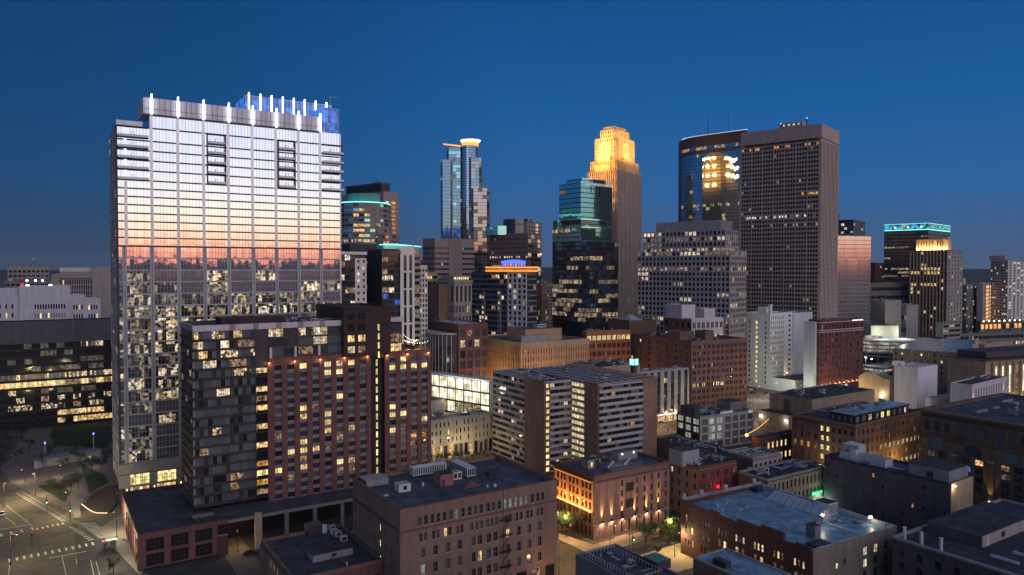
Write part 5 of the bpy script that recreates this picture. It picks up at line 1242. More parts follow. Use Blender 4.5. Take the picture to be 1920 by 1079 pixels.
B.vol(xw, 8, xw + 24, Dp, 0, h - 1.2, m='paint_white2', roof='roof_dark', par=.8, part='blank_wing') if wallmat('paint_white2', (.50, .54, .62), var=.06) else 0
B.vol(0.5, -22, xw + 6, -.3, 0, 9.5, m='paint_white', roof='roof_dark', par=.8, part='low_wing')
B.facade(((.5, -22), (xw + 6, -22)), .5, 8, 9, 2, wf=.2, hf=.4, t=.2, m='paint_white', part='low_wing', lit=.3, lm=('lit_yellow', 'lit_white'), nv=0)
for x in (W + 5, W + 9.5): 
    f = empty('uplight', (x, 4, 10)); f.parent = B.root; q = MB(); q.box(-.3, -.3, 0, .3, .3, .5, 'bulb'); q.build('fixture', f); lamp('beam', f, (0, 0, 1), 900, (1, .72, .38), .4)
q = MB(); q.tube((W * .3, -22.4, 2), (W * .75, -22.4, 7), .25, 'metal_dark', 4); q.build('outside_stair', B.root)
B.finish()
B = Bld('red_brick_hotel', 'dark red brick hotel with white banded cornice and orange uplights, beside the white painted building', 'hotel', 1537, 514, 600, xl=1519, xr=1618, grid=G1)
W, Dp, h = B.W, B.D, B.h
wallmat('brick_maroon', (.13, .042, .05))
B.vol(m='brick_maroon', roof='roof_dark', par=1.4, pm='brick_maroon', proud=.7)
B.facade(B.face('R'), 8, h - 9, 12, 9, wf=.58, hf=.55, t=.35, m='brick_maroon', grp=2, gap=.3, dm=('glass_grey', 'glass_blind', 'glass_dark'), lit=.03, lm=('lit_dim', 'lit_bluewhite'), nv=0, nh=1)
B.facade(B.face('R'), h - 9, h - 2.4, 12, 1, wf=.5, hf=.6, t=.35, m='brick_maroon', grp=2, gap=.3, dm=('glass_grey', 'glass_dark'), nv=0, nh=1, lit=.03)
B.facade(B.face('R'), .4, 8, 9, 1, wf=.8, hf=.75, t=.35, m='brick_maroon', dm=('glass_dark', 'glass_grey'), lit=.3, lm=('lit_dim', 'lit_white'), nv=3, nh=1)
B.facade(B.face('L'), 8, h - 2.4, 3, 11, wf=.5, hf=.5, t=.3, m='brick_maroon', dm=('glass_grey', 'glass_dark'), lit=.12, lm=('lit_dim',), nv=0, ext=False)
q = MB(); q.box(-2.6, Dp * .25, 0, 0, Dp + 3, h - 1.5, 'paint_white2', 'roof_pale'); q.build('side_wing', B.root)
for z in (8, h - 9.2, h - 7.8, h - 2.3): 
    for fc in (B.face('R'), B.face('L')): B.band(fc, z, z + .45, .8, 'panel_lilac')
for k in range(10):
    x = 1.8 + k * (W - 3) / 9.3; f = empty('uplight', (x, -1.1, 8.6)); f.parent = B.root; q = MB(); q.box(-.15, -.15, 0, .15, .15, .3, 'bulb_orange'); q.build('fixture', f); lamp('beam', f, (0, 0, .5), 170, (1, .42, .08), .15)
q = MB(); q.box(-.2, -1.6, 6.4, 12, -.8, 6.7, 'glow_red'); q.build('neon_line', B.root)
q = MB(); q.box(6.0, -2.4, 1.6, 6.35, -2.1, 6.6, 'glow_red'); q.box(6.3, -2.4, 5.9, 7.8, -2.1, 6.3, 'glow_red'); q.cyl(5.5, -2.2, 1.4, 2.4, .9, 'glow_red', 10); q.build('neon_note', B.root)
lamp('neon_glow', B.root, (5, -4, 5), 900, (1, .06, .08), .6)
B.clutter(8, 3, 4, W - 4, Dp - 2, h - 1.4, 1.0)
for x0, x1_ in ((W * .72, W * .84), (W * .86, W * .97)):
    q = MB(); k = x0
    while k < x1_: q.box(k, -.95, h - 2.2, k + .42, -.75, h - 1.3, 'glow_white'); k += .55
    q.build('roof_lettering', B.root)
B.finish()
# ================================================================== blocks in the middle
B = Bld('brick_glass_office', 'red brick office with a curved glass front and a flat pale grey roof', 'office building', 860, 430, 608, xl=783, xr=914, grid=G1)
W, Dp, h = B.W, B.D, B.h
B.vol(m='brick_plum', roof='roof_pale', par=.7); B.facade(B.face('R'), 6, h - 2.5, 4, 8, wf=.66, hf=.68, t=.4, m='brick_plum', dm=('glass_grey', 'glass_dark', 'glass_pane_b'), lit=.12, lm=('lit_cream', 'lit_dim'), nv=3, nh=1)
yq = B.uy(800)
B.band(((0, Dp), (0, 0)), h - 5, h, .5, 'brick_plum', 'brick_fascia')
q = MB(); pl = [(-8, Dp + 4), (-9, 16), (-8, 10), (-5, 5.5), (0, 3), (0, Dp + 4)]; q.prism(pl[::-1] if False else [(0, 3), (0, Dp + 4), (-8, Dp + 4), (-9, 16), (-8, 10), (-5, 5.5)], 0, h - 6.4, 'panel_dark', 'roof_pale'); q.build('glass_bay', B.root)
q = MB(); q.prism([(0, 2.2), (0, Dp + 4), (-9, Dp + 4), (-10.2, 16), (-9, 9.4), (-5.6, 4.6)], h - 6.4, h - 5.6, 'panel_lilac', 'roof_pale'); q.build('canopy', B.root)
ring_ = [(-8, Dp + 4), (-9, 16), (-8, 10), (-5, 5.5), (0, 3)]
for k in range(4):
    L = math.dist(ring_[k], ring_[k + 1]); B.facade((ring_[k], ring_[k + 1]), 6, h - 6.6, max(1, round(L / 2.6)), 7, wf=.86, hf=.92, t=.3, ts=.1, m='panel_lilac', ms='panel_dark', dm=('glass_blue', 'glass_grey'), nv=0, nh=0, ext=False, litf=lambda i, j: ('lit_hall' if j == 2 and B.rng.random() < .8 else ('glow_blue' if j == 1 and B.rng.random() < .2 else None)))
B.clutter(5, 4, 6, W - 4, Dp - 6, h - .7, 1.0)
B.finish()
B = Bld('slit_window_block', 'broad tan brick block with rows of tiny slit windows and a brick rooftop box', 'office building', 977, 425, 643, xl=888, xr=1104, grid=G1)
W, Dp, h = B.W, B.D, B.h
wallmat('brick_apricot', (.42, .25, .15), var=.15)
B.vol(m='brick_apricot', roof='roof_gravel', par=1.0, pm='stone_tan')
for fc, nc in ((B.face('L'), 20), (B.face('R'), 27)): B.facade(fc, 4, h - 3.5, nc, 9, wf=.34, hf=.60, t=.7, ts=.5, m='brick_apricot', dm=('glass_dark', 'glass_blind', 'glass_dark'), lit=.10, lm=('lit_dim', 'lit_faint', 'lit_cream'), nv=0)
for fc in (B.face('L'), B.face('R')):
    B.band(fc, h - 3.4, h - .05, .8, 'stone_tan')
    for k in range(1, 8, 2): B.band(fc, 4 + (h - 7.5) * (k + .9) / 9 - .2, 4 + (h - 7.5) * (k + .9) / 9 + .5, .58, 'stone_tan', 'band_course')
y0, x1 = 7, W * .72
q = MB(); q.box(9, y0 + 2, h - 1, x1, y0 + 22, h + 6.5, 'brick_apricot', 'roof_gravel'); q.box(3, y0 - 3, h - 1, x1 - 14, y0 + 1.9, h + 3.4, 'metal_grey'); q.build('penthouse', B.root)
B.clutter(8, 6, 6, W - 8, 20, h - 1, 1.2); B.unit(W * .45, 16, h + 6.5, 7, 5, 2.2)
# the block is washed by street light from below
lamp('wash_light', B.root, (-10, 16, 16), 20000, (1, .62, .25), 1.5); lamp('wash_light', B.root, (10, -12, 16), 20000, (1, .60, .25), 1.5)
B.finish()
B = Bld('orange_lit_warehouse', 'old brick warehouse front with rows of orange lit windows along its top storey', 'warehouse', 1100, 500, 622, xl=1092, xr=1182, grid=R(24))
W, Dp, h = B.W, B.D, B.h
B.vol(m='brick_orange', roof='roof_dark', par=1.2)
B.facade(B.face('R'), 2, h - 2, 9, 8, wf=.72, hf=.58, t=.4, m='brick_orange', grp=3, gap=.22, nv=0, litf=lambda i, j: 'lit_yellow' if j == 7 or (j == 3 and 4 < i < 8) else ('lit_dim' if B.rng.random() < .12 else None))
lamp('street_wash', B.root, (14, -9, 12), 4200, (1, .38, .08), 1); lamp('street_wash', B.root, (26, -9, 12), 3200, (1, .38, .08), 1)
B.clutter(8, 3, 4, W - 4, 24, h - 1.2, 1.2)
B.finish()
B = Bld('brown_brick_block', 'massive brown brick block with a deep red gridded front and dark blank side', 'warehouse', 1297, 470, 640, xl=1178, xr=1400, grid=R(27))
W, Dp, h = B.W, B.D, B.h
B.vol(m='brick_brown', roof='roof_dark', par=1.2, pm='brick_red2') if wallmat('brick_red2', (.18, .09, .08)) else 0
B.facade(B.face('R'), 1, h - 2, 12, 10, wf=.66, hf=.55, t=.5, m='brick_red2', grp=2, gap=.34, dm=('glass_dark', 'glass_dark', 'glass_grey'), nv=0, nh=1, litf=lambda i, j: 'lit_yellow' if j == 3 and i in (0, 1, 2, 4, 5, 9, 10, 11, 12, 13) else (B.rng.choice(['lit_dim', 'lit_cream', 'lit_bluewhite']) if B.rng.random() < .03 else None))
B.facade(B.face('L'), 4, h - 2, 7, 9, wf=.16, hf=.42, t=.15, m='brick_brown', dm=('glass_dark',), lit=.08, lm=('lit_yellow', 'lit_cream'), nv=0, ext=False)
B.vol(2, 14, 14, 26, h - 1, h + 5, m='brick_brown', roof='roof_dark', par=.5, part='penthouse'); B.vol(W * .35, 6, W * .5, 16, h - 1, h + 5.5, m='brick_brown', roof='roof_dark', par=.5, part='penthouse')
B.clutter(16, 3, 6, W - 6, Dp - 8, h - 1.2, 1.4)
B.finish()
B = Bld('white_roof_house', 'small white stepped building with lit windows standing behind the brown brick block', 'building', 1297, 505, 597, xl=1245, xr=1356, grid=R(27))
W, Dp, h = B.W, B.D, B.h
B.vol(m='panel_lilac', roof='roof_pale', par=.8); B.facade(B.face('R'), 14, h - 1, 7, 5, wf=.62, hf=.5, t=.3, m='panel_lilac', grp=2, nv=0, litf=lambda i, j: 'lit_cream' if j == 3 and B.rng.random() < .7 else None)
B.facade(B.face('L'), 14, h - 1, 5, 5, wf=.6, hf=.5, t=.3, m='brick_brown', nv=0, litf=lambda i, j: 'lit_cream' if j == 3 else None, ext=False)
B.vol(-2, 8, 10, 26, h - 1, B.zat(0, 8, 572), m='panel_lilac', roof='roof_pale', par=.5, part='penthouse'); B.vol(W - 12, 6, W - 2, 14, h - 1, h + 6, m='panel_lilac', roof='roof_pale', par=.5, part='penthouse')
B.finish()
B = Bld('hipped_roof_hall', 'low hall with a pale hipped roof behind the orange lit warehouse', 'hall', 1180, 560, 602, xl=1140, xr=1230, grid=R(24))
W, Dp, h = B.W, B.D, B.h
B.vol(m='brick_brown', roof='roof_dark', par=.3); q = MB(); q.hexa([(2, 2, h), (W * .6, 2, h), (W * .6, 22, h), (2, 22, h)], [(W * .25, 11, h + 4), (W * .35, 11, h + 4), (W * .35, 12, h + 4), (W * .25, 12, h + 4)], 'roof_pale'); q.build('hipped_roof', B.root); B.clutter(4, W * .62, 3, W - 2, 18, h, 1.2)
B.finish()
# brightly lit glass station and pale concrete building
B = Bld('glass_station', 'brilliantly lit glass hall under a thin flat roof, left of the striped hotel', 'station', 918, 385, 713, xl=795, xr=930, grid=R(50))
W, Dp, h = B.W, B.D, B.h
q = MB(); q.box(-1.5, -1.5, h - .6, W, Dp, h, 'metal_pale', 'roof_pale'); q.build('roof', B.root)
B.vol(3, 3, W, Dp, 0, h - .65, m='stone_grey', roof=None, par=0)
B.facade(((0, Dp), (0, 0)), 5, h - .7, 8, 4, wf=.93, hf=.86, t=.3, m='metal_dark', litf=lambda i, j: 'lit_hall' if j > 1 or B.rng.random() < .3 else 'lit_hall2', nv=3, nh=1, ext=False)
q = MB(); q.box(0, 0, 0, 3, Dp, 5, 'stone_grey'); q.build('base', B.root); q = MB(); q.box(0, 0, 5, 3, Dp, h - .7, 'metal_pale'); q.build('frame', B.root)
lamp('hall_spill', B.root, (-7, Dp * .2, h - 4), 3800, (1, .96, .62), 2); lamp('hall_spill', B.root, (-7, Dp * .55, h - 4), 3400, (1, .96, .62), 2)
B.finish()
B = Bld('concrete_block_building', 'pale concrete building with irregular slot windows in front of the bright glass hall', 'building', 790, 336, 792, xl=770, xr=924, grid=R(36))
W, Dp, h = B.W, B.D, B.h
wallmat('concrete_warm', (.40, .385, .33), var=.12)
B.vol(m='concrete_warm', roof='roof_gravel', par=.7)
B.facade(B.face('R'), 8, h - .8, 18, 3, wf=.34, hf=.6, t=.35, m='concrete_warm', nv=0, litf=lambda i, j: ('lit_yellow' if (i * 7 + j * 3) % 5 == 0 and i < 9 else None), skip=lambda i, j: (i * 5 + j * 11) % 7 in (1, 4))
B.facade(B.face('R'), .5, 8, 14, 1, wf=.7, hf=.8, t=.35, m='concrete_warm', nv=1, dm=('glass_dark', 'glass_grey'), litf=lambda i, j: 'lit_warm' if i in (2, 3, 5, 9) else None)
q = MB(); q.box(4, 16, h - .7, W * .55, 26, h + 6, 'stone_grey', 'roof_gravel'); q.build('penthouse', B.root); B.unit(8, 17, h + 6, 5, 4, 2.6, 'metal_dark'); B.clutter(5, 4, 3, W - 6, 13, h - .7)
lamp('hall_spill', B.root, (W * .6, 14, h + 8), 2600, (1, .96, .62), 2)
B.finish()
# striped hotel
wallmat('brick_chestnut', (.26, .15, .11))
B = Bld('striped_hotel', 'mid rise hotel with horizontal white and dark window stripes and plain brick end walls', 'hotel', 1022, 320, 716, xl=925, xr=1228, grid=G1)
W, Dp, h = B.W, B.D, B.h
a1 = B.ux(1031); a2 = B.ux(1073)
nf_ = 14; zb_ = .8
wallmat('panel_white2', (.42, .39, .41), var=.12)
B.vol(0, 0, a2, Dp, 0, h, m='panel_dark', roof='roof_dark', par=.6, pm='metal_grey')
yb = B.uy(985)
q = MB(); q.box(-.45, -.3, 0, 0, yb, h + .3, 'brick_chestnut'); q.build('brick_end_wall', B.root)
SD = ('glass_dark', 'glass_dark', 'glass_blind', 'glass_dark')
B.facade(((0, Dp), (0, yb)), zb_, h - .5, 12, nf_, wf=.86, hf=.55, t=.12, ts=.38, m='panel_dark', ms='panel_white2', dm=SD, lit=.07, lm=('lit_cream', 'lit_dim'), nv=1, ext=False)
B.facade(((0, 0), (a1, 0)), zb_, h - .5, 1, nf_, wf=.7, hf=.62, t=.3, ts=.3, m='brick_chestnut', nv=0, litf=lambda i, j: 'lit_yellow', ext=False)
B.facade(((a1, 0), (a2, 0)), zb_, h - .5, 5, nf_, wf=.86, hf=.55, t=.12, ts=.38, m='panel_dark', ms='panel_white2', dm=SD, lit=.05, lm=('lit_cream',), nv=1, ext=False)
# the right wing steps forward; its return wall shows a lit corridor beside a brick pier
x2 = a2 - .2; yf = B.uy(1122, x2); yc = B.uy(1097, x2); x3 = B.ux(1205, y=yf); x4 = B.ux(1230, y=yf)
B.vol(x2, yf, x4, Dp - 4, 0, h + .25, m='panel_dark', roof='roof_dark', par=.6, pm='metal_grey')
B.facade(((x2, 0), (x2, yc)), zb_, h - .5, 1, nf_, wf=.97, hf=.56, t=.12, ts=.3, m='panel_dark', ms='panel_white2', nv=4, litf=lambda i, j: 'lit_corridor', ext=False)
q = MB(); q.box(x2 - .45, yf - .3, 0, x2, yc, h + .5, 'brick_chestnut'); q.build('brick_end_wall', B.root)
q = MB(); q.box(x3, yf - .4, 0, x4 + .3, Dp - 5, h + .5, 'brick_chestnut'); q.build('brick_end_wall', B.root)
B.facade(((x2 + .4, yf), (x3, yf)), zb_, h - .5, 11, nf_, wf=.9, hf=.55, t=.12, ts=.38, m='panel_dark', ms='panel_white2', dm=SD, lit=.03, lm=('lit_cream', 'lit_amber'), nv=2, ext=False)
for x in range(6):
    q = MB(); q.box(x2 + 2 + x * 4.6, yf + 3, h - .3, x2 + 2.7 + x * 4.6, Dp - 5, h + .15, 'panel_lilac'); q.build('roof_rib', B.root)
    if x < 3: q = MB(); q.box(2 + x * 3.6, 6, h - .5, 2.6 + x * 3.6, Dp - 1, h - .1, 'panel_lilac'); q.build('roof_rib', B.root)
for x0, x1_, y in ((x2, x4, yf + .2), (0, a2, .2)):
    q = MB(); k = x0
    while k < x1_: q.box(k, y, h, k + .08, y + .08, h + 1.3, 'metal_grey'); k += 1.5
    q.box(x0, y, h + 1.25, x1_, y + .08, h + 1.33, 'metal_grey'); q.build('railing', B.root)
B.clutter(9, 2, 4, a2 - 3, Dp - 4, h - .5, .9); B.clutter(8, x2 + 3, yf + 3, x4 - 3, Dp - 6, h - .3, .9)
B.finish()
# finned hotel with its neon roof sign
B = Bld('finned_hotel', 'grey hotel with vertical silver fins, uplights and a bright entrance canopy', 'hotel', 1188, 418, 699, xl=1176, xr=1291, grid=R(31))
W, Dp, h = B.W, B.D, B.h
B.vol(m='panel_grey', roof='roof_dark', par=.9, pm='metal_grey')
B.facade(B.face('R'), 6, h - 1.2, 8, 7, wf=.5, hf=.82, t=.6, ts=.15, m='metal_grey', ms='panel_dark', dm=('glass_dark', 'glass_blue', 'glass_grey'), lit=.02, nv=1, nh=0)
q = MB(); q.box(2, -3, 5, W, 0, 5.7, 'lit_hall', 'metal_pale'); q.build('canopy', B.root)
B.facade(B.face('R'), .2, 5, 7, 1, wf=.8, hf=.9, t=.1, m='stone_tan', litf=lambda i, j: 'lit_warm', nv=2, ext=False)
for px in (1246, 1263, 1280):
    x = B.ux(px, z=10); f = empty('uplight', (x, -1.6, 6.2)); f.parent = B.root; q = MB(); q.box(-.2, -.2, 0, .2, .2, .3, 'bulb'); q.build('fixture', f); lamp('beam', f, (0, .1, .4), 420, (1, .68, .35), .15)
B.clutter(10, 4, 4, W - 4, Dp - 3, h - .9, 1.1)
B.finish()
sx = at(1190, 700, 440)
B = Bld('roof_sign', 'glowing cyan and white cube sign on a dark post above the finned hotel', 'sign', 1190, 395, 673, W=3.4, Dp=3.4, grid=R(45))
h = B.h
B.root['category'] = 'sign'
q = MB(); q.box(.4, .4, 0, 3, 3, h - 3.8, 'panel_dark'); q.build('post', B.root)
q = MB(); q.box(0, 0, h - 3.8, 3.4, 3.4, h, 'metal_dark'); q.build('sign_box', B.root)
for fc in (B.face('R'), B.face('L')):
    Lq, ang, M = B.frame(*fc); q = MB(); T_ = lambda a, b, c: tuple(M @ Vector((a, b, c)))
    q.poly([T_(.2, -.06, h - 3.6), T_(3.2, -.06, h - 3.6), T_(3.2, -.06, h - .2), T_(.2, -.06, h - .2)], 'glow_cyan')
    for (u0, v0, u1, v1) in ((.5, 1.9, 1.5, 2.2), (.5, 2.7, 1.5, 3.0), (.5, 2.2, .8, 2.7), (1.8, 1.9, 2.9, 2.2), (1.8, 2.3, 2.9, 2.6), (1.8, 2.75, 2.9, 3.0), (.5, .5, 1.6, .8), (.5, 1.0, 1.6, 1.3), (1.9, .5, 2.8, .8), (1.9, .9, 2.2, 1.4)):
        q.poly([T_(u0, -.1, h - 3.6 + v0), T_(u1, -.1, h - 3.6 + v0), T_(u1, -.1, h - 3.6 + v1), T_(u0, -.1, h - 3.6 + v1)], 'glow_white')
    q.build('sign_face', B.root)
B.finish()
B = Bld('low_yellow_block', 'low cream block with dark cluttered roof between the striped hotel and brown brick block', 'building', 1110, 400, 690, xl=1060, xr=1200, grid=G1)
W, Dp, h = B.W, B.D, B.h
B.vol(m='stone_tan', roof='roof_dark', par=.7); B.clutter(12, 3, 3, W - 3, Dp - 2, h - .7, 1.1); q = MB(); q.box(-4, 4, h - 8, 5, 13, h + 1.5, 'brick_buff', 'roof_gravel'); q.box(-4.1, 7, h - 2, -4, 9, h + .5, 'lit_white'); q.build('stair_house', B.root)
B.finish()
# grey industrial loft
B = Bld('grey_loft_building', 'four storey grey loft with big multi pane windows, some lit cold white', 'loft building', 1313, 362, 781, xl=1270, xr=1412, grid=R(29))
W, Dp, h = B.W, B.D, B.h
B.vol(m='concrete', roof='roof_dark', par=.9, pm='panel_grey')
B.facade(B.face('R'), .6, h - 1.2, 7, 4, wf=.74, hf=.74, t=.4, m='concrete', dm=('glass_blind2', 'glass_blind2', 'glass_grey'), nv=3, nh=2, frame='frame_mid', litf=lambda i, j: 'lit_white2' if i in (1, 2) and j > 0 and (i, j) != (2, 0) else None) if plain('glass_blind2', (.12, .12, .125), .5) and litmat('lit_white2', (.9, .97, .95), .42, low=.7) else 0
B.facade(B.face('L'), .6, h - 1.2, 3, 4, wf=.7, hf=.7, t=.4, m='panel_dark', dm=('glass_dark',), nv=3, nh=2, frame='frame_dark', litf=lambda i, j: 'lit_white2' if (j == 3 or (j == 2 and i < 3) or (i, j) == (1, 1)) else None, ext=False)
q = MB(); q.box(-.2, 4, h - .9, 6, 14, h + 3.5, 'panel_dark', 'roof_dark'); q.box(5.9, 4.6, h + .2, 6.2, 12, h + 3.2, 'roof_blue'); q.build('penthouse', B.root)
q = MB(); q.box(3.2, 3.9, h + .3, 7.8, 4.2, h + 3.0, 'mural_green'); q.box(3.2, 3.86, h + 1.4, 7.0, 3.9, h + 2.2, 'roof_blue'); q.build('painted_panel', B.root)
q = MB(); q.box(W - 10, 6, h - .9, W - 1, 16, h + 3.6, 'concrete_dark', 'roof_dark'); q.build('penthouse', B.root)
def word(B, s, x, y, z, size, mat, rx=math.pi / 2, rz=0, name='lettering', ext=.03):
    c = bpy.data.curves.new(name, 'FONT'); c.body = s; c.size = size; c.extrude = ext
    t = bpy.data.objects.new(name, c); C.objects.link(t)
    dg = bpy.context.evaluated_depsgraph_get(); me = bpy.data.meshes.new_from_object(t.evaluated_get(dg)); bpy.data.objects.remove(t)
    me.materials.clear(); me.materials.append(MATS[mat]); o = bpy.data.objects.new(name, me); C.objects.link(o); o.parent = B.root; o.location = (x, y, z); o.rotation_euler = (rx, 0, rz); return o
word(B, 'GARDNER', W * .36, -.25, h - .2, 1.9, 'letters', ext=.12)
q = MB(); q.box(W - 4, -.5, h - 1.3, W - .6, -.4, h - .2, 'letters'); q.box(W - 4, -.5, h + .1, W - .8, -.4, h + .6, 'panel_lilac'); q.build('wall_plaque', B.root)
q = MB(); q.box(W - .25, -.75, 0, W + .15, -.42, h, 'panel_lilac'); q.build('pipe', B.root)
B.clutter(12, 7, 3, W - 12, Dp - 3, h - .9, .9)
B.finish()
# ================================================================== old warehouse, front centre
B = Bld('romanesque_warehouse', 'large buff brick warehouse with rows of small arched windows, front centre', 'warehouse', 751, 184, 956, xl=662, xr=1043, grid=G1)
W, Dp, h = B.W, B.D, B.h
B.vol(m='brick_buff2', roof='roof_grey', par=1.0, pm='brick_buff2') if wallmat('brick_buff2', (.205, .13, .105), var=.28, course=3.5, fine=2.2) else 0
B.mb('coping').box(-.35, -.35, h, W + .3, .55, h + .18, 'brick_plum'); B.mb('coping').box(-.35, .55, h, .5, Dp, h + .18, 'brick_plum'); B.mb('coping').box(W - .5, .55, h, W + .3, Dp, h + .18, 'brick_plum'); B.mb('coping').box(.5, Dp - .5, h, W - .5, Dp, h + .18, 'brick_plum')
fR, fL = B.face('R'), B.face('L')
z5 = h - 5.3; t = .32; ts = .32
us = [B.ux(p, z=h - 4) for p in (786, 797.5, 809.5, 821, 832.5, 844, 855, 867, 879.5, 890.5, 901, 914, 924, 935, 945.5, 956, 966, 976.5, 986.5, 997, 1007, 1016)]
Lq, ang, M = B.frame(*fR)
def custom_row(us_, z0, z1, w, arch, band0, band1, litset=(), pale=()):
    """one storey: brick between individually placed openings"""
    last = -t
    for k, u in enumerate(us_):
        B.fbox('wall', M, last, z0, u - w / 2, z1, t, 'brick_buff2'); last = u + w / 2
        r = 'lit_warm' if k in litset else ('lit_faint2' if k in pale else B.rng.choice(['glass_dark', 'glass_dark', 'glass_grey']))
        B.win(M, ang, u, z0, w, z1 - z0, r, 1, 1, arch, 'frame_mid')
        if arch:
            rr_ = w / 2; hs = (z1 - z0) - rr_ * .9
            for sg in (-1, 1):
                pts = [(sg * rr_, hs)] + [(sg * rr_ * math.cos(a), hs + rr_ * .9 * math.sin(a)) for a in (.4, .8, 1.2, math.pi / 2)] + [(sg * rr_, z1 - z0)]
                if sg > 0: pts.reverse()
                B.mb('wall').poly([tuple(M @ Vector((u + x, -t * .98, z0 + zz))) for x, zz in pts], 'brick_buff2')
    B.fbox('wall', M, last, z0, Lq, z1, t, 'brick_buff2')
    B.fbox('wall', M, -t, band0, Lq, z0, t, 'brick_buff2'); 
    for u in us_: q = MB(); q.hexa(*[[tuple(M @ Vector((u + a, b, z0 + c))) for a, b in ((-w * .62, -t - .12), (w * .62, -t - .12), (w * .62, -t), (-w * .62, -t))] for c in (-.22, 0)], 'stone_dim2'); q.build('sill', B.root)
litmat('lit_faint2', (.8, .85, 1), .28, low=.5)
custom_row(us, h - 5.0, h - 2.6, 1.02, True, h - 5.9, 0, (), (6, 14, 15, 16, 17, 18))
B.fbox('wall', M, -t, h - 2.6, Lq, h - .001, t, 'brick_buff2')
B.band(fR, h - 5.9, h - 5.55, .55, 'brick_plum', 'string_course'); B.band(fL, h - 5.9, h - 5.55, .5, 'brick_plum', 'string_course')
u2 = [B.ux(p, z=h - 8) for p in (788, 796.5, 812, 820, 834.5, 842.5, 857, 865, 883.5, 893, 902, 913, 921.5, 930, 948.5, 955.5, 968, 976, 988, 995, 1007, 1014.5)]
custom_row(u2, h - 9.2, h - 7.0, .86, False, h - 9.9, 0, (4,)); B.fbox('wall', M, -t, h - 7.0, Lq, h - 5.9, t, 'brick_buff2')
u3 = [B.ux(p, z=h - 11) for p in (792.5, 815.5, 839, 861, 887, 899, 915.5, 928, 951.5, 972, 991.5, 1011)]
custom_row(u3, h - 13.4, h - 10.9, 1.2, True, h - 14.2, 0, (8,)); B.fbox('wall', M, -t, h - 10.9, Lq, h - 9.9, t, 'brick_buff2')
custom_row(u3, h - 17.8, h - 15.2, 1.2, False, h - 18.6, 0, (5,), (0,)); B.fbox('wall', M, -t, h - 15.2, Lq, h - 14.2, t, 'brick_buff2')
custom_row(u3, h - 22.1, h - 19.6, 1.2, False, h - 23.0, 0); B.fbox('wall', M, -t, h - 19.6, Lq, h - 18.6, t, 'brick_buff2')
B.facade(fR, 0, h - 23, 10, 1, wf=.66, hf=.7, t=t, m='brick_buff2', dm=('glass_dark',), lit=.3, lm=('lit_dim',), nv=2, nh=1)
q = MB()
for z, a, b in ((h - 8, 0, 0), (h - 12.4, 0, 0), (h - 16.8, 0, 0), (h - 21, 0, 0)):
    x = B.ux(936, z=h - 11); q.box(x - .2, -1.5, z, x + 3.4, -.35, z + .08, 'metal_dark'); q.box(x - .2, -1.5, z + 1.0, x + 3.4, -1.45, z + 1.08, 'metal_dark')
    for k in range(8): q.box(x - .2 + k * .5, -1.5, z, x - .15 + k * .5, -1.45, z + 1.0, 'metal_dark')
    q.tube((x + .2, -1.2, z - 3.4), (x + 3, -1.2, z), .06, 'metal_dark', 4); q.tube((x + .2, -.8, z - 3.4), (x + 3, -.8, z), .06, 'metal_dark', 4)
q.tube((B.ux(942), -.6, h - 20), (B.ux(942), -.6, h + 2.2), .06, 'metal_dark', 4); q.build('fire_escape', B.root)
B.facade(fL, 2, h - 6.2, 9, 5, wf=.17, hf=.42, t=.12, m='brick_buff2', dm=('glass_dark', 'void', 'brick_brown'), nv=0, litf=lambda i, j: 'lit_yellow' if i == 5 and j in (2, 3, 4) else None, ext=False)
# roof plant, each piece a part
zr = h - 1
def R_(name, x0, y0, z0, x1, y1, z1, m, top=None): q = MB(); q.box(x0, y0, z0, x1, y1, z1, m, top); return q
def wpx(px, py, z): p = ground(px, py, z) - B.P; return p.dot(B.ex), p.dot(B.ey)
x, y = wpx(826, 907, zr); B.unit(x, y, zr, 7.0, 2.6, 2.5, 'metal_pale', 'air_handler') 
x, y = wpx(826, 914, zr); q = MB(); q.box(x, y, zr, x + 4.2, y + 4.6, zr + 3.4, 'brick_terra', 'roof_dark') if wallmat('brick_terra', (.32, .12, .09)) else 0; q.box(x + .4, y - .05, zr, x + 1.3, y, zr + 2, 'panel_dark'); q.build('lift_house', B.root)
x, y = wpx(775, 897, zr); q = MB(); q.box(x, y, zr + .5, x + 11, y + 2.6, zr + 3.0, 'metal_pale', 'metal_pale')
for k in range(14): q.box(x + .3 + k * .75, y - .05, zr + .8, x + .7 + k * .75, y, zr + 2.8, 'frame_dark')
for k in range(3): q.box(x + .5 + k * 4.6, y + .3, zr, x + .9 + k * 4.6, y + 2.2, zr + .5, 'metal_dark')
q.build('air_handler', B.root)
x, y = wpx(876, 898, zr); q = MB(); q.box(x, y, zr + .5, x + 3.0, y + 11, zr + 3.0, 'metal_pale', 'metal_pale')
for k in range(4): q.box(x + .25 + k * .7, y - .05, zr + .8, x + .75 + k * .7, y, zr + 2.8, 'frame_dark')
for k in range(12): q.box(x - .05, y + .4 + k * .88, zr + .8, x, y + .8 + k * .88, zr + 2.8, 'frame_dark')
q.box(x + .3, y + .3, zr, x + 2.7, y + 10, zr + .5, 'metal_dark'); q.build('air_handler', B.root)
x, y = wpx(748, 925, zr); q = MB(); q.box(x, y, zr, x + 3.6, y + 3.2, zr + 2.2, 'metal_pale', 'metal_grey'); q.box(x + 1.3, y - .04, zr + .6, x + 2.4, y, zr + 1.7, 'void'); q.build('vent_house', B.root)
x, y = wpx(918, 893, zr); q = MB(); q.box(x, y, zr, x + 3.4, y + 3.2, zr + .8, 'metal_dark', 'panel_black'); q.build('skylight', B.root)
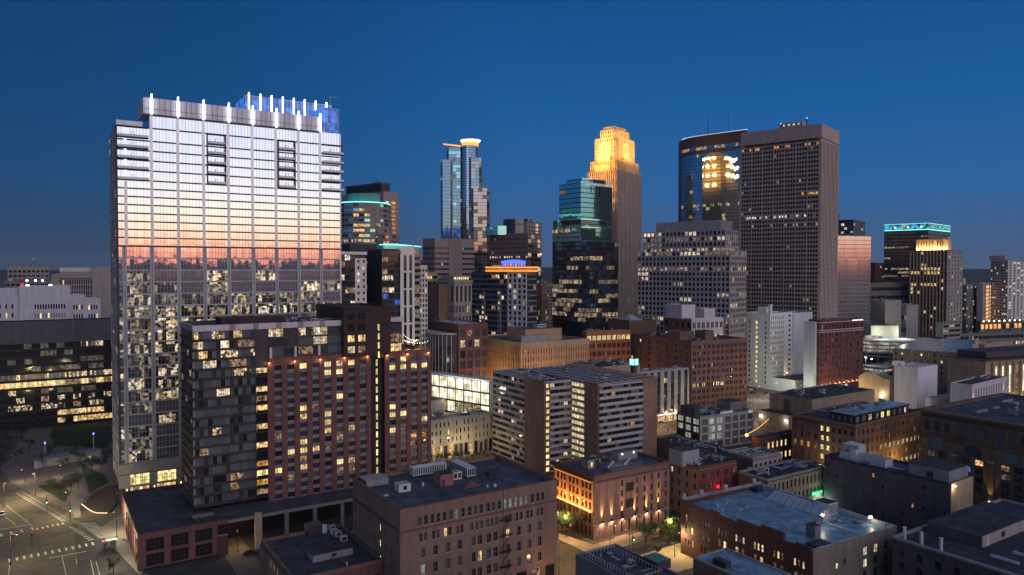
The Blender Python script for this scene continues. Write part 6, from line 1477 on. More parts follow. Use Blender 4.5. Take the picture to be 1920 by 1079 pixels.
x, y = wpx(868, 918, zr); q = MB(); q.hexa([(x, y, zr), (x + 6, y, zr), (x + 6, y + .3, zr), (x, y + .3, zr)], [(x + 2.8, y, zr + 1.9), (x + 3.1, y, zr + 1.9), (x + 3.1, y + .3, zr + 1.9), (x + 2.8, y + .3, zr + 1.9)], 'brick_plum'); q.build('pediment', B.root)
for px, py, r_, hh in ((793, 912, .35, 1.1), (815, 886, .3, .8), (724, 930, .7, .25), (914, 914, .3, .7), (928, 913, .45, .8), (835, 880, .3, 1.6)):
    x, y = wpx(px, py, zr); q = MB(); q.cyl(x, y, zr, zr + hh, r_, 'metal_pale', 10); q.build('roof_vent', B.root)
q = MB(); q.box(1, Dp - 8, h - .9, 1.6 + 6, Dp - 2, h + .9, 'stone_dim'); 
for k in range(6): q.box(.8, Dp - 7.6 + k, h - .5, 1, Dp - 7.2 + k, h + .7, 'frame_dark')
q.build('chimney_stack', B.root)
lamp('street_glow', B.root, (W - 5, -7, 6), 1100, (1, .55, .22), .5)
B.finish()

# low roof front left
B = Bld('low_front_building', 'low brick building with flat dark roof and rooftop box, bottom edge left of centre', 'building', 552, 180, 1086, xl=490, xr=717, grid=G1)
W, Dp, h = B.W, B.D, B.h
B.vol(m='brick_plum', roof='roof_grey2', par=.9, pm='brick_brown') if wallmat('roof_grey2', (.05, .055, .08), var=.3, course=.7, fine=.6) else 0
B.facade(B.face('L'), 1, h - 1.5, 10, 3, wf=.3, hf=.5, t=.3, m='brick_buff2', nv=0, litf=lambda i, j: 'lit_yellow' if (i, j) in {(3, 2), (4, 2), (5, 2), (4, 1)} else None, ext=True)
B.facade(B.face('R'), 1, h - 2.5, 8, 2, wf=.5, hf=.6, t=.3, m='brick_plum', nv=1, lit=.1, ext=False)
x, y = wpx(587, 1056, h - .9)
q = MB(); q.box(x, y, h - .9, x + 11, y + 5, h + .9, 'panel_grey', 'roof_gravel2'); q.box(x + 5, y - .05, h - .4, x + 6.4, y, h + .6, 'frame_dark'); q.build('rooftop_box', B.root)
x, y = wpx(578, 1006, h - .9); q = MB(); q.box(x, y, h - .9, x + 4.2, y + 3.6, h + 2.0, 'panel_dark', 'roof_gravel'); q.box(x + 4.2, y, h - .9, x + 5.6, y + 1, h + 1.4, 'metal_pale'); q.build('stair_house', B.root)
for px, py in ((622, 1005), (630, 1010), (640, 1018), (618, 998)): x, y = wpx(px, py, h - .9); B.unit(x, y, h - .9, 1.8, 1.5, 1.7, 'metal_pale', 'condenser')
q = MB(); q.cyl(W * .62, 2.6, h - .9, h + .3, .22, 'metal_pale', 8); q.build('roof_vent', B.root)
B.finish()
mu = B.wpt(W + 5, Dp + 2.5)
# lit brick building with uplights
B = Bld('uplit_brick_building', 'purple brick building washed by orange uplights, its short side glowing amber, at the street corner', 'building', 1114, 242, 892, xl=1043, xr=1254, grid=G1)
W, Dp, h = B.W, B.D, B.h
wallmat('brick_rose', (.18, .105, .105), var=.25, course=4)
B.vol(m='brick_rose', roof='roof_grey', par=1.0, pm='brick_plum')
fR, fL = B.face('R'), B.face('L')
B.facade(fR, 5.2, h - 2.6, 10, 4, wf=.26, hf=.55, t=.35, m='brick_rose', dm=('glass_dark', 'void'), nv=0, nh=1, litf=lambda i, j: None, skip=lambda i, j: i in (0, 1, 2) or (i == 4), ext=True, frame='frame_mid')
B.facade(fR, 0, 5.2, 10, 1, wf=.28, hf=.7, t=.35, m='brick_rose', dm=('void', 'glass_dark'), nv=0, lit=0, skip=lambda i, j: i in (0, 1))
Lq, ang, M = B.frame(*fR)
for z in (8.6, 14.2): B.win(M @ Matrix.Translation((0, -.42, 0)), ang, Lq * .45, z, 3.4, 2.9, 'void', 3, 2, frame='frame_dark')
B.band(fR, h - 2.7, h - 2.3, .6, 'brick_plum'); B.band(fR, h - 1.0, h, .65, 'brick_plum'); B.band(fR, 4.9, 5.2, .55, 'stone_dim2')
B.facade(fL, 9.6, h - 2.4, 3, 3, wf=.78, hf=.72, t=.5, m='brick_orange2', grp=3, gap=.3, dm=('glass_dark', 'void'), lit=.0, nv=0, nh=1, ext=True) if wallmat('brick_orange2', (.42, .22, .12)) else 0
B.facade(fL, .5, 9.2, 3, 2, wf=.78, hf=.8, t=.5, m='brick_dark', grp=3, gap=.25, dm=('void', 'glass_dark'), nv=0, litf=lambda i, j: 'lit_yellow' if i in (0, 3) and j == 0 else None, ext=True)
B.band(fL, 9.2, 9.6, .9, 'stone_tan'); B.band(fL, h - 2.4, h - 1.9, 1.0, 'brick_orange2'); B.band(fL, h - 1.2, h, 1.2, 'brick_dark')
q = MB(); q.box(-1.05, .3, 9.62, -.9, Dp - .3, 9.75, 'line_warm'); q.build('light_strip', B.root)
q = MB(); q.box(-1.25, .3, h - 2.35, -1.1, Dp - .3, h - 2.28, 'line_orange'); q.build('light_strip', B.root)
for k in range(6):
    y = Dp * (k + .5) / 6; f = empty('uplight', (-1.6, y, 9.9)); f.parent = B.root; q = MB(); q.box(-.15, -.15, 0, .15, .15, .2, 'bulb_orange'); q.build('fixture', f); lamp('beam', f, (-1.2, 0, .6), 1000, (1, .42, .08), .2)
for px in (1127, 1145, 1165, 1188, 1210, 1233):
    x = B.ux(px, z=6); f = empty('wall_sconce', (x, -.9, 5.9)); f.parent = B.root; q = MB(); q.box(-.14, -.3, -.3, .14, .45, .3, 'metal_dark'); q.build('fixture', f)
    lamp('up_beam', f, (0, .25, .45), 26000, (1, .50, .16), .05, spot=R(26), aim=(0, .07, 1)); lamp('down_beam', f, (0, -.3, -.5), 1100, (1, .60, .30), .08, spot=R(130), aim=(0, .25, -1))
zr = h - 1
q = MB(); q.box(W * .30, 3, zr, W * .72, 13, zr + .5, 'metal_grey', 'roof_gravel')
k = W * .30
while k < W * .72: q.box(k, 3, zr + .5, k + .06, 3.06, zr + 1.5, 'metal_grey'); k += 1
q.box(W * .30, 3, zr + 1.5, W * .72, 3.06, zr + 1.56, 'metal_grey'); q.build('roof_terrace', B.root)
q = MB(); q.box(W * .16, 10, zr, W * .16 + 3, 14, zr + 3, 'stone_tan', 'roof_dark'); q.box(W * .16 + 1.2, 9.95, zr + .6, W * .16 + 2, 10, zr + 2.2, 'lit_yellow'); q.build('stair_house', B.root)
q = MB(); q.box(W * .62, 12, zr, W * .62 + 9, 16, zr + 3.2, 'panel_grey', 'roof_gravel'); q.box(W * .62 + 1.5, 11.95, zr + 2.2, W * .62 + 1.9, 12, zr + 2.6, 'bulb_white'); q.box(W * .62 + 7, 11.95, zr + 2.2, W * .62 + 7.4, 12, zr + 2.6, 'bulb_white'); q.build('stair_house', B.root)
for k in range(6): x = W * .33 + k * 2.6; q = MB(); q.cyl(x, 6 + (k % 3) * 2, zr + .5, zr + 1.2, .5, 'metal_pale', 8); q.build('terrace_table', B.root)
lamp('terrace_light', B.root, (W * .5, 7, zr + 3.4), 140, (.8, .9, 1), .3)
B.clutter(8, W * .3, 13.5, W - 3, Dp - 2, zr, .8)
B.finish()
B = Bld('red_brick_building', 'four storey building with tan side and dark red front with a red lamp glow', 'building', 1311, 262, 877, xl=1254, xr=1381, grid=G1)
W, Dp, h = B.W, B.D, B.h
B.vol(m='brick_buff2', roof='roof_dark', par=.9, pm='brick_red'); 
B.facade(B.face('L'), 1.5, h - 1.4, 4, 4, wf=.3, hf=.5, t=.3, m='brick_buff2', dm=('void', 'glass_dark'), nv=0, nh=1, litf=lambda i, j: 'lit_cream' if (i, j) == (0, 3) else None)
B.facade(B.face('R'), 1.5, h - 1.4, 5, 4, wf=.62, hf=.5, t=.35, m='brick_red3', grp=3, gap=.25, dm=('glass_grey', 'glass_dark', 'glass_blind2'), lit=.12, lm=('lit_dim', 'lit_faint'), nv=0) if wallmat('brick_red3', (.20, .05, .045)) else 0
q = MB(); q.cyl(W * .45, -.8, h - 8.6, h - 7.6, .5, 'glow_red', 10); q.build('red_lamp', B.root); lamp('red_glow', B.root, (W * .45, -1.8, h - 8), 160, (1, .04, .05), .3)
q = MB(); q.box(-2, Dp - 9, h - .9, 6.5, Dp - 2, h + 4.6, 'metal_grey2', 'metal_dark') if wallmat('metal_grey2', (.26, .26, .33), var=.12) else 0
for k in range(10): q.box(-2.05, Dp - 8.8 + k * .7, h - .6, -2, Dp - 8.6 + k * .7, h + 4.4, 'panel_grey')
q.build('cooling_tower', B.root)
B.clutter(14, 3, 2, W - 2, Dp - 3, h - .9, .9); B.finish()
B = Bld('long_party_roof', 'long low dark roofed building running behind the red brick front, below the striped hotel', 'building', 1381, 296, 862, xl=1228, xr=1420, grid=G1)
W, Dp, h = B.W, B.D, B.h
B.vol(m='brick_brown', roof='roof_dark', par=.8); B.clutter(20, 2, 4, W - 2, Dp - 4, h - .8, .9); B.finish()
B = Bld('small_grey_building', 'small grey stone building with a corniced front between dark roofs', 'building', 1412, 282, 858, xl=1373, xr=1465, grid=G1)
W, Dp, h = B.W, B.D, B.h
B.vol(m='stone_dark', roof='roof_dark', par=.8, pm='stone_grey'); B.facade(B.face('R'), 1, h - 1.6, 6, 3, wf=.5, hf=.55, t=.3, m='concrete', dm=('void', 'glass_dark'), nv=0, lit=.0); B.band(B.face('R'), h - 1.2, h - .8, .7, 'stone_grey'); B.clutter(5, 2, 3, W - 2, Dp - 3, h - .8, .8)
for k in range(6): q = MB(); q.box(2, 3 + k * 2.2, h - .75, W - 3, 3.35 + k * 2.2, h - .55, 'metal_pale'); q.build('roof_rib', B.root)
B.finish()
B = Bld('corner_shop_building', 'low building with green lit shop fascia and a dark cluttered roof', 'building', 1440, 258, 899, xl=1385, xr=1545, grid=G1)
W, Dp, h = B.W, B.D, B.h
B.vol(m='stone_dark', roof='roof_dark', par=.8, pm='stone_dim'); B.facade(B.face('R'), 5, h - 1.2, 14, 1 if h < 10 else 2, wf=.4, hf=.6, t=.3, m='stone_tan', dm=('glass_dark',), nv=0, lit=0)
B.facade(B.face('R'), .3, 5, 8, 1, wf=.8, hf=.8, t=.2, m='stone_tan', litf=lambda i, j: 'lit_dim' if i < 5 else 'lit_white', nv=2, ext=False)
q = MB(); q.box(W - 12, -1.4, 5.2, W - 1, -.5, 6.4, 'stone_tan'); q.box(W - 9, -1.5, 6.5, W - 3, -1.2, 7.6, 'glow_green'); q.build('shop_sign', B.root); lamp('sign_glow', B.root, (W - 6, -3, 6.4), 300, (.3, 1, .6), .4)
lamp('shop_light', B.root, (W - 4, -4, 4), 500, (1, .85, .6), .5)
B.clutter(14, 2, 3, W - 2, Dp - 3, h - .8, 1.0); B.finish()
# blue roofed warehouse
B = Bld('blue_roof_warehouse', 'dark brick warehouse with a pale blue flat roof, long skylight and lit arched windows', 'warehouse', 1522, 190, 1033, xl=1278, xr=1680, grid=R(30.5))
W, Dp, h = B.W, B.D, B.h
B.vol(m='brick_maroon2', roof='roof_blue', par=1.3, pm='brick_maroon2', pt=.5) if wallmat('brick_maroon2', (.085, .035, .036), course=4) else 0
q = MB(); q.box(W - .52, .5, h - 1.25, W - .45, Dp - .5, h + .02, 'roof_pale'); q.box(-.02, -.02, h, W + .02, .5, h + .06, 'roof_pale'); q.box(W - .5, .5, h, W, Dp, h + .06, 'roof_pale'); q.box(0, Dp - .5, h, W - .5, Dp, h + .9, 'roof_pale'); q.build('coping', B.root)
for x in (0, 6.2, 15, 26): q = MB(); q.box(W * x / 30, Dp - .9, h + .9, W * x / 30 + 1.1, Dp, h + 2.4, 'roof_pale'); q.build('merlon', B.root)
Lq, ang, M = B.frame(*B.face('L'))
for k, (a, b, zz) in enumerate(((0, .10, .5), (.25, .33, .7), (.48, .66, 1.0), (.66, .82, 1.9), (.90, 1.0, .7))): q = MB(); q.box(-.35, Dp * (1 - b), h - .4, .5, Dp * (1 - a), h + zz, 'brick_maroon2'); q.build('stepped_parapet', B.root)
def row_l(z0, z1, arch, n_):
    last = -.0
    for k in range(7):
        c = Lq * (k + .56) / 7.1
        for m_ in range(n_):
            u = c + (m_ - (n_ - 1) / 2) * (1.35 if n_ == 3 else 2.1); w = .78 if n_ == 3 else 1.15
            B.fbox('wall', M, last, z0, u - w / 2, z1, .3, 'brick_maroon2'); last = u + w / 2
            mt = B.rng.choice(['lit_cream', 'lit_yellow', 'lit_cream', 'lit_faint', 'lit_faint']) if k > 2 or B.rng.random() < .5 else 'lit_faint'
            if z0 < h - 9.5 and B.rng.random() < .8: mt = B.rng.choice(['lit_faint', 'glass_dark', 'glass_grey'])
            B.win(M, ang, u, z0, w, z1 - z0, mt, 0 if n_ == 3 else 0, 1, arch, 'frame_dark')
    B.fbox('wall', M, last, z0, Lq + .3, z1, .3, 'brick_maroon2')
row_l(h - 5.6, h - 3.6, True, 3); row_l(h - 9.3, h - 7.1, False, 2); row_l(h - 13.2, h - 11.2, False, 3)
for a, b in ((h - 3.6, h), (h - 7.1, h - 5.6), (h - 11.2, h - 9.3), (0, h - 13.2)): B.fbox('wall', M, 0, a, Lq + .3, b, .3, 'brick_maroon2')
B.mb('side_wall').box(.35, -.25, 0, W + .2, 0, h - .01, 'brick_taupe') if wallmat('brick_taupe', (.19, .165, .14), course=4) else 0  # side wall in a paler tan-grey brick than the long front
MR = B.frame(*B.face('R')); Ms = MR[2] @ Matrix.Translation((0, -.26, 0))
for k in range(3):
    for j in range(4):
        B.win(Ms, MR[1], W * .60 + k * W * .13, h - 5.4 - j * 3.3, 1.4, 2.1, 'lit_cream' if (k, j) in ((0, 0), (0, 1), (1, 0)) else 'glass_dark', 1, 1, frame='frame_mid')
for u, z in ((W * .27, h - 6.6), (W * .36, h - 6.0), (W * .36, h - 11), (W * .2, h - 9.5)): B.win(Ms, MR[1], u, z, .8, 1.3, 'lit_yellow' if z < h - 6.3 else 'void', 0, 1)
zr = h - 1.28
def wpx(px, py, z): p = ground(px, py, z) - B.P; return p.dot(B.ex), p.dot(B.ey)
xa, ya = wpx(1515, 977, zr); xb_, yb_ = wpx(1435, 935, zr)
q = MB(); x0 = xb_ + .5; q.hexa([(x0, ya, zr), (x0 + 6.5, ya, zr), (x0 + 6.5, yb_, zr), (x0, yb_, zr)], [(x0 + 2.8, ya + .8, zr + 2.2), (x0 + 3.6, ya + .8, zr + 2.2), (x0 + 3.6, yb_ - .8, zr + 2.2), (x0 + 2.8, yb_ - .8, zr + 2.2)], 'skylight_pane') if plain('skylight_pane', (.36, .42, .50), .3) else 0
q.build('skylight', B.root)
q = MB()
for k in range(1, 9):
    y = ya + (yb_ - ya) * k / 9; q.tube((x0, y, zr + .03), (x0 + 2.8, y, zr + 2.22), .05, 'metal_dark', 4)
q.build('skylight_bars', B.root)
x, y = wpx(1553, 968, zr); q = MB(); q.box(x, y, zr, x + 4.5, y + 5, zr + 3.6, 'metal_pale', 'roof_dark')
for k in range(5): q.box(x + .2 + k * .9, y - .05, zr + .4, x + .6 + k * .9, y, zr + 3.2, 'frame_dark')
q.build('plant_room', B.root)
x2_, y2_ = wpx(1545, 985, zr)
q = MB()
for k in range(4):
    q.tube((x2_ + k * .9, y2_, zr), (x2_ + k * .9, y2_, zr + 4.2), .09, 'metal_pale', 5)
    for z in (1, 2, 3, 4): q.tube((x2_ + k * .9, y2_, zr + z), (x2_ + k * .9 + .9, y2_ + .6, zr + z), .07, 'metal_pale', 4)
q.build('pipe_rack', B.root)
f = empty('roof_floodlight', (x2_ - 1.5, y2_ - .5, zr)); f.parent = B.root; q = MB(); q.tube((0, 0, 0), (0, 0, 3.2), .06, 'metal_dark', 4); q.box(-.25, -.25, 3.2, .25, .25, 3.6, 'bulb'); q.build('fixture', f); lamp('beam', f, (-.2, -.4, 3.0), 260, (1, .88, .62), .2)
x, y = wpx(1632, 975, h); f = empty('roof_floodlight', (x, y, zr)); f.parent = B.root; q = MB(); q.box(-.5, -.3, 1.8, .5, .3, 2.3, 'bulb'); q.box(-.05, -.05, 0, .05, .05, 1.8, 'metal_dark'); q.build('fixture', f); lamp('beam', f, (0, -.6, 2.0), 200, (1, .82, .5), .2)
x, y = wpx(1420, 925, zr); q = MB(); q.box(x, y, zr, x + 3, y + 2.5, zr + 1.4, 'metal_dark'); q.build('condenser', B.root)
q = MB(); q.tube((x + 1, y + 1, zr + 1.4), (xb_ + 4, Dp - .5, h + .9), .06, 'metal_dark', 4); q.tube((x + 3, y + 2, zr + 1.4), (xb_ + 8, Dp - .5, h + .9), .06, 'metal_dark', 4); q.build('cable', B.root)
x, y = wpx(1528, 1010, zr); q = MB(); q.box(x, y, zr, x + 2.4, y + 3, zr + 3.3, 'concrete_dark', 'roof_dark'); q.build('chimney', B.root)
q = MB(); q.box(4.5, .5, zr, 10.5, 5.5, zr + .8, 'roof_grey', 'roof_dark'); q.build('roof_step', B.root)
for px, py in ((1345, 950), (1363, 945), (1390, 957), (1400, 953), (1355, 960)): x, y = wpx(px, py, zr); q = MB(); q.cyl(x, y, zr, zr + .7, .2, 'metal_pale', 8); q.build('roof_vent', B.root)
B.clutter(7, W * .55, 3, W - 2, Dp * .4, zr, .7)
B.finish()
# bottom centre roofs
B = Bld('roof_terrace_building', 'dark building with a railed roof terrace at the bottom edge, before the uplit building', 'building', 1204, 162, 1105, xl=1079, W=13, grid=G1)
W, Dp, h = B.W, B.D, B.h
B.vol(m='concrete_dark', roof='roof_grey', par=.5); 
q = MB()
for x0, y0, x1, y1 in ((2, 4, W - 3, 4), (2, 4, 2, Dp - 2), (W - 3, 4, W - 3, Dp - 2), (2, Dp - 2, W - 3, Dp - 2)):
    n_ = int(max(abs(x1 - x0), abs(y1 - y0)) / 1.1)
    for k in range(n_ + 1): xx, yy = x0 + (x1 - x0) * k / n_, y0 + (y1 - y0) * k / n_; q.box(xx - .03, yy - .03, h - .5, xx + .03, yy + .03, h + .75, 'metal_pale')
    q.tube((x0, y0, h + .75), (x1, y1, h + .75), .05, 'metal_pale', 4)
q.build('railing', B.root)
q = MB(); q.box(W - 2.6, 6, h - .5, W + 1.8, 11, h + 1.6, 'panel_dark', 'verdigris'); q.build('stair_house', B.root)
B.clutter(6, 3, 6, W - 5, Dp - 4, h - .48, .55); B.finish()
B = Bld('sloped_glass_roof_building', 'building with a bright blue roof at the bottom edge, below the blue roofed warehouse', 'building', 1421, 168, 1098, xl=1300, W=12, grid=G1)
W, Dp, h = B.W, B.D, B.h
B.vol(m='stone_dark', roof='roof_blue', par=.35, pm='stone_dim'); q = MB(); q.box(1.5, Dp - 9, h - .3, 3.6, Dp - 5, h + 1.1, 'metal_dark', 'frame_dark')
for k in range(5): q.tube((1, Dp - 9 + k, h - .3), (2.5, Dp - 9 + k, h + 1.5), .05, 'metal_dark', 4)
q.build('roof_frame', B.root)
q = MB(); q.box(-7.5, 2, 0, -.3, Dp - 6, h - 2.2, 'concrete_dark', 'roof_dark'); q.build('side_wing', B.root); B.clutter(7, -7, 4, -2, Dp - 9, h - 2.2, .6)
B.finish()
# long dark brick building right
B = Bld('long_brick_building', 'long dark brick building with a cluttered roof and pale lit end wall, lower right', 'building', 1783, 235, 907, xl=1546, xr=1824, grid=R(34.5))
W, Dp, h = B.W, B.D, B.h
wallmat('brick_slate', (.115, .095, .105), course=4)
B.vol(m='brick_slate', roof='roof_grey', par=.8, pm='roof_grey')
B.facade(B.face('L'), 2, h - 1.5, 13, 5, wf=.2, hf=.36, t=.15, m='brick_slate', dm=('glass_dark', 'brick_slate', 'glass_blind2', 'brick_slate'), nv=0, nh=1, litf=lambda i, j: 'lit_amber' if (i, j) in ((9, 2), (5, 4)) else None, ext=False)
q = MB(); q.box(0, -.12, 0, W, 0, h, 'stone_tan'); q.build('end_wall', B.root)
f = empty('wall_light', (1.2, -.8, h - 1.0)); f.parent = B.root; q = MB(); q.box(-.35, -.2, 0, .35, .7, .3, 'bulb'); q.build('fixture', f); lamp('beam', f, (0, -.6, -.6), 300, (1, .72, .36), .2)
x, y = 1.2, 5
q = MB(); q.box(1, 1.2, h - .8, W - .6, 14, h + 3.4, 'metal_grey', 'roof_dark'); q.box(.9, 6, h, 1, 8, h + 2.2, 'frame_dark'); q.build('penthouse', B.root)
q = MB(); q.box(3, Dp * .52, h - .8, 8, Dp * .52 + 17, h + 2.0, 'metal_pale', 'metal_grey'); q.build('air_handler', B.root)
q = MB(); q.box(4, Dp * .76, h - .8, 9, Dp * .76 + 6, h + 4.8, 'roof_pale', 'metal_pale'); q.box(2.6, Dp * .76, h - .8, 4, Dp * .76 + 2.5, h + 3.6, 'metal_pale'); q.build('lift_house', B.root)
B.clutter(18, 2, 16, W - 2, Dp - 3, h - .8, .9); B.finish()
# arched window brick building with lit penthouse
B = Bld('arched_brick_building', 'red brown brick building with arched top windows, several lit, and a glazed rooftop pavilion', 'loft building', 1604, 308, 797, xl=1486, xr=1727, grid=R(35))
W, Dp, h = B.W, B.D, B.h
B.vol(m='brick_red4', roof='roof_dark', par=.9, pm='brick_brown') if wallmat('brick_red4', (.15, .075, .055)) else 0
yd = Dp * .55
B.facade(((0, Dp), (0, yd)), 2, h - 6.2, 4, 4, wf=.42, hf=.6, t=.5, m='brick_red4', dm=('glass_grey', 'glass_blind2', 'glass_dark'), nv=1, litf=lambda i, j: B.rng.choice(['lit_amber', 'lit_dim', 'lit_warm']) if j == 2 else None, ext=False)
B.facade(((0, Dp), (0, yd)), h - 6.2, h - 2, 4, 1, wf=.5, hf=.75, t=.5, m='brick_red4', dm=('glass_blind2', 'glass_grey'), nv=1, arch=True, ext=False, lit=0)
B.facade(((0, yd), (0, 0)), 2, h - 2, 6, 5, wf=.5, hf=.5, t=.3, m='brick_brown', dm=('glass_dark', 'void', 'glass_grey'), nv=1, nh=1, litf=lambda i, j: 'lit_yellow' if i < 2 and j > 0 else ('lit_cream' if (i, j) == (5, 3) else None), ext=True)
B.facade(B.face('R'), 2, h - 1.6, 15, 5, wf=.5, hf=.5, t=.3, m='brick_brown', grp=2, dm=('void', 'glass_dark', 'glass_dark'), nv=0, nh=0, litf=lambda i, j: 'lit_cream' if (j == 2 and 9 < i) or (j == 0 and i > 18) else ('lit_dim' if B.rng.random() < .12 else None))
q = MB(); k = 0
while k < Dp - yd: q.box(-.95, yd + k, h - 1.3, -.5, yd + k + .4, h - .9, 'brick_brown'); k += .9
q.build('dentils', B.root); q = MB(); q.box(-1.1, yd, h - .9, 0, Dp, h - .4, 'brick_brown'); q.build('cornice', B.root)
def wpx(px, py, z): p = ground(px, py, z) - B.P; return p.dot(B.ex), p.dot(B.ey)
x0, y0 = 1.4, 1.4; x1, y1 = W * .84, yd * .74
q = MB(); q.box(x0, y0, h - .9, x1, y1, h + 3.6, 'panel_black', 'roof_pale'); q.box(x0 - .5, y0 - .5, h + 3.4, x1 + .5, y1 + .5, h + 3.8, 'panel_dark', 'roof_blue'); q.build('pavilion', B.root)
B.facade(((x0, y0), (x1, y0)), h - .3, h + 3.2, 9, 1, wf=.5, hf=.72, t=.1, m='panel_black', nv=1, ext=False, part='pavilion', litf=lambda i, j: ['glass_blind', 'glass_blind', 'lit_office', 'lit_office', 'lit_yellow', 'lit_yellow', 'glass_blind', 'glass_blind', 'lit_office'][i])
B.facade(((x0, y1), (x0, y0)), h - .3, h + 3.2, 4, 1, wf=.5, hf=.6, t=.1, m='panel_black', nv=2, ext=False, part='pavilion', dm=('glass_blind',), lit=0)
B.clutter(14, x0 + 3, y0 + 4, x1 - 2, y1 - 1, h + 3.8, .8); B.clutter(6, 2, yd, W * .8, Dp - 2, h - .9, .8)
B.finish()
B = Bld('tan_windowless_block', 'tan stone block with one tall bricked panel, behind the arched brick building', 'building', 1523, 398, 750, xl=1443, xr=1640, grid=R(34))
W, Dp, h = B.W, B.D, B.h
B.vol(m='stone_buff', roof='roof_dark', par=.6) if wallmat('stone_buff', (.27, .21, .16), course=3) else 0
q = MB(); q.box(-.4, Dp * .50, 4, 0, Dp * .66, h - 2, 'brick_brown'); q.box(-.5, Dp * .53, 6, -.4, Dp * .63, h - 3, 'frame_dark'); q.build('panel', B.root)
q = MB(); q.box(-9, Dp * .3, 0, 0, Dp * 1.02, h - 9, 'stone_buff', 'roof_dark'); q.build('low_wing', B.root)
for y in (Dp * .95, Dp * .35): f = empty('wall_light', (-9.6, y, 7)); f.parent = B.root; q = MB(); q.box(-.4, -.4, 0, .5, .4, .5, 'bulb_white'); q.build('fixture', f); lamp('beam', f, (-1, 0, -.3), 480, (1, .88, .62), .3)
B.clutter(8, 3, 3, W - 3, Dp - 3, h - .6, 1.2); B.finish()
B = Bld('patio_building', 'low brown brick building with a string of orange patio bulbs above its roof', 'building', 1428, 335, 823, xl=1410, xr=1500, grid=G1)
W, Dp, h = B.W, B.D, B.h
B.vol(m='brick_dark2', roof='roof_dark', par=.7) if wallmat('brick_dark2', (.10, .06, .05)) else 0
B.facade(B.face('R'), .5, h - 1, 9, 2 if h > 8 else 1, wf=.42, hf=.5, t=.3, m='brick_dark2', nv=0, litf=lambda i, j: 'lit_yellow' if j == 0 or B.rng.random() < .4 else None)
strand((-3, 6, h + 1.5), (W * .8, 14, h + 4), 14, B.root, 'bulb_orange', .8, .10)
for x, y, z in ((-3, 6, h + 1.5), (W * .8, 14, h + 4)): q = MB(); q.tube((x, y, 0), (x, y, z + .2), .1, 'metal_dark', 5); q.build('string_light_post', B.root)
q = MB(); q.box(-3.5, 5.5, h + .5, -2.6, 6.4, h + 1.3, 'bulb_orange'); q.build('patio_lamp', B.root); lamp('patio_glow', B.root, (-3.4, 5, h + .8), 900, (1, .35, .06), .4); lamp('patio_glow', B.root, (W * .5, 10, h + 2), 300, (1, .42, .1), .4)
B.finish()
# grand dark stone building
B = Bld('arcaded_stone_building', 'big dark stone building with giant arches, heavy cornice and dim blue windows, right edge', 'warehouse', 2085, 232, 815, W=70, Dp=1, grid=G1)
P0 = at(1727, 767, 300); B.P = Vector((P0.x, P0.y, 0)) - B.ey * 95; B.root.location = B.P; B.h = P0.z; B.D = 95
W, Dp, h = B.W, B.D, B.h
wallmat('stone_umber', (.115, .082, .062), course=4)
B.vol(m='stone_umber', roof='roof_slate', par=.8, pt=1.6, pm='stone_umber', proud=1.3) if wallmat('roof_slate', (.05, .07, .10), var=.4, course=.7, fine=.5) else 0
Lq = Dp; fL = B.face('L'); bay = Lq / 7
B.facade(fL, h - 9.5, h - 2.5, 7, 1, wf=.72, hf=.5, t=.9, m='stone_umber', grp=3, gap=.5, dm=('glass_sky', 'glass_sky2'), nv=1, nh=1, lit=0, ext=False) if plain('glass_sky', (.12, .18, .27), .3) and plain('glass_sky2', (.05, .07, .10), .2) else 0
B.facade(fL, h - 15.5, h - 10.2, 7, 1, wf=.46, hf=.86, t=.9, ts=.9, m='stone_umber', arch=True, dm=('glass_sky', 'glass_sky2'), nv=3, nh=1, lit=0, ext=False, sill=.1)
B.facade(fL, 4, h - 15.7, 7, 4, wf=.56, hf=.62, t=.9, ts=.3, m='stone_umber', grp=2, gap=.35, dm=('glass_dark', 'glass_sky2', 'glass_grey', 'glass_sky2'), nv=1, nh=1, litf=lambda i, j: 'lit_yellow' if (i, j) == (6, 3) else (B.rng.choice(['lit_dim', 'lit_warm', 'lit_faint']) if B.rng.random() < .2 else ('lit_blue' if (i, j) == (2, 2) else None)), ext=False)
B.band(fL, h - .8, h + .05, 1.6, 'stone_umber'); B.band(fL, h - 10.2, h - 9.6, 1.2, 'stone_umber', 'string_course'); B.band(fL, h - 15.7, h - 15.2, 1.05, 'stone_umber', 'string_course')
for k in range(0, 8):
    yy = Dp - bay * k; q = MB(); q.box(-1.5, max(0, yy - 1.0), 0, -.95, min(Dp, yy + 1.0), h - 15.7, 'stone_umber'); q.box(-1.7, max(0, yy - 1.2), h - 16.2, -.95, min(Dp, yy + 1.2), h - 15.6, 'stone_dim2'); q.build('pilaster', B.root)
    if k in (0, 2, 4, 5): f = empty('uplight', (-2.4, min(Dp - .5, yy), 2)); f.parent = B.root; q = MB(); q.box(-.2, -.2, 0, .2, .2, .3, 'bulb'); q.build('fixture', f); lamp('beam', f, (-.3, 0, .6), [2400, 0, 2000, 0, 9000, 5000][k], (1, .60, .14), .2, spot=R(50), aim=(.12, 0, 1))
q = MB(); q.box(3, Dp * .1, h - .75, W - 3, Dp - 22, h - .3, 'roof_pale2', 'roof_slate') if wallmat('roof_pale2', (.30, .33, .38)) else 0; q.build('roof_deck', B.root)
q = MB(); q.box(1.6, 2, h - .78, 2.1, Dp - 2, h - .1, 'roof_pale2'); q.build('roof_edge', B.root)
B.clutter(22, 4, Dp * .3, W * .7, Dp * .9, h - .3, 1.3); q = MB(); q.box(18, 30, h - .7, 40, 60, h + 4, 'panel_dark', 'roof_dark'); q.build('penthouse', B.root)
B.finish()
